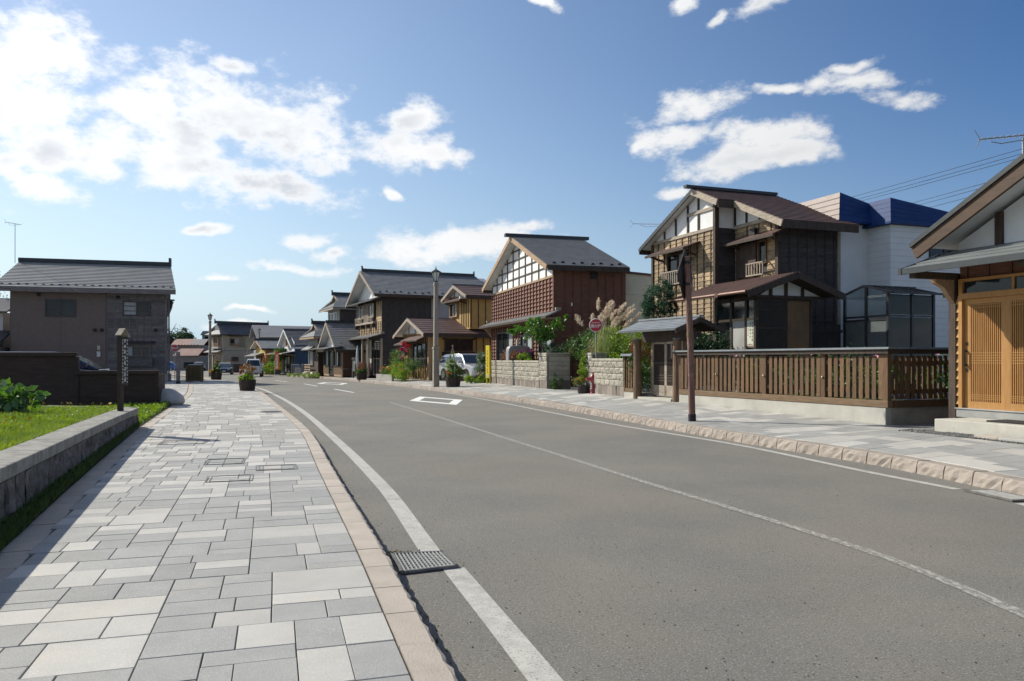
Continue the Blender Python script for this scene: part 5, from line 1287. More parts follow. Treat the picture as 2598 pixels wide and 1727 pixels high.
# G: dark house with tower behind the shop
def hip_gable(root, x0, x1, y0, y1, ze, zr, ov, m, wall, bm, yr0=1.0):
    """hip-and-gable roof, ridge along local Y"""
    xm = (x0 + x1) / 2; X0, X1, Y0 = x0 - ov, x1 + ov, y0 - ov
    zg = ze + (zr - ze) * .48; hx = (x1 - x0) / 2 + ov; gx = hx * .52
    roof_slope(root, (X0, Y0, ze), (X0, y1, ze), (xm, y1, zr), (xm, Y0 + yr0 * 1.2, zr), m, .3, .08, soffit)
    roof_slope(root, (X1, y1, ze), (X1, Y0, ze), (xm, Y0 + yr0 * 1.2, zr), (xm, y1, zr), m, .3, .08, soffit)
    roof_slope(root, (X0, Y0, ze), (X1, Y0, ze), (xm + gx, Y0 + yr0, zg), (xm - gx, Y0 + yr0, zg), m, .3, .08, soffit)
    MB().prism([(xm - gx, zg - .05), (xm + gx, zg - .05), (xm, zr - .08)], Y0 + yr0 * .95, Y0 + yr0 * 1.25).build('gable_end', w_dark, root)
    for s in (-1, 1): MB().beam((xm + s * gx * 1.12, Y0 + yr0 * .8, zg - .12), (xm, Y0 + yr0 * .8, zr - .06), .06, .18).build('bargeboard', w_pale, root)
    roof_slope(root, (xm - gx * 1.15, Y0 + yr0 * .78, zg - .1), (xm - gx * 1.15, Y0 + yr0 * 1.5, zg - .1), (xm, Y0 + yr0 * 1.5, zr), (xm, Y0 + yr0 * .78, zr), m, .4, .05)
    roof_slope(root, (xm + gx * 1.15, Y0 + yr0 * 1.5, zg - .1), (xm + gx * 1.15, Y0 + yr0 * .78, zg - .1), (xm, Y0 + yr0 * .78, zr), (xm, Y0 + yr0 * 1.5, zr), m, .4, .05)
    ridge_cap(root, (xm, Y0 + yr0 * .7, zr + .12), (xm, y1, zr + .12), .3, .3, ridge_m, .2)
    MB().box(X0, X1, Y0 - .03, Y0 + .03, ze - .2, ze - .06).build('fascia', bm, root); MB().box(X1 - .03, X1 + .03, Y0, y1, ze - .2, ze - .06).build('fascia', bm, root)
G = house('tower_house', 'dark two storey house with hip-and-gable roof behind the corner shop', (862 - 1299) / 1981 * 74, 74, 25)
MB().box(-5.2, 0, 0, 5, -.2, 6.3).build('wall', w_dkshade, G); poly_panel(G, FR(0), [(-5.2, 4.9), (0, 4.9), (0, 6.3), (-5.2, 6.3)], M_('grey_render', (.30, .30, .28), rough=.85, sc=2), .03, 'upper_render')
hip_gable(G, -5.2, 0, 0, 5, 6.35, 7.75, .8, r_grey, None, w_pale, 1.0)
window(G, FR(-.03), -4.4, -.9, 5.0, 6.0, M_('silver_alu', (.5, .5, .49), rough=.4, metal=.6), [glass, curtain], 4, 0, .08, .07)
G2 = house('low_house', 'low dark house with hip-and-gable roof left of the corner shop', (807 - 1299) / 1981 * 71, 71, 28)
MB().box(-3.5, 0, 0, 5, -.2, 3.4).build('wall', w_dark, G2); poly_panel(G2, FR(0), [(-3.5, 2.5), (0, 2.5), (0, 3.4), (-3.5, 3.4)], MATS['grey_render'], .03, 'upper_render')
hip_gable(G2, -3.5, .6, 0, 5, 3.5, 4.75, .7, r_grey, None, w_tan, .8)
awning(G2, FR(0), -3.7, -.9, 2.75, 2.35, .7, r_grey, brackets=2); window(G2, FR(-.02), -3.3, -1.6, .9, 2.3, MATS['silver_alu'], [glass, curtain], 2, 0, .1, .08)
for k in range(3): MB().box(-3.6, -1.4, -.4, -.35, .45 + k * .22, .55 + k * .22).build('rail_bar', w_tan, G2)
MB().box(-3.6, -1.4, -.42, .0, .1, .35).build('sill_box', w_tan, G2); MB().box(-1.2, -.1, -.9, 0, -.2, .12).build('steps', concrete, G2); MB().box(-.9, -.1, -.5, 0, .12, .3).build('steps', concrete, G2)
# H: navy house
Hh = house('navy_house', 'navy sided house with white gable and ribbed dark roof', (748 - 1299) / 1981 * 88, 88, 28)
zh = fall(88)
MB().box(-6.5, 0, 0, 9, zh, 2.6).build('wall', navy, Hh); MB().box(-6.5, .02, -.02, 9, 2.6, 3.2).build('frieze', M_('pale_grey_band', (.42, .41, .38), rough=.8), Hh)
poly_panel(Hh, FR(0), [(-6.6, 2.3), (0, 2.3), (0, 3.3), (-3.6, 4.75), (-6.6, 3.5)], M_('white_blue_plaster', (.66, .67, .70), rough=.8), .05, 'gable_plaster')
gable_front(Hh, -6.6, 0, -3.6, 0, 9, 4.95, .52, r_dark, .4, .5, .35, whitep, whitep, soffit, bh=.2, capw=.2, caph=.08)
awning(Hh, FR(0), -8.6, .8, 2.4, 2.1, 1.6, r_grey, brackets=3, fm=w_tan); window(Hh, FR(-.06), -3.4, -1.6, 2.9, 4.0, w_tan, glass, 1, 0, .12, .3, 'shutter_window')
window(Hh, FR(-.02), -5.5, -2.2, zh + .1, 2.0, w_dark, glass, 1, 0, .12, .08, 'shop_front'); MB().box(-1.8, -.4, -.08, 0, zh, 2.0).build('door', w_dark, Hh)
# I: small orange house
Ih = house('orange_house', 'small orange timber house with grey roof beyond the lamp post', (674 - 1299) / 1981 * 97, 97, 28)
zi = fall(97)
MB().prism([(-6.8, zi), (0, zi), (0, 2.9), (-3.4, 3.7), (-6.8, 2.9)], 0, 7).build('wall', orange_w, Ih); clap(Ih, FR(0), -6.8, 0, 2.0, 2.9, .2, M_('yellow_boards', (.52, .36, .10), rough=.7), joined=True, name='lapped_boards')
gable_front(Ih, -6.8, 0, -3.6, 0, 7.5, 3.95, .27, r_grey, .6, .6, .35, w_tan, w_dark, soffit, bh=.2, capw=.3, caph=.35, horn=.2)
snow_guards(Ih, (.5, -.4, 2.8), (.5, 7, 2.8), 5, (-.95, 0, .25), math.pi / 2); awning(Ih, FR(0), -8.0, -1.0, 2.3, 1.9, 1.3, r_grey, brackets=2); window(Ih, FR(-.02), -5.5, -2.5, zi + .3, 1.8, w_dark, glass, 1, 0, .12, .08)
# J: beige two-storey house at the end of the street
J = house('beige_house', 'beige two storey house with hipped dark roof at the end of the street', (566 - 1299) / 1981 * 118, 118, 45)
zj = fall(118) - .1
MB().box(-4, 0, 0, 10.2, zj, 5.2).build('wall', beige, J); MB().box(-.01, .012, 0, 10.2, 2.72, 2.84).build('string_course', M_('grey_band', (.20, .20, .19), rough=.8), J)
J_r = 7.0
roof_slope(J, (.8, 10.9, 5.25), (.8, -.8, 5.25), (-2.0, .1, J_r), (-2.0, 8.2, J_r), r_dark, .3, .08, soffit)
roof_slope(J, (-4.8, -.8, 5.25), (-4.8, 10.9, 5.25), (-2.0, 8.2, J_r), (-2.0, .1, J_r), r_dark, .3, .08, soffit)
roof_slope(J, (-4.8, -.8, 5.25), (.8, -.8, 5.25), (-.9, .0, 6.0), (-3.1, .0, 6.0), r_dark, .3, .08, soffit)
MB().prism([(-3.2, 5.95), (-.8, 5.95), (-2.0, 6.9)], -.1, .2).build('gable_end', MATS['grey_render'], J)
ridge_cap(J, (-2.0, -.3, J_r + .15), (-2.0, 8.3, J_r + .15), .35, .4, ridge_m, .3)
MB().box(.76, .82, -.8, 10.9, 5.05, 5.2).build('fascia', w_dark, J); snow_guards(J, (.7, -.6, 5.27), (.7, 10.7, 5.27), 18, (-.8, 0, .5), math.pi / 2, two=True)
MB().hexa([(-.9, 3.2, 6.05), (-.9, 4.0, 6.05), (-1.4, 4.0, 6.36), (-1.4, 3.2, 6.36), (-.85, 3.2, 6.2), (-.85, 4.0, 6.2), (-1.35, 4.0, 6.5), (-1.35, 3.2, 6.5)]).build('roof_light', whitep, J)
window(J, SD(.0), 1.0, 2.6, 3.5, 4.7, w_tan, [glass, curtain], 1, 0, .08, .1); MB().box(0, .3, .8, 3.0, 4.95, 5.05).build('awning', blackp, J); MB().box(0, .08, 2.6, 3.4, 3.35, 4.75).build('shutter_box', M_('taupe_box', (.24, .215, .17), rough=.8), J)
for k in range(4): MB().box(.12, .16, 1.0, 2.6, 3.45 + k * .14, 3.50 + k * .14).build('rail_bar', w_tan, J)
window(J, SD(.0), 3.55, 4.15, 3.35, 4.3, M_('yellow_blind', (.46, .43, .25), rough=.7), M_('blind', (.42, .40, .26), rough=.7), 0, 0, .08, .1); window(J, SD(.0), 5.2, 5.9, 4.0, 4.6, MATS['taupe_box'], glass, 0); window(J, SD(.0), 1.3, 2.4, 1.2, 1.85, w_red, glass, 1, 0, .08, .1)
window(J, FR(-.02), -3.2, -.6, 3.4, 4.9, w_tan, [w_red, glass, w_red], 2, 0, .12, .1); MB().box(-3.4, -.4, -.6, 0, 3.1, 3.35).build('balcony_base', M_('cream_base', (.5, .48, .42), rough=.8), J)
for k in range(3): MB().box(-3.4, -.4, -.6, -.55, 3.45 + k * .18, 3.52 + k * .18).build('rail_bar', w_tan, J)
awning(J, FR(0), -4.6, .3, 3.0, 2.55, 1.1, r_grey); window(J, FR(-.02), -3.4, -.7, zj, 2.3, w_tan, [glass, w_hinoki, glass], 3, 0, .15, .08, 'shop_front'); awning(J, FR(0), -3.6, -.5, 5.1, 4.95, .6, r_grey)
t = thing('boundary_wall', 'low grey rail wall along the side of the beige house', 'wall', J.location, J.rotation_euler.z)
MB().box(.9, 1.05, .2, 8.5, zj, .75).build('wall', M_('wall_brown', (.10, .075, .055), rough=.8), t); MB().box(.86, 1.09, .2, 8.5, .78, .86).build('coping', steel, t); MB().box(.86, 1.09, .2, 8.5, .95, 1.0).build('rail', steel, t)
# K: far sheds and houses
def shed(name, label, x, y, w, d, ze, zr, wall, roofm, roofm2=None, rz=0.0):
    o = house(name, label, x, y, 90); o.rotation_euler.z = rz
    zb = fall(150) - .3
    MB().box(0, w, 0, d, zb, ze).build('wall', wall, o)
    h = w * .62 if roofm2 else w
    roof_slope(o, (-.5, -.5, ze), (h, -.5, ze), (h, d / 2, zr), (-.5 + (.9 if roofm2 else .4), d / 2, zr), roofm, .6, .1)
    if roofm2: roof_slope(o, (h, -.5, ze), (w + .6, -.5, ze), (w - .3, d / 2, zr), (h, d / 2, zr), roofm2, .6, .1)
    roof_slope(o, (w + .5, d + .5, ze), (-.5, d + .5, ze), (-.5 + .4, d / 2, zr), (w, d / 2, zr), roofm, .6, .1)
    return o
K1 = shed('grey_shed', 'long grey-brown shed with half rust-red, half grey roof', -70.0, 158, 7.2, 9, 4.35, 5.7, M_('shed_grey', (.23, .215, .195), (.19, .178, .16), rough=.85, sc=1), r_pink, M_('shed_roof_grey', (.27, .245, .24), rough=.7))
for i in range(12): MB().box(-.4 + i * .62, -.2 + i * .62, -.6, -.45, 4.25, 4.45).build('snow_guard', blackp, K1)
K2 = shed('lean_shed', 'low lean-to shed with rust-red roof beside the far grey shed', -65.4, 152, 4.5, 5, 2.2, 3.6, MATS['shed_grey'], r_pink)
MB().box(1.5, 3.4, -.05, .02, -.2, .9).build('window', glass, K2)
K3 = house('far_house', 'far white gabled house with grey roof beside the street end', -50.5, 136, 30)
MB().prism([(-4, -.8), (0, -.8), (0, 2.4), (-2, 3.6), (-4, 2.4)], 0, 7).build('wall', whitep, K3); gable_front(K3, -4, 0, -2, 0, 7, 3.8, .6, r_dark, .4, .4, .4, whitep, whitep, soffit); awning(K3, FR(0), -4.5, .4, 1.9, 1.6, .9, whitep); window(K3, FR(0), -3.2, -.8, -.2, 1.4, w_dark, glass, 1)
K4 = house('far_house', 'far hazy house with pale roof on the hillside', -104, 262, 80)
MB().box(0, 6, 0, 6, 0, 9.6).build('wall', M_('far_grey', (.30, .33, .36), rough=.9), K4); MB().prism([(-.5, 9.6), (6.5, 9.6), (5.5, 11.0), (.5, 11.0)], -.4, 6.4).build('roof', M_('far_roof', (.26, .28, .31), rough=.9), K4); window(K4, FR(0), 1, 2.4, 8.2, 9.2, alu, glass); window(K4, FR(0), 3.4, 4.8, 8.2, 9.2, alu, glass)
t = house('back_house', 'dark roofed house just behind the orange house', -36.5, 112, 28)
MB().box(-3, 2, 0, 8, -.5, 4.6).build('wall', greysid, t); roof_slope(t, (2.6, 9, 4.6), (2.6, -.6, 4.6), (-1, -.6, 6.4), (-1, 9, 6.4), M_('slate_pale', (.30, .29, .30), rough=.7), .4, .1); roof_slope(t, (-3.6, -.6, 4.6), (-3.6, 9, 4.6), (-1, 9, 6.4), (-1, -.6, 6.4), MATS['slate_pale'], .4, .1)

# ------------------------------------------------------------------ left corner house
r_lead = M_('roof_lead', (.33, .33, .315), (.27, .27, .26), rough=.45, sc=1.5, spec=.45, rnd_off=False)
LH = thing('grey_house', 'two storey grey-brown house with long ribbed roof at the left', 'house', (-22.7, 51.4, 0), rad(15.7))
MB().box(-9.1, -3.62, .0, 7.5, -.1, 6.0).build('wall', stucco, LH); MB().hexa([(-3.62, .02, -.1), (0, .02, -.1), (-1.15, 7.5, -.1), (-3.62, 7.5, -.1), (-3.62, .02, 6.0), (0, .02, 6.0), (-1.15, 7.5, 6.0), (-3.62, 7.5, 6.0)]).build('wall', w_grey, LH)
for x in (-9.08, -6.25, -3.66): MB().box(x - .008, x + .008, -.006, .0, .2, 5.9).build('siding_joint', w_dkshade, LH)
hl = [(-2.68, -.98, 4.25, 5.24), (-2.8, -.85, 1.05, 2.62)]
clap(LH, FR(.02), -3.6, -.06, .55, 5.95, .21, w_grey, hl, splits=3.0, t1=.055)
battens(LH, FR(.02), [-3.55 + i * .43 for i in range(9)], .55, 5.95, w_grey, .05, .06, hl)
MB().box(-.14, .02, -.05, .09, -.1, 6.0).build('corner_board', w_grey, LH); MB().box(-.3, .22, -.06, .3, -.1, .5).build('plinth', concrete_d, LH)
window(LH, FR(.0), -7.15, -5.40, 4.15, 5.25, alu, [glass, glass], 1, 0, .07, .07); window(LH, FR(.0), -2.66, -1.0, 4.27, 5.22, alu, [curtain, glass], 1, 2, .07, .09)
window(LH, FR(.0), -2.6, -1.0, 1.62, 2.32, w_grey, [curtain, glass, glass], 2, 0, .07, .09); MB().box(-2.75, -.72, -.25, .0, 2.46, 2.60).build('window_hood', blackp, LH); MB().box(-2.75, -.85, -.2, .0, .98, 1.55).build('window_box', w_grey, LH)
for x, z in ((-7.5, 5.52), (-2.95, 5.45), (-4.28, 3.32), (-3.88, 3.32), (-.7, 3.35)): MB().lathe([(.11, 0), (.11, .1), (.05, .14)], 10).build('vent_hood', blackp, LH, loc=(x, 0, z), rot=(rad(90), 0, 0))
MB().box(-4.15, -3.98, -.06, 0, 2.05, 2.32).build('meter', M_('cream_meter', (.5, .47, .36), rough=.6), LH); MB().box(-4.17, -3.96, -.1, 0, 1.6, 1.95).build('meter', M_('white_meter', (.6, .6, .58), rough=.5), LH)
roof_slope(LH, (-9.9, -.72, 5.95), (.62, -.72, 5.95), (-.30, 3.8, 8.0), (-9.7, 3.8, 8.0), r_lead, .29, .1, w_dark, step=.045); roof_slope(LH, (-.95, 8.3, 5.95), (-9.9, 8.3, 5.95), (-9.7, 3.8, 8.0), (-.30, 3.8, 8.0), r_grey, .24, .1, w_dark)
MB().box(-9.9, .62, -.78, -.72, 5.66, 5.90).build('fascia', w_grey, LH); MB().box(-9.75, -.28, 3.65, 3.95, 7.98, 8.26).build('ridge_cap', ridge_m, LH); MB().box(-.42, -.28, 3.6, 4.0, 7.98, 8.55).build('ridge_horn', ridge_m, LH)
MB().add([(-.02, -.3, 5.7), (-.95, 7.6, 5.7), (-.5, 3.7, 7.8), (-.2, -.3, 5.7), (-1.15, 7.6, 5.7), (-.7, 3.7, 7.8)], [(0, 1, 2), (5, 4, 3), (0, 3, 4, 1), (1, 4, 5, 2), (2, 5, 3, 0)]).build('gable_end', w_grey, LH)
snow_guards(LH, (-9.7, -.6, 6.0), (.5, -.6, 6.0), 22, (0, .91, .41), 0.0)
# lattice bays on the street end
for z0, z1, dpt in ((4.6, 5.5, .10), (2.45, 3.05, .22)): MB().hexa([(.0, .2, z0), (dpt, .2, z0), (dpt - 1.0, 7, z0), (-1.05, 7, z0), (.0, .2, z1), (dpt + .25, .2, z1 - .25), (dpt - .75, 7, z1 - .25), (-1.05, 7, z1)]).build('bay_canopy', w_dark, LH)
for i in range(5): MB().box(.0, .42 - i * .07, .1, .3, 5.3 - i * .16, 5.4 - i * .16).build('bracket', w_dark, LH)
MB().tube([(.12, -.08, 0), (.12, -.08, 5.7)], .05, 8).build('downpipe', w_grey, LH)
LH2 = thing('pale_house', 'pale sided house with dark roof at the far left edge', 'house', (-34, 47, 0), rad(15.7))
MB().box(-6, 2.0, 3, 9, 0, 4.5).build('wall', whitesid, LH2); roof_slope(LH2, (-6.5, 2.4, 4.5), (2.4, 2.4, 4.5), (2.4, 6, 5.6), (-6.5, 6, 5.6), r_dark, .3, .08); MB().box(-6.5, 2.6, .0, 3, 0, 2.2).build('porch_wall', stucco, LH2); roof_slope(LH2, (-6.5, -.5, 2.2), (2.6, -.5, 2.2), (2.6, 3, 3.3), (-6.5, 3, 3.3), r_dark, .3, .08)

# ------------------------------------------------------------------ street furniture
post_stone = M_('lamp_post_stone', (.335, .30, .25), (.24, .215, .18), rough=.85, sc=4, bump=.3, bsc=30, stretch=(3, 3, .6), speck=((.15, .13, .11), 10, .62, .75, .6))
lantern_g = M_('lantern_glass', (.62, .66, .62), (.52, .56, .52), rough=.25, sc=3)
lantern_b = M_('lantern_black', (.035, .038, .032), rough=.5, metal=.3)
def lamp_post(x, y, z, label, rz=0.0, H=6.05):
    t = thing('street_lamp', label, 'street lamp', (x, y, z), rz, group='lantern street lamps')
    k = H / 6.05
    def taper(z0, z1, a, b): return MB().hexa([(-a, -a, z0 * k), (a, -a, z0 * k), (a, a, z0 * k), (-a, a, z0 * k), (-b, -b, z1 * k), (b, -b, z1 * k), (b, b, z1 * k), (-b, b, z1 * k)])
    taper(0, 1.9, .15, .14).build('lower_post', post_stone, t, bevel=.03)
    taper(1.90, 2.0, .165, .165).build('collar', post_stone, t, bevel=.01)
    taper(2.0, 5.25, .115, .095).build('upper_post', post_stone, t, bevel=.025)
    taper(5.05, 5.2, .115, .115).build('collar', post_stone, t, bevel=.01)
    MB().lathe([(.05, 5.22), (.05, 5.30), (.10, 5.32)], 6).build('neck', lantern_b, t)
    MB().lathe([(.105, 5.32), (.20, 5.75)], 6).build('lantern_glass', lantern_g, t)
    for i in range(6):
        a = 2 * math.pi * (i + .5) / 6; MB().beam((.108 * math.cos(a), .108 * math.sin(a), 5.31), (.205 * math.cos(a), .205 * math.sin(a), 5.76), .024, .024).build('lantern_rib', lantern_b, t)
    MB().lathe([(.28, 5.74), (.27, 5.77), (.12, 5.86), (.05, 5.90), (.03, 5.94), (.022, 5.98), (.006, 6.08)], 6).build('lantern_roof', lantern_b, t)
    for z_ in (.75, 1.3): MB().box(-.153, .153, -.153, .153, z_, z_ + .012).build('strap', iron, t)
    return t
lamp_post(-3.82, 39.2, .05, 'stone lamp post with black lantern before the ochre house', rad(20))
lamp_post((533 - 1299) / 1981 * 73.5, 73.5, fall(73.5), 'stone lamp post with lantern behind the left barrel planters', rad(30))
lamp_post((657.6 - 1299) / 1981 * 104, 104, fall(104), 'far lamp post with lantern before the orange house', rad(30))
lamp_post((496 - 1299) / 1981 * 168, 168, fall(150), 'farthest small lamp post before the grey shed', rad(30))

# redwood pole with a diamond sign seen from behind
t = thing('sign_pole', 'leaning reddish timber pole with the dark back of a diamond sign', 'sign', (3.97, 17.2, .06))
MB().tube([(0, 0, .02), (-.045, 0, 1.9), (-.12, .02, 3.62)], [.073, .07, .066], 12).build('pole', w_pole, t)
MB().tube([(0, 0, 0), (-.004, 0, .16)], .085, 12).build('foot_sleeve', M_('foot_black', (.03, .02, .03), rough=.7), t)
MB().lathe([(.068, 0), (.068, .015), (.02, .022)], 12, (-.12, .02, 3.62)).build('end_cap', w_tan, t)
MB().tube([(-.045, 0, 1.86), (-.047, 0, 1.96)], .076, 12).build('strap', w_log, t)
dk = M_('sign_back', (.03, .024, .024), (.02, .016, .016), rough=.55, metal=.2)
o = MB().prism([(-.42, 0), (-.06, .56), (-.02, .50), (.30, .06), (.33, -.02), (.30, -.12), (-.04, -.52), (-.07, -.55)], -.012, .012).build('sign_plate', dk, t, loc=(-.13, .085, 3.23), rz=rad(52))
for z in (.36, -.18): MB().box(-.16, .17, -.03, -.012, z - .025, z + .025).build('bracket', blackp, o)
for z in (3.5, 3.02): MB().tube([(-.11, .01, z - .03), (-.112, .01, z + .03)], .076, 12).build('band', blackp, t)

# hydrant and its sign
hyd_r = M_('hydrant_red', (.30, .018, .028), (.22, .012, .02), rough=.3, sc=4, spec=.5, coat=.4)
hz = .185
t = thing('fire_hydrant', 'dark red two-outlet fire hydrant before the block wall', 'fire hydrant', (2.80, 27.0, hz), rad(-15))
MB().lathe([(.17, 0), (.17, .035), (.15, .05), (.10, .07), (.088, .1), (.083, .45), (.088, .50), (.105, .52), (.105, .56), (.10, .60)], 18).build('barrel', hyd_r, t, smooth=True)
MB().lathe([(.115, .58), (.115, .61), (.105, .65), (.075, .70), (.045, .725), (.045, .74)], 18).build('bonnet', hyd_r, t, smooth=True)
MB().lathe([(.03, .735), (.03, .79), (.018, .80)], 6).build('operating_nut', hyd_r, t)
for a, l in ((rad(200), .2), (rad(-35), .15)):
    dx, dy = math.cos(a), math.sin(a)
    MB().tube([(dx * .05, dy * .05, .55), (dx * .12, dy * .12, .555), (dx * (l - .03), dy * (l - .03), .565)], [.07, .062, .055], 12).build('outlet', hyd_r, t)
    MB().tube([(dx * (l - .03), dy * (l - .03), .565), (dx * (l + .03), dy * (l + .03), .568)], .064, 12).build('outlet_cap', hyd_r, t)
    MB().tube([(dx * (l + .03), dy * (l + .03), .568), (dx * (l + .06), dy * (l + .06), .57)], .02, 6).build('cap_nut', M_('chrome', (.6, .6, .6), rough=.25, metal=.9), t)
for i, ch in enumerate('消火栓'): put('character', txt_mesh(ch, .075, wht, bold=.002), t, (-.052, -.073, .40 - i * .085), rot=(rad(90), 0, rad(-35)))
sred = M_('sign_red', (.44, .012, .022), (.40, .01, .02), rough=.35, sc=2, spec=.5)
def disc_sign(x, y, z, zc, r, label, texts, rz, pole_h=None, thick=.09):
    t = thing('round_sign', label, 'sign', (x, y, z), rz)
    MB().tube([(0, 0, 0), (-.01, 0, zc - r)], .024, 10).build('pole', steel, t)
    MB().lathe([(r * .97, -thick / 2), (r, -thick / 2 + .01), (r, thick / 2 - .01), (r * .97, thick / 2)], 40, (0, 0, 0)).build('housing', whitep, t, loc=(-.01, 0, zc), rot=(rad(90), 0, 0))
    MB().lathe([(r * .92, 0), (r * .91, .004)], 40).build('face', sred, t, loc=(-.01, -thick / 2 - .001, zc), rot=(rad(90), 0, 0))
    for body, s, zz, bold in texts: put('lettering', txt_mesh(body, s, wht, bold=bold), t, (-.01, -thick / 2 - .008, zc + zz), rot=(rad(90), 0, 0))
    return t
disc_sign(2.92, 27.05, .19, 2.42, .232, 'red round hydrant sign with white characters beside the pampas grass', [('消火栓', .128, -.035, .003), ('FIRE HYDRANT', .042, .085, .001)], rad(-16))
disc_sign((443.6 - 1299) / 1981 * 50.5, 50.5, fall(50), 2.22, .22, 'small red round sign by the corner of the grey house', [('消火栓', .13, -.02, .003)], rad(20), thick=.03)

# yellow banner-like sign board
t = thing('yellow_sign', 'tall narrow yellow sign with faded red writing beside the block wall', 'sign', (-1.24, 40.5, .17), rad(-50))
ylw = M_('sign_yellow', (.72, .58, .02), (.66, .52, .02), rough=.5, sc=2)
MB().box(-.155, .155, -.04, .04, .3, 1.98).build('board', ylw, t, bevel=.01); MB().box(.155, .20, -.03, .05, .0, 1.75).build('post', M_('post_yellow', (.40, .32, .015), rough=.5), t); MB().box(-.12, -.06, -.03, .03, 0, .3).build('foot', MATS['post_yellow'], t)
MB().box(-.13, .13, -.045, -.04, .36, .46).build('base_label', M_('label_grey', (.45, .50, .42), rough=.6), t)
for i, zz in enumerate((1.72, 1.56, 1.36, 1.22, 1.08, .94, .74, .60)): put('faded_mark', stroke_mark(.13, M_('faded_red', (.68, .30, .08), rough=.6), i * 2 + 1), t, (-.01, -.045, zz), rot=(rad(90), 0, 0))

# barrels with plants (plants themselves come later)
stave = M_('barrel_stave', (.062, .04, .03), (.036, .025, .02), rough=.75, sc=4, stretch=(6, 6, 1), rnd=.1, bump=.3, bsc=14)
hoop = M_('barrel_hoop', (.05, .045, .04), rough=.6, metal=.4)
soil = M_('potting_soil', (.05, .038, .028), rough=.95, sc=20, bump=.6)
def barrel(x, y, z, label, r=.38, h=.5):
    t = thing('barrel_planter', label, 'planter', (x, y, z), R.uniform(0, 3), group='barrel planters along the street')
    n = 18
    for i in range(n):
        a0, a1 = 2 * math.pi * (i + .03) / n, 2 * math.pi * (i + .97) / n
        vs = []
        for (rr, zz) in ((r * .84, 0), (r * .95, h * .5), (r, h)):
            for a in (a0, a1):
                for q in (rr, rr - .035): vs.append((q * math.cos(a), q * math.sin(a), zz))
        f = []
        for k in range(2):
            o = k * 4; f += [(o, o + 2, o + 6, o + 4), (o + 3, o + 1, o + 5, o + 7), (o + 1, o, o + 4, o + 5), (o + 2, o + 3, o + 7, o + 6)]
        f += [(8, 10, 11, 9)]
        MB().add(vs, f).build('stave', stave, t)
    for zz, rr in ((h * .2, r * .885), (h * .72, r * .975)): MB().lathe([(rr, zz - .018), (rr + .008, zz - .018), (rr + .012, zz + .018), (rr, zz + .018)], 24, cap=False).build('hoop', hoop, t)
    MB().lathe([(r * .93, h - .06), (.02, h - .04)], 18, cap=True).build('soil', soil, t)
    return t
BAR = {'r': barrel(-2.89, 38.3, .052, 'barrel planter with tied conifer and red flowers beside the lamp post'), 'r2': barrel(-10.85, 56.4, fall(56) + .04, 'barrel planter with grasses before the dark townhouse', .4, .5),
       'l': barrel(-12.1, 35.7, .0, 'barrel planter with autumn shrub at the left kerb'), 'l2': barrel(-22.2, 58.6, fall(58), 'barrel planter with small conifer beyond the kerb', .42, .55)}

# wooden bin enclosure, post and boulder on the left corner
t = thing('bin_enclosure', 'slatted wooden bin enclosure at the corner of the left pavement', 'bin', (-21.2, 52.0, fall(52)), rad(12))
w_bin = M_('bin_wood', (.14, .10, .04), (.095, .068, .03), rough=.75, sc=4, stretch=(6, 6, 1))
for x in (-.50, .42): 
    for y in (0, .7): MB().box(x, x + .08, y - .04, y + .04, 0, 1.12).build('post', w_bin, t)
for z in (.1, 1.0): 
    for y in (-.02, .68): MB().box(-.44, .44, y, y + .04, z - .05, z + .05).build('rail', w_bin, t)
for i in range(10): MB().box(-.40 + i * .083, -.35 + i * .083, -.045, -.02, .05, 1.06).build('slat', w_bin, t)
for i in range(7): MB().box(-.50, -.48, .05 + i * .09, .1 + i * .09, .05, 1.06).build('slat', w_bin, t); MB().box(.48, .50, .05 + i * .09, .1 + i * .09, .05, 1.06).build('slat', w_bin, t)
MB().box(-.44, .44, .0, .66, .06, 1.05).build('liner', M_('bin_dark', (.04, .03, .018), rough=.8), t); MB().box(-.36, .36, .02, .66, 1.10, 1.16).build('lid', M_('lid_grey', (.5, .5, .5), rough=.5), t, bevel=.02); MB().box(-.34, .34, .08, .6, 1.05, 1.10).build('neck', blackp, t)
t = thing('wooden_post', 'weathered square wooden post beside the round red sign', 'post', ((452 - 1299) / 1981 * 47.3, 47.3, fall(47)), rad(18))
MB().box(-.11, .11, -.11, .11, .12, 1.9).build('shaft', w_grey, t, bevel=.015); MB().box(-.12, .12, -.12, .12, 0, .14).build('foot', blackp, t); MB().box(-.115, .115, -.115, .115, 1.9, 1.93).build('cap', steel, t)
r_ = random.Random(4); b = MB(); n, k = 18, 10
for i in range(k + 1):
    for j in range(n):
        a, p = 2 * math.pi * j / n, math.pi * i / k
        q = 1 + .05 * math.sin(3 * a + p * 2) + .04 * math.cos(2 * a - 3 * p)
        b.v.append((.62 * q * math.sin(p) * math.cos(a), .45 * q * math.sin(p) * math.sin(a), .02 - .40 * q * math.cos(p) * (1 if p > 1.57 else .5)))
for i in range(k):
    for j in range(n): b.f.append((i * n + j, i * n + (j + 1) % n, (i + 1) * n + (j + 1) % n, (i + 1) * n + j)); b.m.append(0)
bo = b.build('boulder', M_('pale_boulder', (.50, .49, .46), (.38, .375, .35), rough=.85, sc=2.5, bump=.4, bsc=20, speck=((.25, .24, .22), 14, .62, .76, .6)), smooth=True, loc=(-10.95, 24.6, .08), rz=rad(10)); tag(bo, 'smooth pale boulder at the end of the dark fence', 'boulder')

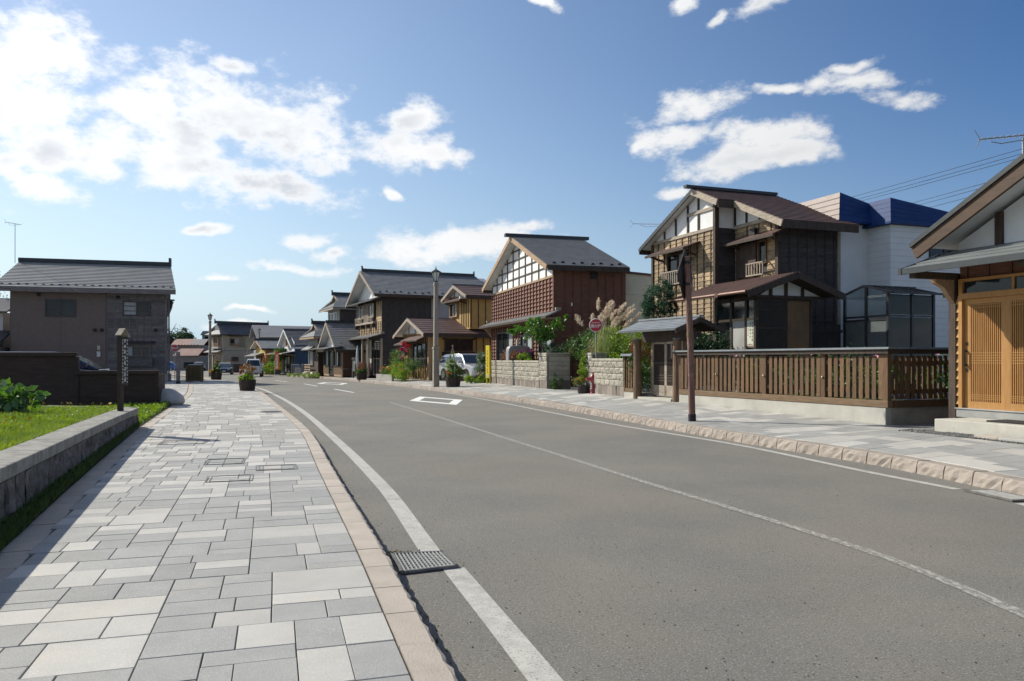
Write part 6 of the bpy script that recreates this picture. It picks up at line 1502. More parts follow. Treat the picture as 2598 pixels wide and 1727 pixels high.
# kerosene tank and water hose stand by the red-brown house
t = thing('oil_tank', 'grey rounded heating oil tank behind the block wall', 'tank', on(C, -3.6, -.62, .3), C.rotation_euler.z + math.pi / 2)
tk = MB(); pr = []
for i in range(24):
    a = 2 * math.pi * i / 24; sx, sz = math.copysign(abs(math.cos(a)) ** .35, math.cos(a)), math.copysign(abs(math.sin(a)) ** .35, math.sin(a)); pr.append((.58 * sx, 1.15 + .66 * sz))
tk.prism(pr, -.25, .25); tk.build('shell', M_('tank_grey', (.33, .34, .34), (.27, .28, .28), rough=.45, sc=2, metal=.3), t, bevel=.04)
for x in (-.42, .42): MB().box(x - .03, x + .03, -.2, .2, -.1, .55).build('leg', steel, t)
MB().tube([(.25, 0, 1.8), (.25, 0, 2.15), (.32, 0, 2.26), (.42, 0, 2.15)], .02, 8).build('vent_pipe', steel, t); MB().box(-.1, .02, -.05, .05, 1.8, 2.1).build('gauge', M_('gauge_cream', (.6, .56, .44), rough=.6), t)

# television aerials and a dish
def aerial(x, y, z, h, rz, label, boom=1.6, two=True, tilt=0.0):
    t = thing('tv_aerial', label, 'antenna', (x, y, z), rz)
    MB().tube([(0, 0, 0), (0, 0, h)], .02, 8).build('mast', steel, t)
    MB().tube([(-boom * .62, 0, h + .05 - tilt), (boom * .38, 0, h + .05 + tilt * .6)], .013, 6).build('boom', steel, t)
    for i in range(12):
        x_ = -boom * .6 + boom * .98 * i / 11; l = .13 + .008 * i; zz = h + .05 - tilt + (tilt * 1.6) * i / 11; MB().tube([(x_, -l, zz), (x_, l, zz)], .006, 5).build('element', steel, t)
    for s in (-1, 1): MB().tube([(-boom * .6, 0, h + .05 - tilt), (-boom * .68, 0, h + .05 - tilt + s * .18)], .007, 5).build('reflector', steel, t)
    MB().tube([(-boom * .45, 0, h - tilt), (-boom * .3, 0, h - .1), (0, 0, h - .04), (boom * .2, 0, h + tilt * .4)], .009, 6).build('brace', steel, t)
q = on(A, -.35, 2.0, 4.3); aerial(q.x, q.y, q.z, 1.4, rad(-6), 'television aerial on the roof of the door house', 1.3, tilt=.06)
q = on(C, -2.6, 6.5, 5.3); aerial(q.x, q.y, q.z, 2.9, rad(5), 'television aerial behind the red-brown house', 2.2)
q = on(LH, -10.0, 3.9, 7.9); aerial(q.x, q.y, q.z, 2.6, rad(70), 'television aerial at the left end of the grey house roof', 1.1)
t = thing('satellite_dish', 'white satellite dish on the roof edge of the door house', 'dish', on(A, -.42, 1.9, 4.55), rad(-80))
MB().lathe([(.02, .0), (.12, .012), (.2, .04), (.25, .075), (.24, .075), (.12, .025)], 20).build('dish', M_('dish_white', (.55, .58, .66), rough=.5), t, rot=(rad(70), 0, 0)); MB().tube([(0, 0, 0), (0, .1, -.15), (0, .1, -.45)], .02, 6).build('arm', steel, t); MB().tube([(0, -.02, -.1), (0, -.3, -.05)], .012, 6).build('feed_arm', steel, t)
# overhead wires far behind the houses
wire = M_('wire_black', (.03, .03, .035), rough=.6)
def W(u, v, d): return ((u - 1299) / 1981 * d, d, 1.42 + (912 - v) / 1981 * d)
for i, (a, b_) in enumerate((((2175, 495), (2598, 378)), ((2192, 500), (2598, 390)), ((2203, 504), (2598, 400)), ((2300, 518), (2530, 457)), ((2320, 522), (2530, 467)), ((2340, 530), (2530, 482)))):
    p, q = Vector(W(*a, 62)), Vector(W(*b_, 40)); d_ = q - p; p = p - d_ * 1.6; q = q + d_ * .8
    pts = []
    for k in range(15):
        s_ = k / 14; c = p.lerp(q, s_); pts.append((c.x, c.y, c.z - (.25 if i < 3 else .2) * 4 * s_ * (1 - s_) + (.25 if i < 3 else .2) * .9))
    o = MB().tube(pts, .016, 5).build('power_line', wire); tag(o, ['topmost', 'second', 'third', 'fourth', 'fifth', 'lowest'][i] + ' of the thin overhead wires above the blue roof', 'wire', 'overhead wires')

# ------------------------------------------------------------------ vehicles
tyre = M_('tyre', (.016, .016, .017), rough=.85, sc=10); rim = M_('rim_silver', (.45, .45, .46), rough=.3, metal=.8); cglass = M_('car_glass', (.045, .06, .06), (.03, .04, .042), rough=.04, sc=1, spec=.9)
lampg = M_('headlamp', (.55, .58, .60), (.35, .37, .4), rough=.1, sc=8, spec=.8); plate = M_('plate_white', (.6, .62, .6), rough=.5); amber = M_('amber_lens', (.5, .18, .02), rough=.3)
def vehicle(name, label, cat, loc, rz, paintm, L, Wd, Ht, prof, green, wheel_r=.33, wheels=None, grille=True):
    """prof: outline of the lower body in (x,z), x=0 is the front; green: outline of the glasshouse (x,z) from windscreen foot to tail foot"""
    t = thing(name, label, cat, loc, rz)
    b = MB(); h = Wd / 2
    n = len(prof)
    def ring(y, k): # k shrinks towards the flank edges so that the body is rounded
        cx = L / 2; return [(cx + (x - cx) * (1 - .03 * k), y, z - (.02 * k if z > .6 else 0)) for x, z in prof]
    rings = [ring(-h, 1), ring(-h + .06, .35), ring(-h + .22, 0), ring(h - .22, 0), ring(h - .06, .35), ring(h, 1)]
    # bow the nose and tail in plan
    out = []
    for i, rg in enumerate(rings):
        e = (0.16, .07, 0, 0, .07, .16)[i]
        out.append([(x + e * max(0, 1 - x / .5) - e * max(0, 1 - (L - x) / .5), y, z) for x, y, z in rg])
    vs = [p for rg in out for p in rg]
    fs = [(i * n + j, (i + 1) * n + j, (i + 1) * n + (j + 1) % n, i * n + (j + 1) % n) for i in range(5) for j in range(n)]
    fs += [tuple(range(n)), tuple(reversed(range(5 * n, 6 * n)))]
    b.add(vs, fs); b.build('body', paintm, t, smooth=False, bevel=.03)
    # glasshouse
    g = len(green); tz = max(z for x, z in green); bz = min(z for x, z in green)
    def inset(z): return .05 + .20 * (z - bz) / max(.1, tz - bz)
    gv = [(x, -h + inset(z), z) for x, z in green] + [(x, h - inset(z), z) for x, z in green]
    MB().add(gv, [tuple(range(g)), tuple(reversed(range(g, 2 * g)))] + [(i, i + g, (i + 1) % g + g, (i + 1) % g) for i in range(g)]).build('cabin', paintm, t, bevel=.04)
    # windows: windscreen, rear, sides
    def lift(p, q, s, e, off=.012):
        (x0, z0), (x1, z1) = p, q; nx, nz = (z1 - z0), -(x1 - x0); l = math.hypot(nx, nz); nx, nz = nx / l * off * s, nz / l * off * s
        pts = []
        for k, sg in ((.08, -1), (.08, 1), (.92, 1), (.92, -1)):
            x, z = x0 + (x1 - x0) * k, z0 + (z1 - z0) * k; pts.append((x + nx, sg * (h - inset(z) - .07), z + nz))
        return MB().add(pts, [(0, 1, 2, 3)]).build(e, cglass, t)
    lift(green[0], green[1], -1, 'windscreen'); lift(green[-2], green[-1], -1, 'rear_window')
    x0, z0 = green[0]; x1, z1 = green[1]; x2, z2 = green[-2]; x3, z3 = green[-1]
    zb, zt = z0 + .06, min(z1, z2) - .09
    f = lambda z: x0 + (x1 - x0) * (z - z0) / (z1 - z0) + .12
    r = lambda z: x3 + (x2 - x3) * (z - z3) / (z2 - z3) - .12
    cuts = [0, .42, .76, 1]
    for s in (-1, 1):
        for a, c in zip(cuts, cuts[1:]):
            q = []
            for k, z in ((a, zb), (c, zb), (c, zt), (a, zt)):
                x = f(z) + (r(z) - f(z)) * k + (.025 if k == a and a else 0) - (.025 if k == c and c < 1 else 0); q.append((x, s * (h - inset(z) + .012), z))
            MB().add(q, [(0, 1, 2, 3)]).build('side_window', cglass, t)
        MB().hexa([(x0 + .35, s * (h + .0), zb), (x0 + .55, s * (h), zb), (x0 + .55, s * (h + .17), zb), (x0 + .38, s * (h + .17), zb), (x0 + .35, s * h, zb + .13), (x0 + .55, s * h, zb + .15), (x0 + .55, s * (h + .17), zb + .15), (x0 + .38, s * (h + .17), zb + .13)]).build('mirror', paintm, t)
        for wx in (wheels or (.85, L - .9)):
            o = MB().lathe([(.16, -.1), (wheel_r * .94, -.1), (wheel_r, -.06), (wheel_r, .06), (wheel_r * .94, .1), (.16, .1)], 20).build('wheel', tyre, t, loc=(wx, s * (h - .09), wheel_r), rot=(rad(90), 0, 0))
            MB().lathe([(wheel_r * .62, -.02), (wheel_r * .6, .0), (wheel_r * .2, .03), (.02, .04)], 16, (0, 0, -s * .09 - (0 if s < 0 else .03))).build('rim', rim, o)
            MB().lathe([(wheel_r * 1.16, -.02), (wheel_r * 1.16, .004)], 20).build('wheel_arch', blackp, t, loc=(wx, s * (h - .012) + (.0 if s > 0 else .004), wheel_r + .02), rot=(rad(90), 0, 0))
        MB().box(.02, .22, s * (h - .36) - .17, s * (h - .36) + .17, .62, .78).build('headlamp', lampg, t, bevel=.03)
        MB().box(L - .10, L + .005, s * (h - .22) - .12, s * (h - .22) + .12, .72, 1.0).build('tail_lamp', sred, t, bevel=.02)
        MB().box(1.9, 2.1, s * (h + .004) - .012, s * (h + .004) + .012, z0 - .16, z0 - .12).build('door_handle', paintm, t)
    if grille: MB().box(.0, .06, -h * .42, h * .42, .60, .72).build('grille', blackp, t)
    MB().box(-.02, .02, -.17, .17, .36, .52).build('number_plate', plate, t); MB().box(.0, .08, -h * .6, h * .6, .24, .34).build('lower_intake', blackp, t)
    return t
silver = M_('silver_paint', (.62, .63, .64), (.58, .59, .60), rough=.22, sc=1, metal=.3, coat=.8); dkblue = M_('dark_blue_paint', (.02, .03, .06), rough=.2, sc=1, coat=.8, metal=.2); whitec = M_('white_paint_car', (.72, .73, .74), rough=.25, sc=1, coat=.7); navyc = M_('navy_paint', (.012, .016, .05), rough=.15, sc=1, coat=1); bluec = M_('blue_paint', (.03, .12, .38), rough=.25, sc=1, coat=.7); blackc = M_('black_paint', (.012, .012, .014), rough=.2, sc=1, coat=.8)
suv_prof = [(.03, .35), (0, .55), (.04, .78), (.25, .90), (1.15, 1.02), (4.3, 1.06), (4.42, .95), (4.42, .45), (4.3, .28), (.2, .25)]
suv_g = [(1.05, 1.0), (1.75, 1.56), (2.2, 1.62), (3.6, 1.60), (4.05, 1.50), (4.32, 1.04)]
vehicle('parked_car', 'silver estate car parked beside the ochre house', 'car', (-1.5, 45.4, .17), rad(124), silver, 4.42, 1.72, 1.6, suv_prof, suv_g, .33)
sed_prof = [(.03, .32), (0, .5), (.05, .70), (.3, .80), (1.2, .92), (4.2, .96), (4.4, .85), (4.42, .42), (4.3, .25), (.2, .22)]
sed_g = [(1.1, .9), (1.95, 1.38), (2.3, 1.44), (3.2, 1.42), (3.5, 1.36), (4.1, .95)]
vehicle('oncoming_car', 'dark blue saloon car driving towards the camera far down the street', 'car', ((572 - 1299) / 1981 * 95, 94.5, ROADZ + fall(95)), rad(106), dkblue, 4.42, 1.7, 1.45, sed_prof, sed_g, .31)
# cab-over light truck
tk_prof = [(.05, .38), (.0, .55), (.02, .95), (.1, 1.08), (1.3, 1.08), (1.5, 1.0), (1.5, .4), (1.4, .34), (.2, .32)]
tk_g = [(.06, 1.05), (.45, 1.72), (.7, 1.80), (1.25, 1.80), (1.42, 1.7), (1.5, 1.05)]
tr_ = vehicle('light_truck', 'white cab-over light truck coming down the street', 'truck', ((646 - 1299) / 1981 * 78.5, 78, ROADZ + fall(78)), rad(104), whitec, 1.5, 1.62, 1.8, tk_prof, tk_g, .29, wheels=(.55,), grille=False)
MB().box(1.55, 4.3, -.78, .78, .62, .70).build('cargo_bed', whitec, tr_); 
for y in (-.80, .76): MB().box(1.55, 4.3, y, y + .04, .70, 1.02).build('side_board', whitec, tr_)
MB().box(1.55, 1.6, -.78, .78, .7, 1.4).build('head_board', whitec, tr_); MB().box(4.26, 4.3, -.78, .78, .7, 1.02).build('tail_board', whitec, tr_); MB().box(1.2, 4.2, -.4, .4, .4, .6).build('chassis', blackp, tr_)
for s in (-1, 1): MB().lathe([(.1, -.1), (.29, -.1), (.29, .1), (.1, .1)], 16).build('wheel', tyre, tr_, loc=(3.4, s * .68, .29), rot=(rad(90), 0, 0))
van_prof = [(.03, .35), (0, .55), (.04, .92), (.2, 1.02), (1.0, 1.10), (4.4, 1.08), (4.5, .95), (4.5, .4), (4.3, .28), (.2, .25)]
van_g = [(.40, 1.06), (1.45, 1.60), (1.85, 1.70), (4.0, 1.70), (4.3, 1.6), (4.46, 1.06)]
vehicle('minivan', 'dark blue minivan behind the stepped board fence', 'car', (-14.2, 28.1, 0), rad(195), navyc, 4.5, 1.7, 1.7, van_prof, van_g, .31)
vehicle('hatchback', 'small bright blue car parked before the far grey shed', 'car', ((445 - 1299) / 1981 * 145, 146, fall(145) - .1), rad(172), bluec, 3.4, 1.48, 1.6, [(x * .77, z) for x, z in van_prof], [(x * .77, z) for x, z in van_g], .27)
vehicle('far_car', 'black car parked beside the far lean-to shed', 'car', ((510 - 1299) / 1981 * 140, 140, fall(140) - .1), rad(120), blackc, 4.2, 1.7, 1.6, suv_prof, suv_g, .31)

# bits along the far right pavement
t = thing('banner_flag', 'tall red and orange shop banner flag with white writing', 'banner', ((704 - 1299) / 1981 * 84, 84, fall(84) + .04), rad(-20))
fl = MB(); n = 8
for i in range(n + 1):
    z = .55 + 2.0 * i / n; w = .1 * math.sin(i * 1.1); fl.v += [(-.32 + w * .3, .1 * math.sin(i * .8), z), (.30 - (.22 if i > n - 3 else 0) * (i - n + 3) / 3, w * .5 - .05, z)]
for i in range(n): fl.f.append((2 * i, 2 * i + 1, 2 * i + 3, 2 * i + 2)); fl.m.append(0)
fl.build('cloth', M_('banner_red', (.55, .05, .015), (.62, .24, .02), rough=.8, sc=1.2), t); MB().tube([(-.34, 0, 0), (-.34, 0, 2.65)], .02, 6).build('pole', whitep, t); MB().box(-.3, .32, -.02, .1, .0, .5).build('base_sign', blackp, t)
for i in range(4): put('written_mark', stroke_mark(.42, wht, i * 2), t, (.04, -.16, 2.1 - i * .42), rot=(rad(90), 0, 0))
for i, (u, y, w, lab) in enumerate(((749, 84, 1.0, 'grey metal screen beside the navy house door'), (770, 82, .6, 'narrow grey metal screen right of the wider one'))):
    t = thing('metal_screen', lab, 'screen', ((u - 1299) / 1981 * y, y, fall(y) + .04), rad(-20)); MB().box(-w / 2, w / 2, -.03, .03, 1.05, 1.12).build('top_rail', steel, t)
    for k in range(int(w / .3) + 2): x = -w / 2 + (w - .05) * k / (int(w / .3) + 1); MB().box(x, x + .05, -.03, .03, 0, 1.05).build('bar', steel, t)
    MB().box(-w / 2, w / 2, .0, .02, .1, 1.05).build('mesh_panel', M_('mesh_dark', (.10, .11, .12), rough=.7), t)
t = thing('stone_marker', 'short grey stone marker by the navy house', 'marker', ((757 - 1299) / 1981 * 78, 78, fall(78) + .04), rad(10)); MB().box(-.3, .3, -.15, .15, 0, .75).build('stone', concrete_d, t, bevel=.04)
t = thing('traffic_cone', 'red and white traffic cone behind the light truck', 'cone', ((610 - 1299) / 1981 * 100, 100, fall(100) - .1)); MB().lathe([(.2, 0), (.2, .05), (.16, .06), (.03, 1.25)], 12).build('cone', M_('cone_red', (.55, .09, .03), rough=.5), t); MB().lathe([(.125, .45), (.10, .65)], 12, cap=False).build('band', whitep, t)
t = thing('small_sign', 'small yellow wooden sign on a dark post by the beige house', 'sign', ((579 - 1299) / 1981 * 108, 108, fall(108))); MB().box(-.35, .35, -.04, .04, 1.1, 1.55).build('board', M_('sign_wood', (.45, .35, .16), rough=.7), t); MB().box(-.2, .2, -.05, .05, 0, 1.1).build('post', blackp, t); MB().box(-.4, .4, -.08, .08, 1.56, 1.62).build('roof', w_pale, t)
MB().box(-.02, .02, -.05, .05, 0, .1)

# ------------------------------------------------------------------ vegetation
lf_grass = leafmat('lawn_blade', (.26, .35, .05), (.12, .20, .03), sc=.6)
lf_mid = leafmat('leaf_mid', (.075, .17, .03), (.035, .09, .018))
lf_dark = leafmat('leaf_dark', (.025, .065, .022), (.012, .036, .014))
lf_lime = leafmat('leaf_lime', (.22, .34, .035), (.12, .22, .025))
lf_pine = leafmat('leaf_conifer', (.022, .075, .032), (.010, .040, .020))
lf_rust = leafmat('leaf_rust', (.24, .10, .045), (.11, .06, .03))
lf_brown = leafmat('leaf_brown', (.14, .085, .035), (.06, .05, .022))
lf_yell = leafmat('leaf_yellow', (.55, .33, .03), (.30, .20, .03))
lf_pamp = leafmat('leaf_pampas', (.30, .36, .12), (.13, .20, .055))
lf_plume = leafmat('plume', (.66, .58, .46), (.50, .42, .32), trans=.4)
lf_hill = leafmat('leaf_hill', (.045, .085, .03), (.020, .045, .020), sc=.05)
lf_olive = leafmat('leaf_olive', (.17, .20, .05), (.08, .12, .03))
fl_red = M_('petal_red', (.62, .03, .03), rough=.6); fl_pink = M_('petal_pink', (.62, .20, .26), (.55, .30, .28), rough=.6, sc=8); fl_yel = M_('petal_yellow', (.75, .48, .02), rough=.6); fl_mag = M_('petal_magenta', (.50, .02, .30), rough=.6); fl_whi = M_('petal_white', (.75, .74, .72), rough=.6); fl_ora = M_('petal_orange', (.72, .27, .02), rough=.6)
bark = M_('bark', (.12, .09, .065), (.06, .048, .036), rough=.9, sc=6, stretch=(4, 4, 1), bump=.5, bsc=12)
def plant(name, label, cat, loc, group=None, rz=0.0): return thing(name, label, cat, loc, rz, group)
def plantw(*a): return plant(*a, rz=w_rz)
def plantd(*a): return plant(*a, rz=D.rotation_euler.z)
def plantg(*a): return plant(*a, rz=fence_rz)
def foliage(t, ells, n, size, m, clumps=40, spread=.22, name='foliage', shell=.5, asp=.55, up=.3):
    return put(name, leaf_mesh(name, cloud_pts(n, ells, clumps, spread, shell), size, m, asp, up), t)
def blossoms(t, ells, n, r, m, name='flower'):
    """flower heads, each a little cup of petals of its own"""
    P = cloud_pts(n, ells, max(3, n), .05, .95)
    key = (m.name, r)
    b = MB()
    for k in range(6):
        a = k * math.pi / 3; b.add([(0, 0, 0), (r * math.cos(a - .45), r * math.sin(a - .45), r * .35), (r * 1.15 * math.cos(a), r * 1.15 * math.sin(a), r * .5), (r * math.cos(a + .45), r * math.sin(a + .45), r * .35)], [(0, 1, 2, 3)])
    b.ball((0, 0, r * .2), r * .4, 6, 4)
    me = b.mesh(name, m)
    for p in P[:n]: put(name, me, t, tuple(p), rot=(R.uniform(-.9, .9), R.uniform(-.9, .9), R.uniform(0, 6)))
def stems(t, pts, r=.012, m=None, name='stem', base=(0, 0, 0)):
    for p in pts:
        q = Vector(base) + Vector((R.uniform(-.06, .06), R.uniform(-.06, .06), 0)); p = Vector(p); mid = q.lerp(p, .5) + Vector((R.uniform(-.08, .08), R.uniform(-.08, .08), .05))
        MB().tube([q, mid, p], [r, r * .8, r * .4], 5).build(name, m or bark, t)

# grass bank on the left, behind the retaining wall
def bank_z(x, y):
    w = LW.X(y) - x                                     # metres behind the wall face
    return wall_h(y) - .04 + .16 * max(0, min(1, (w - .3) / 3.2)) * max(0, min(1, (16.5 - y) / 4))
gbm = MB(); nx, ny = 26, 40
for j in range(ny + 1):
    y = 1.0 + 15.7 * j / ny
    for i in range(nx + 1):
        x = LW.X(y) - .30 - 7.5 * i / nx; gbm.v.append((x, y, bank_z(x, y) + (R.uniform(-.015, .015) if i else 0)))
for j in range(ny):
    for i in range(nx): a = j * (nx + 1) + i; gbm.f.append((a, a + nx + 1, a + nx + 2, a + 1)); gbm.m.append(0)
kind(gbm.build('grass_bank', M_('turf', (.085, .12, .03), (.06, .075, .025), rough=.95, sc=3, rnd_off=False), smooth=True), 'structure')
def blades(P, h, w, m, name, lean=.5):
    n = len(P); P = np.asarray(P); a = NP.uniform(0, 2 * np.pi, n); H = h * NP.uniform(.45, 1.25, n); l = NP.uniform(0, lean, n) * H
    d = np.stack([np.cos(a), np.sin(a), np.zeros(n)], 1); s = np.stack([-np.sin(a), np.cos(a), np.zeros(n)], 1) * (w / 2)
    up = np.array([0, 0, 1.0])
    b0, b1 = P - s, P + s; m0 = P + d * (l * .35)[:, None] + up * (H * .6)[:, None]; tp = P + d * l[:, None] + up * H[:, None]
    V = np.stack([b0, b1, m0 + s * .8, m0 - s * .8, tp], 1).reshape(-1, 3)
    k = np.arange(n)[:, None] * 5
    F = np.concatenate([k + np.array([[0, 1, 2]]), k + np.array([[0, 2, 3]]), k + np.array([[3, 2, 4]])])
    return npmesh(name, V, F, m)
P = []
while len(P) < 52000:
    y = 3.0 + 13.6 * R.random() ** 1.0; x = LW.X(y) - .36 - 6.5 * R.random() ** 1.3
    if abs(x) > y * .72: continue
    P.append((x, y, bank_z(x, y)))
o = put('lawn_grass', blades(P, .075, .008, lf_grass, 'lawn_grass', .9)); kind(o, 'stuff'); o['label'] = 'short sunlit grass on the bank behind the retaining wall'; o['category'] = 'grass'
P = [p for p in [(R.uniform(-9.0, -6.2), R.uniform(9, 16.2)) for _ in range(450)] if p[0] < LW.X(p[1]) - .4]
o = put('lawn_weeds', leaf_mesh('lawn_weeds', [(x + R.uniform(-.05, .05), y + R.uniform(-.05, .05), bank_z(x, y) + R.uniform(.02, .09)) for x, y in P for _ in range(6)], .042, lf_lime)); kind(o, 'stuff'); o['label'] = 'broad leaved weeds among the bank grass'; o['category'] = 'weeds'
# weedy strip at the foot of the wall and rough patch at its end
P = []
while len(P) < 17000:
    s_ = LW.len * R.random(); k_ = R.random() ** 1.1; q = LW.off(s_, -.03 - .5 * k_)
    if q.x > LE.X(q.y) + .03 or q.y < 3: continue
    P.append((q.x, q.y, -.03 + .10 * max(0, 1 - k_ * 2.2)))
for _ in range(9000):
    y = R.uniform(16.2, 24.3); x = LE.X(y) - R.random() * (2.6 if y < 20 else 1.9)
    P.append((x, y, 0.0))
o = put('verge_grass', blades(P, .08, .011, leafmat('leaf_verge', (.085, .13, .025), (.04, .07, .018)), 'verge_grass', .8)); kind(o, 'stuff'); o['label'] = 'weedy verge between retaining wall and paving'; o['category'] = 'weeds'
P = [(LE.X(y) - R.random() ** 1.5 * 1.6 - .05, y, R.uniform(.0, .14)) for y in [R.uniform(15.5, 24.3) for _ in range(5000)]]
o = put('verge_clover', leaf_mesh('verge_clover', P, .07, lf_lime)); kind(o, 'stuff'); o['label'] = 'leafy clover patch beside the boulder'; o['category'] = 'weeds'
q = [(LW.off(R.uniform(4, LW.len), -.02 - .45 * R.random())) for _ in range(5000)]
o = put('verge_moss', leaf_mesh('verge_moss', [(p.x, p.y, R.uniform(-.02, .16)) for p in q if p.x < LE.X(p.y) - .02], .05, lf_dark)); kind(o, 'stuff'); o['label'] = 'dark moss and leaf litter at the wall foot'; o['category'] = 'moss'
strip('verge_soil', lambda y: LW.X(y) - .1 if y < 16.2 else LE.X(y) - 3, lambda y: LE.X(y) + .02, lambda y: -.07, lambda y: -.02, M_('verge_soil', (.07, .06, .04), (.045, .04, .028), rough=.95, sc=8), [1 + .6 * i for i in range(40)])
fm_ = MB().add([(0, 0, 0)], []).v
b = MB()
for k in range(9):
    a = k * math.pi * 2 / 9; b.add([(0, 0, .01), (.03 * math.cos(a - .3), .03 * math.sin(a - .3), .014), (.036 * math.cos(a), .036 * math.sin(a), .012), (.03 * math.cos(a + .3), .03 * math.sin(a + .3), .014)], [(0, 1, 2, 3)])
b.tube([(0, 0, .0), (.01, 0, -.09), (0, .01, -.2)], .003, 4)
dm = b.mesh('flower', fl_yel)
for u, v in ((345, 960 + 26), (490, 1013), (535, 1017), (560, 1018), (640, 1025), (740, 1034), (805, 1032), (875, 1027), (110, 1070), (235, 1100), (45, 1112)):
    u_ = u * .3189; d_ = 15.8 if u > 300 else 10.5; x = (u_ - 1299) / 1981 * d_; o = put('yellow_flower', dm, None, (x, d_, bank_z(x, d_) + .14), R.uniform(0, 6)); o.rotation_euler.x = rad(35); tag(o, 'small yellow daisy-like flower standing in the grass bank', 'flower', 'yellow flowers in the grass bank')
# big-leaved bush at the left edge
t = plant('hydrangea_bush', 'broad-leaved bush with faded brown flower heads at the left edge', 'bush', (-9.0, 13.4, bank_z(-8.75, 13.4)))
foliage(t, [(0, 0, .28, .72, .6, .30), (-.5, -.2, .36, .5, .5, .28), (.35, 0, .22, .42, .45, .22)], 620, .17, leafmat('leaf_hydrangea', (.10, .21, .04), (.04, .10, .02)), 60, .2, asp=.6)
kind(foliage(t, [(-.2, 0, .55, .5, .4, .1)], 160, .10, lf_rust, 6, .08, 'faded_heads'), 'stuff')
stems(t, [(R.uniform(-.5, .5), R.uniform(-.3, .3), R.uniform(.3, .5)) for _ in range(9)])
t = plant('sapling_tree', 'bare-twigged tree at the far left behind the grey house', 'tree', (-36.2, 54, 0))
MB().tube([(0, 0, 0), (.1, 0, 3), (.2, 0, 6.6)], [.16, .12, .03], 7).build('trunk', bark, t); foliage(t, [(0.3, 0, 5.0, .9, 1.0, 1.6), (.5, 0, 6.3, .5, .6, .7)], 1500, .16, lf_brown, 30, .3, 'crown', .3)

# ---- right side: pampas, conifer, shrubs
t = plant('pampas_grass', 'tall pampas grass clump with pale plumes behind the block wall', 'grass clump', (3.55, 27.9, .3))
n = 1500; V = []; F = []
for i in range(n):
    a = R.uniform(0, 6.283); r0 = R.uniform(0, .22); h = R.uniform(1.2, 2.35); reach = R.uniform(.15, .85) * (1.1 if h < 2 else .6)
    bx, by = r0 * math.cos(a), r0 * math.sin(a); sx, sy = -math.sin(a) * .011, math.cos(a) * .011; drop = R.uniform(0, .55)
    pts = [(0, 0), (.10, .45), (.35, .85), (.7, 1.0), (1.0, 1 - drop * .45)]
    k0 = len(V)
    for j, (q, zz) in enumerate(pts):
        w = (1, 1.1, .9, .6, .1)[j]; x, y, z = bx + math.cos(a) * reach * q, by + math.sin(a) * reach * q, h * zz
        V += [(x - sx * w, y - sy * w, z), (x + sx * w, y + sy * w, z)]
    for j in range(4): F.append((k0 + 2 * j, k0 + 2 * j + 1, k0 + 2 * j + 3, k0 + 2 * j + 2))
put('blades', npmesh('blades', np.array(V), np.array(F), lf_pamp), t)
for i in range(26):
    a = R.uniform(0, 6.283); reach = R.uniform(.08, 1.0); h = R.uniform(2.65, 3.45) - reach * .35
    x, y = reach * math.cos(a), reach * math.sin(a) * .6
    if i == 0: x, y, h = -1.05, -.1, 2.65
    o = MB().tube([(x * .1, y * .1, .2), (x * .5, y * .5, h * .6), (x, y, h - .3)], .006, 4).build('plume_stalk', lf_pamp, t)
    lean = Vector((x * .40 + .10, y * .3, .50)); P = []
    for k in range(150):
        s_ = k / 150; c = Vector((x, y, h - .32)) + lean * s_ + Vector((.10 * s_ * s_, 0, -.10 * s_ * s_)); w = .040 * math.sin(math.pi * min(1, s_ * .9 + .1)) + .008
        P.append((c.x + R.gauss(0, w), c.y + R.gauss(0, w), c.z + R.gauss(0, w * .6)))
    put('plume', leaf_mesh('plume', P, .10, lf_plume, .2, -1.2), o)
t = plant('yew_tree', 'dense dark green clipped conifer beside the timber house', 'tree', (4.95, 26.2, .3))
MB().tube([(0, 0, 0), (.03, 0, 1.4), (0, 0, 2.6)], [.09, .07, .04], 7).build('trunk', bark, t)
foliage(t, [(0, 0, 3.1, .52, .52, .72), (-.12, 0, 2.75, .5, .5, .4), (.18, 0, 3.45, .34, .34, .35), (-.32, 0, 2.95, .3, .3, .4), (.3, 0, 2.85, .32, .32, .4)], 12000, .06, lf_pine, 170, .12, 'crown', .62, .35, -.6)
t = plant('garden_shrub', 'bright green leafy shrub behind the gate roof', 'bush', (4.25, 26.9, .3)); foliage(t, [(0, 0, 1.75, .85, .6, .5), (.5, 0, 1.9, .5, .5, .4), (-.2, -.3, 1.2, .7, .5, .6)], 5000, .075, lf_lime, 70, .18); foliage(t, [(0, 0, .9, .8, .6, .7)], 2500, .075, lf_mid, 40, .2, 'lower_foliage'); stems(t, [(0, 0, 1.4), (.3, .1, 1.5), (-.3, 0, 1.4)], .03)
t = plant('garden_shrub', 'dark shrub inside the garden behind the leaning pole', 'bush', (5.55, 23.6, .28)); foliage(t, [(0, 0, 1.2, .75, .6, .75), (.55, .1, 1.6, .4, .4, .5)], 5000, .08, lf_dark, 60, .2); stems(t, [(0, 0, 1.1), (.3, 0, 1.3)], .03)
t = plant('maple_shrub', 'reddening shrub seen through the gate lattice', 'bush', (4.1, 24.0, .28)); foliage(t, [(0, 0, 1.0, .6, .5, .8)], 1800, .07, lf_mid, 40, .2); foliage(t, [(.1, 0, 1.5, .6, .5, .3)], 900, .07, lf_rust, 20, .2, 'red_foliage')
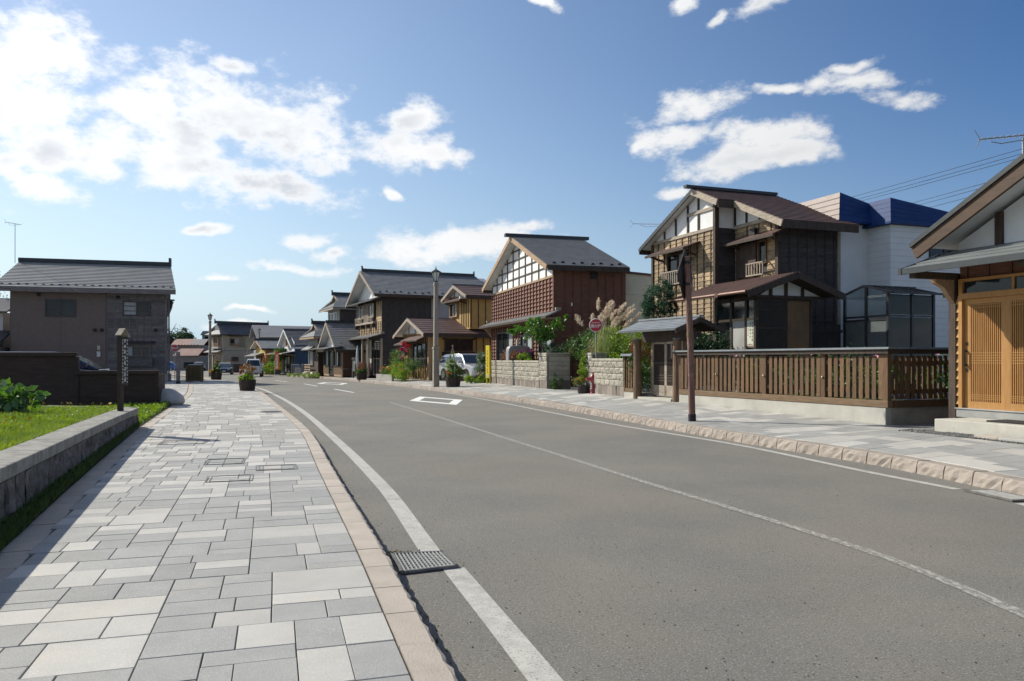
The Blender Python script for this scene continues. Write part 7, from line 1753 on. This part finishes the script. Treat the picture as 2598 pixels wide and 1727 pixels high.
# small broad-leaved tree before the red-brown house
q = on(C, 1.5, -.6, .2)
t = plant('garden_tree', 'slender leafy garden tree before the red-brown house', 'tree', (q.x - .5, q.y, .2))
MB().tube([(.25, 0, 0), (.18, 0, 1.4), (-.05, 0, 2.0), (-.1, 0, 2.6)], [.06, .05, .04, .02], 7).build('trunk', bark, t)
for e in ((-1.1, .1, 2.55), (.95, 0, 2.85), (-.3, -.1, 2.9), (.4, .1, 2.9)): MB().tube([(-.02, 0, 1.9), (e[0] * .5, e[1], e[2] - .25), e], [.03, .02, .008], 5).build('branch', bark, t)
foliage(t, [(-.15, 0, 2.45, .55, .45, .42), (-1.0, .1, 2.5, .42, .3, .16), (.75, 0, 2.7, .42, .35, .25), (.2, 0, 2.3, .5, .4, .25), (-.3, 0, 2.85, .35, .3, .2), (1.15, 0, 2.98, .18, .18, .2)], 2600, .11, leafmat('leaf_gloss', (.10, .24, .03), (.05, .13, .02), rough=.35), 70, .16, 'crown', .5)
def wp(x, y, z=0): return on(W_, x, y, z)
W_ = bw
t = plantw('azalea_bush', 'rust coloured azalea bush behind the long block wall', 'bush', wp(-14.9, .36, .5)); foliage(t, [(0, 0, .95, 1.25, .4, .38), (1.0, 0, 1.0, 1.1, .4, .42)], 5200, .065, lf_rust, 80, .12)
t = plantw('flower_clump', 'lime leaved clump with dark red flowers over the wall', 'flowers', wp(-12.2, .32, .6)); foliage(t, [(0, 0, .85, .75, .3, .28)], 900, .08, lf_lime, 20, .15); blossoms(t, [(0, 0, 1.2, .7, .25, .1)], 8, .07, fl_mag)
t = plantw('yew_bush', 'rounded dark evergreen bush beside the wall pillar', 'bush', wp(-9.6, .9, .3)); foliage(t, [(0, 0, 1.15, 1.15, .55, .75), (.7, 0, 1.4, .6, .5, .5)], 6000, .06, lf_dark, 90, .12)
t = plantw('leafy_bush', 'mixed light green bush above the block gate pillar', 'bush', wp(-7.5, 1.5, .3)); foliage(t, [(0, 0, 1.6, 1.1, .6, .5), (.9, .3, 1.9, .6, .5, .6)], 3600, .09, lf_mid, 60, .17); foliage(t, [(-.3, -.3, 1.45, .9, .4, .2)], 1200, .06, lf_olive, 20, .15, 'olive_foliage')
t = plantw('hedge', 'autumn tinted rose hedge filling the gateway', 'hedge', wp(-5.3, 1.5, .3)); foliage(t, [(0, 0, 1.0, 1.6, .45, .9), (.6, 0, 1.55, 1.2, .45, .4)], 6500, .075, lf_mid, 110, .12); foliage(t, [(.3, -.1, 1.5, 1.4, .45, .45), (-.4, -.2, .8, 1.0, .4, .6)], 3200, .07, lf_brown, 60, .12, 'brown_foliage'); stems(t, [(R.uniform(-1.2, 1.2), 0, R.uniform(1, 1.8)) for _ in range(8)], .02)
t = plantw('yellow_shrub', 'shrub with bright yellow autumn leaves by the gateway pillar', 'bush', wp(-3.65, .9, .3)); foliage(t, [(0, 0, 1.65, .38, .3, .45), (.05, 0, 1.15, .3, .3, .4)], 950, .075, lf_yell, 26, .14); stems(t, [(0, 0, 1.5), (.15, 0, 1.7)], .012)
t = plantw('ivy', 'green ivy at the foot of the gate pillar', 'ivy', wp(-7.3, .3, .15)); foliage(t, [(0, 0, .35, .14, .3, .38)], 900, .05, lf_mid, 24, .15)
# potted conifer by the hydrant
t = thing('potted_conifer', 'lime green potted conifer with grassy skirt beside the hydrant', 'potted plant', (2.55, 27.6, .19))
MB().lathe([(.20, 0), (.235, .12), (.245, .30), (.255, .33), (.235, .33), (.22, .27)], 20).build('pot', M_('pot_brown', (.045, .035, .03), rough=.6), t, smooth=True); MB().lathe([(.22, .27), (.02, .29)], 16).build('soil', soil, t)
foliage(t, [(0, 0, .95, .20, .20, .32), (.02, 0, 1.3, .12, .12, .28), (.03, 0, 1.55, .05, .05, .14), (-.05, 0, .72, .22, .22, .18)], 4200, .055, lf_lime, 60, .13, 'conifer', .5, .3, -1.0)
foliage(t, [(-.05, 0, .48, .3, .28, .14)], 900, .09, lf_olive, 14, .2, 'skirt', .5, .2); foliage(t, [(-.15, 0, .5, .18, .18, .1)], 300, .09, lf_yell, 8, .2, 'yellow_blades', .5, .2)
# garden behind the slat fence
def gp(x, y, z=0): return on(fe, x, y, z)
b = MB(); c = [gp(-6.6, .12, .34), gp(-.2, .12, .34), gp(-.2, 3.6, .36), gp(-6.6, 3.6, .36)]; b.quad(*c); kind(b.build('garden_lawn', M_('garden_turf', (.10, .19, .03), (.07, .12, .025), rough=.95, sc=6)), 'structure')
P = [tuple(gp(R.uniform(-6.5, -.15), R.uniform(.15, 3.2) , .34)) for _ in range(14000)]
o = put('garden_grass', blades(P, .11, .012, lf_grass, 'garden_grass', .7)); kind(o, 'stuff'); o['label'] = 'green grass seen between the fence slats'; o['category'] = 'grass'
for i, (x, y, s_, lab) in enumerate(((-5.9, 1.0, .8, 'pink hydrangea shrub behind the fence beside the gate'), (-4.6, .9, .72, 'pink flowering shrub behind the fence, second from the gate'), (-3.0, 1.1, .7, 'pink flowering shrub behind the middle of the fence'), (-1.3, .9, .74, 'pink flowering shrub behind the near end of the fence'), (.05, 1.9, .7, 'pink flowering shrub seen through the return fence'))):
    q = gp(x - .2, y, .34); t = plantg('garden_flower_shrub', lab, 'bush', q, 'flowering shrubs behind the slat fence')
    foliage(t, [(0, 0, .7 * s_ / .7, .6, .45, .45), (.5, .2, .55, .5, .4, .4)], 1500, .085, lf_mid, 40, .2); blossoms(t, [(0, 0, 1.12, .6, .4, .14)], 6, .055, fl_pink); stems(t, [(R.uniform(-.3, .3), 0, .7) for _ in range(3)])
# plants in the barrels
def inb(k, *a): t = BAR[k]; return t.location
loc = BAR['r'].location
t = plant('barrel_conifer', 'lime conifer under tied poles in the barrel by the lamp post', 'potted plant', loc); foliage(t, [(-.08, 0, 1.0, .27, .27, .42), (-.04, 0, 1.45, .15, .15, .32), (.12, 0, .85, .25, .25, .3)], 4200, .06, lf_lime, 60, .13, 'conifer', .5, .3, -.8); foliage(t, [(.1, 0, .62, .36, .34, .16), (.05, -.1, .9, .2, .2, .3)], 1300, .07, lf_mid, 30, .2, 'leaves'); blossoms(t, [(-.22, -.2, .72, .12, .1, .1)], 9, .055, fl_red)
foliage(t, [(.42, 0, .75, .2, .2, .2)], 900, .06, lf_olive, 14, .2, 'tan_foliage')
for a in range(5): MB().tube([(.34 * math.cos(a * 1.256), .34 * math.sin(a * 1.256), .45), (.30 * math.cos(a * 1.256), .30 * math.sin(a * 1.256), 1.1), (-.02, 0, 1.95), (-.03 + .04 * math.cos(a), .04 * math.sin(a), 2.08)], .011, 5).build('support_pole', w_pale, t)
loc = BAR['l'].location
t = plant('barrel_shrub', 'autumn tinted shrub and green leaves in the left barrel', 'potted plant', loc); foliage(t, [(0, 0, .58, .38, .34, .14), (-.2, 0, .62, .2, .2, .12)], 1300, .075, lf_lime, 30, .2, 'leaves'); foliage(t, [(.05, 0, 1.0, .3, .25, .22), (.3, 0, .95, .16, .16, .16), (-.05, 0, 1.1, .2, .2, .15)], 1300, .05, leafmat('leaf_amber', (.30, .20, .05), (.20, .09, .03)), 34, .16, 'amber_foliage'); stems(t, [(R.uniform(-.25, .3), 0, R.uniform(.9, 1.1)) for _ in range(7)], .008, None, 'stem', (0, 0, .45))
for x in (-.3, .1): MB().tube([(x, 0, .4), (x * .6 + .05, 0, 1.3), (.12, 0, 2.2)], .007, 5).build('support_cane', w_pale, t)
loc = BAR['l2'].location
t = plant('barrel_conifer', 'small conifer with yellow leaves in the far left barrel', 'potted plant', loc); foliage(t, [(.05, 0, .85, .26, .24, .34), (.02, 0, 1.25, .12, .12, .25)], 1500, .08, lf_mid, 30, .16, 'conifer'); foliage(t, [(-.25, 0, .68, .28, .2, .14)], 500, .09, lf_yell, 12, .2, 'yellow_foliage')
loc = BAR['r2'].location
t = plant('barrel_grasses', 'reddish grasses and green skirt in the barrel before the dark townhouse', 'potted plant', loc); foliage(t, [(0, 0, .62, .44, .42, .14)], 1200, .09, lf_mid, 24, .2, 'skirt'); foliage(t, [(0, 0, .95, .34, .3, .3)], 900, .13, lf_rust, 18, .3, 'grasses', .3, .12, -1.2)
# front garden of the ochre house
b = thing('flower_bed', 'low stone flower bed edging before the ochre house', 'flower bed', (0, 0, 0)); 
fd = lambda x, y, z=0: on(D, x, y, z)
for i in range(9):
    p = fd(-5.6 + i * .42, -1.75, .12); MB().box(-.2, .2, -.08, .08, -.1, .32).build('edging_stone', M_('bed_stone', (.36, .34, .30), rough=.9, sc=4, bump=.3), b, loc=p, rz=D.rotation_euler.z)
t = plantd('flower_bed_plants', 'orange and yellow flowers massed in the stone bed', 'flowers', fd(-4.4, -1.3, .2)); foliage(t, [(0, 0, .35, 1.3, .5, .28), (1.0, .2, .4, .9, .5, .3)], 2600, .08, lf_mid, 50, .2); blossoms(t, [(.0, -.1, .55, 1.2, .5, .16)], 26, .09, fl_ora); blossoms(t, [(.9, 0, .6, .9, .4, .2)], 14, .08, fl_yel); blossoms(t, [(-.8, 0, .5, .5, .4, .2)], 8, .07, fl_pink)
t = plantd('flower_bed_plants', 'green shrubs and pink flowers at the near end of the bed', 'flowers', fd(-1.6, -1.4, .15)); foliage(t, [(0, 0, .5, 1.2, .5, .45), (.8, 0, .35, .7, .5, .35)], 3000, .09, lf_lime, 50, .2); blossoms(t, [(.2, -.1, .6, 1.1, .5, .3)], 16, .08, fl_pink)
t = plantd('rose_climber', 'climbing roses and hanging baskets under the ochre house awning', 'climber', fd(-2.6, -.95, .2)); foliage(t, [(-1.3, 0, 1.35, .8, .3, .6), (0, 0, 1.75, .9, .3, .35), (-.4, 0, .95, 1.2, .3, .4)], 2400, .08, lf_mid, 80, .15); foliage(t, [(-1.0, 0, 1.1, 1.2, .3, .8)], 1300, .07, lf_olive, 40, .17, 'pale_foliage'); blossoms(t, [(.9, -.1, 2.0, .6, .25, .3)], 18, .12, fl_red); blossoms(t, [(.95, -.15, 1.9, .5, .2, .25)], 8, .12, fl_mag); blossoms(t, [(-.6, -.1, 1.5, 1.2, .3, .6)], 16, .09, fl_pink); stems(t, [(-1.3, 0, 1.6), (0, 0, 1.7), (.9, 0, 1.8)], .02)
t = plantd('clipped_bush', 'clipped round green bush at the corner post of the ochre house', 'bush', fd(.3, -1.2, .2)); foliage(t, [(0, 0, .95, .45, .4, .4)], 1800, .07, lf_mid, 30, .17); stems(t, [(0, 0, .9)], .02)
t = plant('white_flower_shrub', 'shrub with white flowers beside the silver car', 'bush', (-1.55, 42.4, .2)); foliage(t, [(0, 0, .95, .38, .35, .55), (-.1, 0, 1.35, .28, .28, .3)], 2400, .075, leafmat('leaf_grey', (.13, .20, .09), (.06, .11, .05)), 40, .18); blossoms(t, [(0, -.1, 1.1, .4, .35, .5)], 16, .04, fl_whi); stems(t, [(0, 0, .9), (.1, 0, 1.0)], .015)
t = plant('low_plants', 'low bright green plants at the edge of the gravel lot', 'plants', (-2.05, 41.6, .17)); foliage(t, [(0, 0, .18, .55, .3, .2), (.6, .1, .15, .4, .3, .18), (.4, .2, .35, .2, .2, .2)], 2200, .075, lf_lime, 40, .16); blossoms(t, [(.35, 0, .45, .2, .2, .1)], 4, .05, fl_pink)
t = plantd('dark_shrub', 'dark low shrub against the ochre house wall', 'bush', fd(.6, .9, .15)); foliage(t, [(0, 0, .35, .5, .35, .4)], 1500, .08, lf_dark, 24, .2)
# gravel of the car lot
P = []
for _ in range(5200):
    y = R.uniform(42, 50); x = RBx(y) + R.uniform(0, 4.5); P.append((x, y, zback(y) + .0))
gm = MB().ball((0, 0, 0), 1, 5, 3).v; gm = np.array(gm); gf = np.array([f for f in MB().ball((0, 0, 0), 1, 5, 3).f if len(f) == 4])
def pebbles(P, s0, s1, m, name):
    P = np.asarray(P); n = len(P); s_ = NP.uniform(s0, s1, (n, 1, 1)); st = NP.uniform(.6, 1.3, (n, 1, 3)) * np.array([1, 1, .6]); V = (gm[None] * s_ * st + P[:, None, :]).reshape(-1, 3); F = (gf[None] + (np.arange(n) * len(gm))[:, None, None]).reshape(-1, 4)
    return npmesh(name, V, F, m)
o = put('gravel', pebbles(P, .02, .045, M_('pebble', (.34, .33, .31), (.20, .195, .185), rough=.9, sc=9), 'gravel')); kind(o, 'stuff'); o['label'] = 'grey gravel of the parking lot beside the ochre house'; o['category'] = 'gravel'
P = []
for _ in range(4200):
    x = R.uniform(-.2, 3.2); q = on(A, x, R.uniform(-1.42, -1.0) if x > .25 else R.uniform(-1.3, .6), 0); P.append((q.x, q.y, zback(q.y) - .005))
o = put('gravel', pebbles(P, .010, .024, M_('pebble_dark', (.22, .215, .20), (.10, .10, .095), rough=.9, sc=14), 'gravel')); kind(o, 'stuff'); o['label'] = 'dark gravel strip before the concrete platform'; o['category'] = 'gravel'
# trees and shrubs further down the street
t = plant('street_tree', 'leafy small tree between orange and navy houses', 'tree', ((706 - 1299) / 1981 * 90, 90, fall(90))); MB().tube([(0, 0, 0), (0, 0, 2)], [.08, .05], 6).build('trunk', bark, t); foliage(t, [(0, 0, 2.2, .95, .8, .7), (-.5, 0, 1.5, .8, .6, .7), (.4, 0, 2.6, .5, .5, .5)], 3600, .14, lf_mid, 60, .18, 'crown')
t = plant('red_maple_shrub', 'reddish shrub before the orange house', 'bush', ((682 - 1299) / 1981 * 93, 93, fall(93))); foliage(t, [(0, 0, 1.6, .7, .6, .6), (0, 0, .9, .9, .6, .6)], 1400, .13, leafmat('leaf_scarlet', (.30, .055, .03), (.12, .09, .03)), 30, .2); foliage(t, [(.3, 0, .8, 1.2, .5, .7)], 1500, .12, lf_olive, 30, .2, 'green_foliage')
t = plant('street_shrub', 'green garden shrubs before the navy house', 'bush', ((690 - 1299) / 1981 * 86, 86, fall(86))); foliage(t, [(0, 0, .7, 1.0, .5, .6), (-.7, 0, .45, .6, .4, .4)], 1600, .12, lf_lime, 30, .2)
t = plant('verge_plants', 'low green plants at the step of the low house', 'plants', ((790 - 1299) / 1981 * 70.5, 69.5, fall(70) + .04)); foliage(t, [(0, 0, .15, 1.0, .4, .18), (-1.4, .2, .15, .8, .3, .16)], 900, .1, lf_lime, 24, .2)
for i, (u, s_) in enumerate(((778, .45), (786, .38), (795, .42))):
    o = MB().ball((0, 0, .2), s_, 9, 6, .7).build('rock', gran_p, None, loc=((u - 1299) / 1981 * 72, 72 + i * .4, fall(72)), rz=i); tag(o, ('left', 'middle', 'right')[i] + ' of three pinkish garden rocks by the low house', 'rock', 'garden rocks by the low house')
# wooded hill behind the far sheds
hb = MB(); nx, ny = 24, 8
def hill_z(i, j): 
    f_ = math.sin(math.pi * j / ny) ** .7; e = math.sin(math.pi * min(1, (i + 2) / (nx + 3))) ** .5; return -1 + 9.6 * f_ * e * (1 - .30 * i / nx)
for j in range(ny + 1):
    for i in range(nx + 1): hb.v.append((-170 + 118 * i / nx, 215 + 110 * j / ny, hill_z(i, j)))
for j in range(ny):
    for i in range(nx): a = j * (nx + 1) + i; hb.f.append((a, a + 1, a + nx + 2, a + nx + 1)); hb.m.append(0)
kind(hb.build('hill', M_('hill_ground', (.06, .08, .035), rough=.95), smooth=True), 'structure')
def hill_tree(x, y, z, h, r, lab, m=lf_hill, n=900, sz=.55):
    t = thing('hill_tree', lab, 'tree', (x, y, z), 0, 'trees on the wooded hill'); MB().tube([(0, 0, -1), (0, 0, h * .5)], [.25, .15], 6).build('trunk', bark, t)
    foliage(t, [(0, 0, h * .55, r, r, h * .42), (r * .3, 0, h * .75, r * .6, r * .6, h * .25)], n, sz, m, 26, .2, 'crown', .4)
HT = [(-114, 250, 5.4, 4.6, 3.4), (-111, 244, 4.0, 5.6, 3.2), (-108.6, 252, 5.4, 5.6, 3.0), (-106.0, 250, 5.0, 6.8, 2.6), (-103.8, 248, 4.6, 5.8, 2.4), (-101.5, 246, 3.4, 4.8, 2.6), (-98.5, 252, 3.0, 4.6, 2.8), (-118, 250, 6.0, 5.0, 3.2), (-122, 252, 6.0, 5.6, 3.4), (-95, 250, 2.6, 4.4, 3.0), (-112, 238, 2.6, 4.2, 3.2), (-105, 238, 2.0, 4.2, 3.4), (-99, 238, 1.6, 3.6, 3.0), (-91, 246, 1.6, 4, 3)]
words = ['leftmost tall tree on the wooded hill', 'second tree from the left on the hill', 'broad tree at the middle of the hill crest', 'tallest tree on the hill crest', 'tree right of the tallest hill tree', 'lower tree on the right slope of the hill', 'tree beside the far hillside house', 'tree at the hill behind the grey house gable', 'tree on the hill mostly behind the grey house', 'tree behind the lamp post on the hill', 'low tree at the foot of the hill on the left', 'low tree at the foot of the hill above the red roof', 'low tree at the foot of the hill above the grey roof', 'low tree at the right end of the hill']
for (x, y, z, h, r), wd in zip(HT, words): hill_tree(x, y, z, h, r, wd)
t = thing('bare_tree', 'thin bare tree standing above the hill crest', 'tree', (-109.4, 250, 9.5))
for i in range(14):
    a = R.uniform(-1.4, 1.4); MB().tube([(0, 0, 0), (math.sin(a) * 1.0, 0, 1.6), (math.sin(a) * 2.2, 0, 2.2 + R.uniform(0, 1.6))], [.06, .04, .015], 4).build('branch', bark, t)
MB().tube([(0, 0, -3), (0, 0, .4)], .1, 5).build('trunk', bark, t)

# grit and crumbs on the road and dry leaves in the gutter
P = []
for _ in range(900):
    y = 2.6 + 13 * R.random() ** 1.6; x = R.uniform(KL.X(y) + .1, min(KR.X(y) - .1, y * .75)); P.append((x, y, ROADZ + .002))
o = put('road_grit', pebbles(P, .002, .007, M_('grit_dark', (.03, .028, .026), (.10, .09, .08), rough=.9, sc=30), 'road_grit')); kind(o, 'stuff'); o['label'] = 'dark grit and crumbs scattered over the near road'; o['category'] = 'grit'
P = []
for _ in range(700):
    s_ = KL.S(3.2) + 14 * R.random() ** 1.4; q = KL.off(s_, -.02 - abs(R.gauss(0, .03))); P.append((q.x, q.y, ROADZ + .006))
for _ in range(160): P.append((-.86 + R.gauss(0, .07), 6.17 + R.gauss(0, .035), ROADZ + .015))
o = put('gutter_litter', leaf_mesh('gutter_litter', P, .022, leafmat('dry_leaf', (.17, .09, .04), (.06, .08, .025)))); kind(o, 'stuff'); o['label'] = 'small dry leaves and moss gathered in the left gutter'; o['category'] = 'leaf litter'
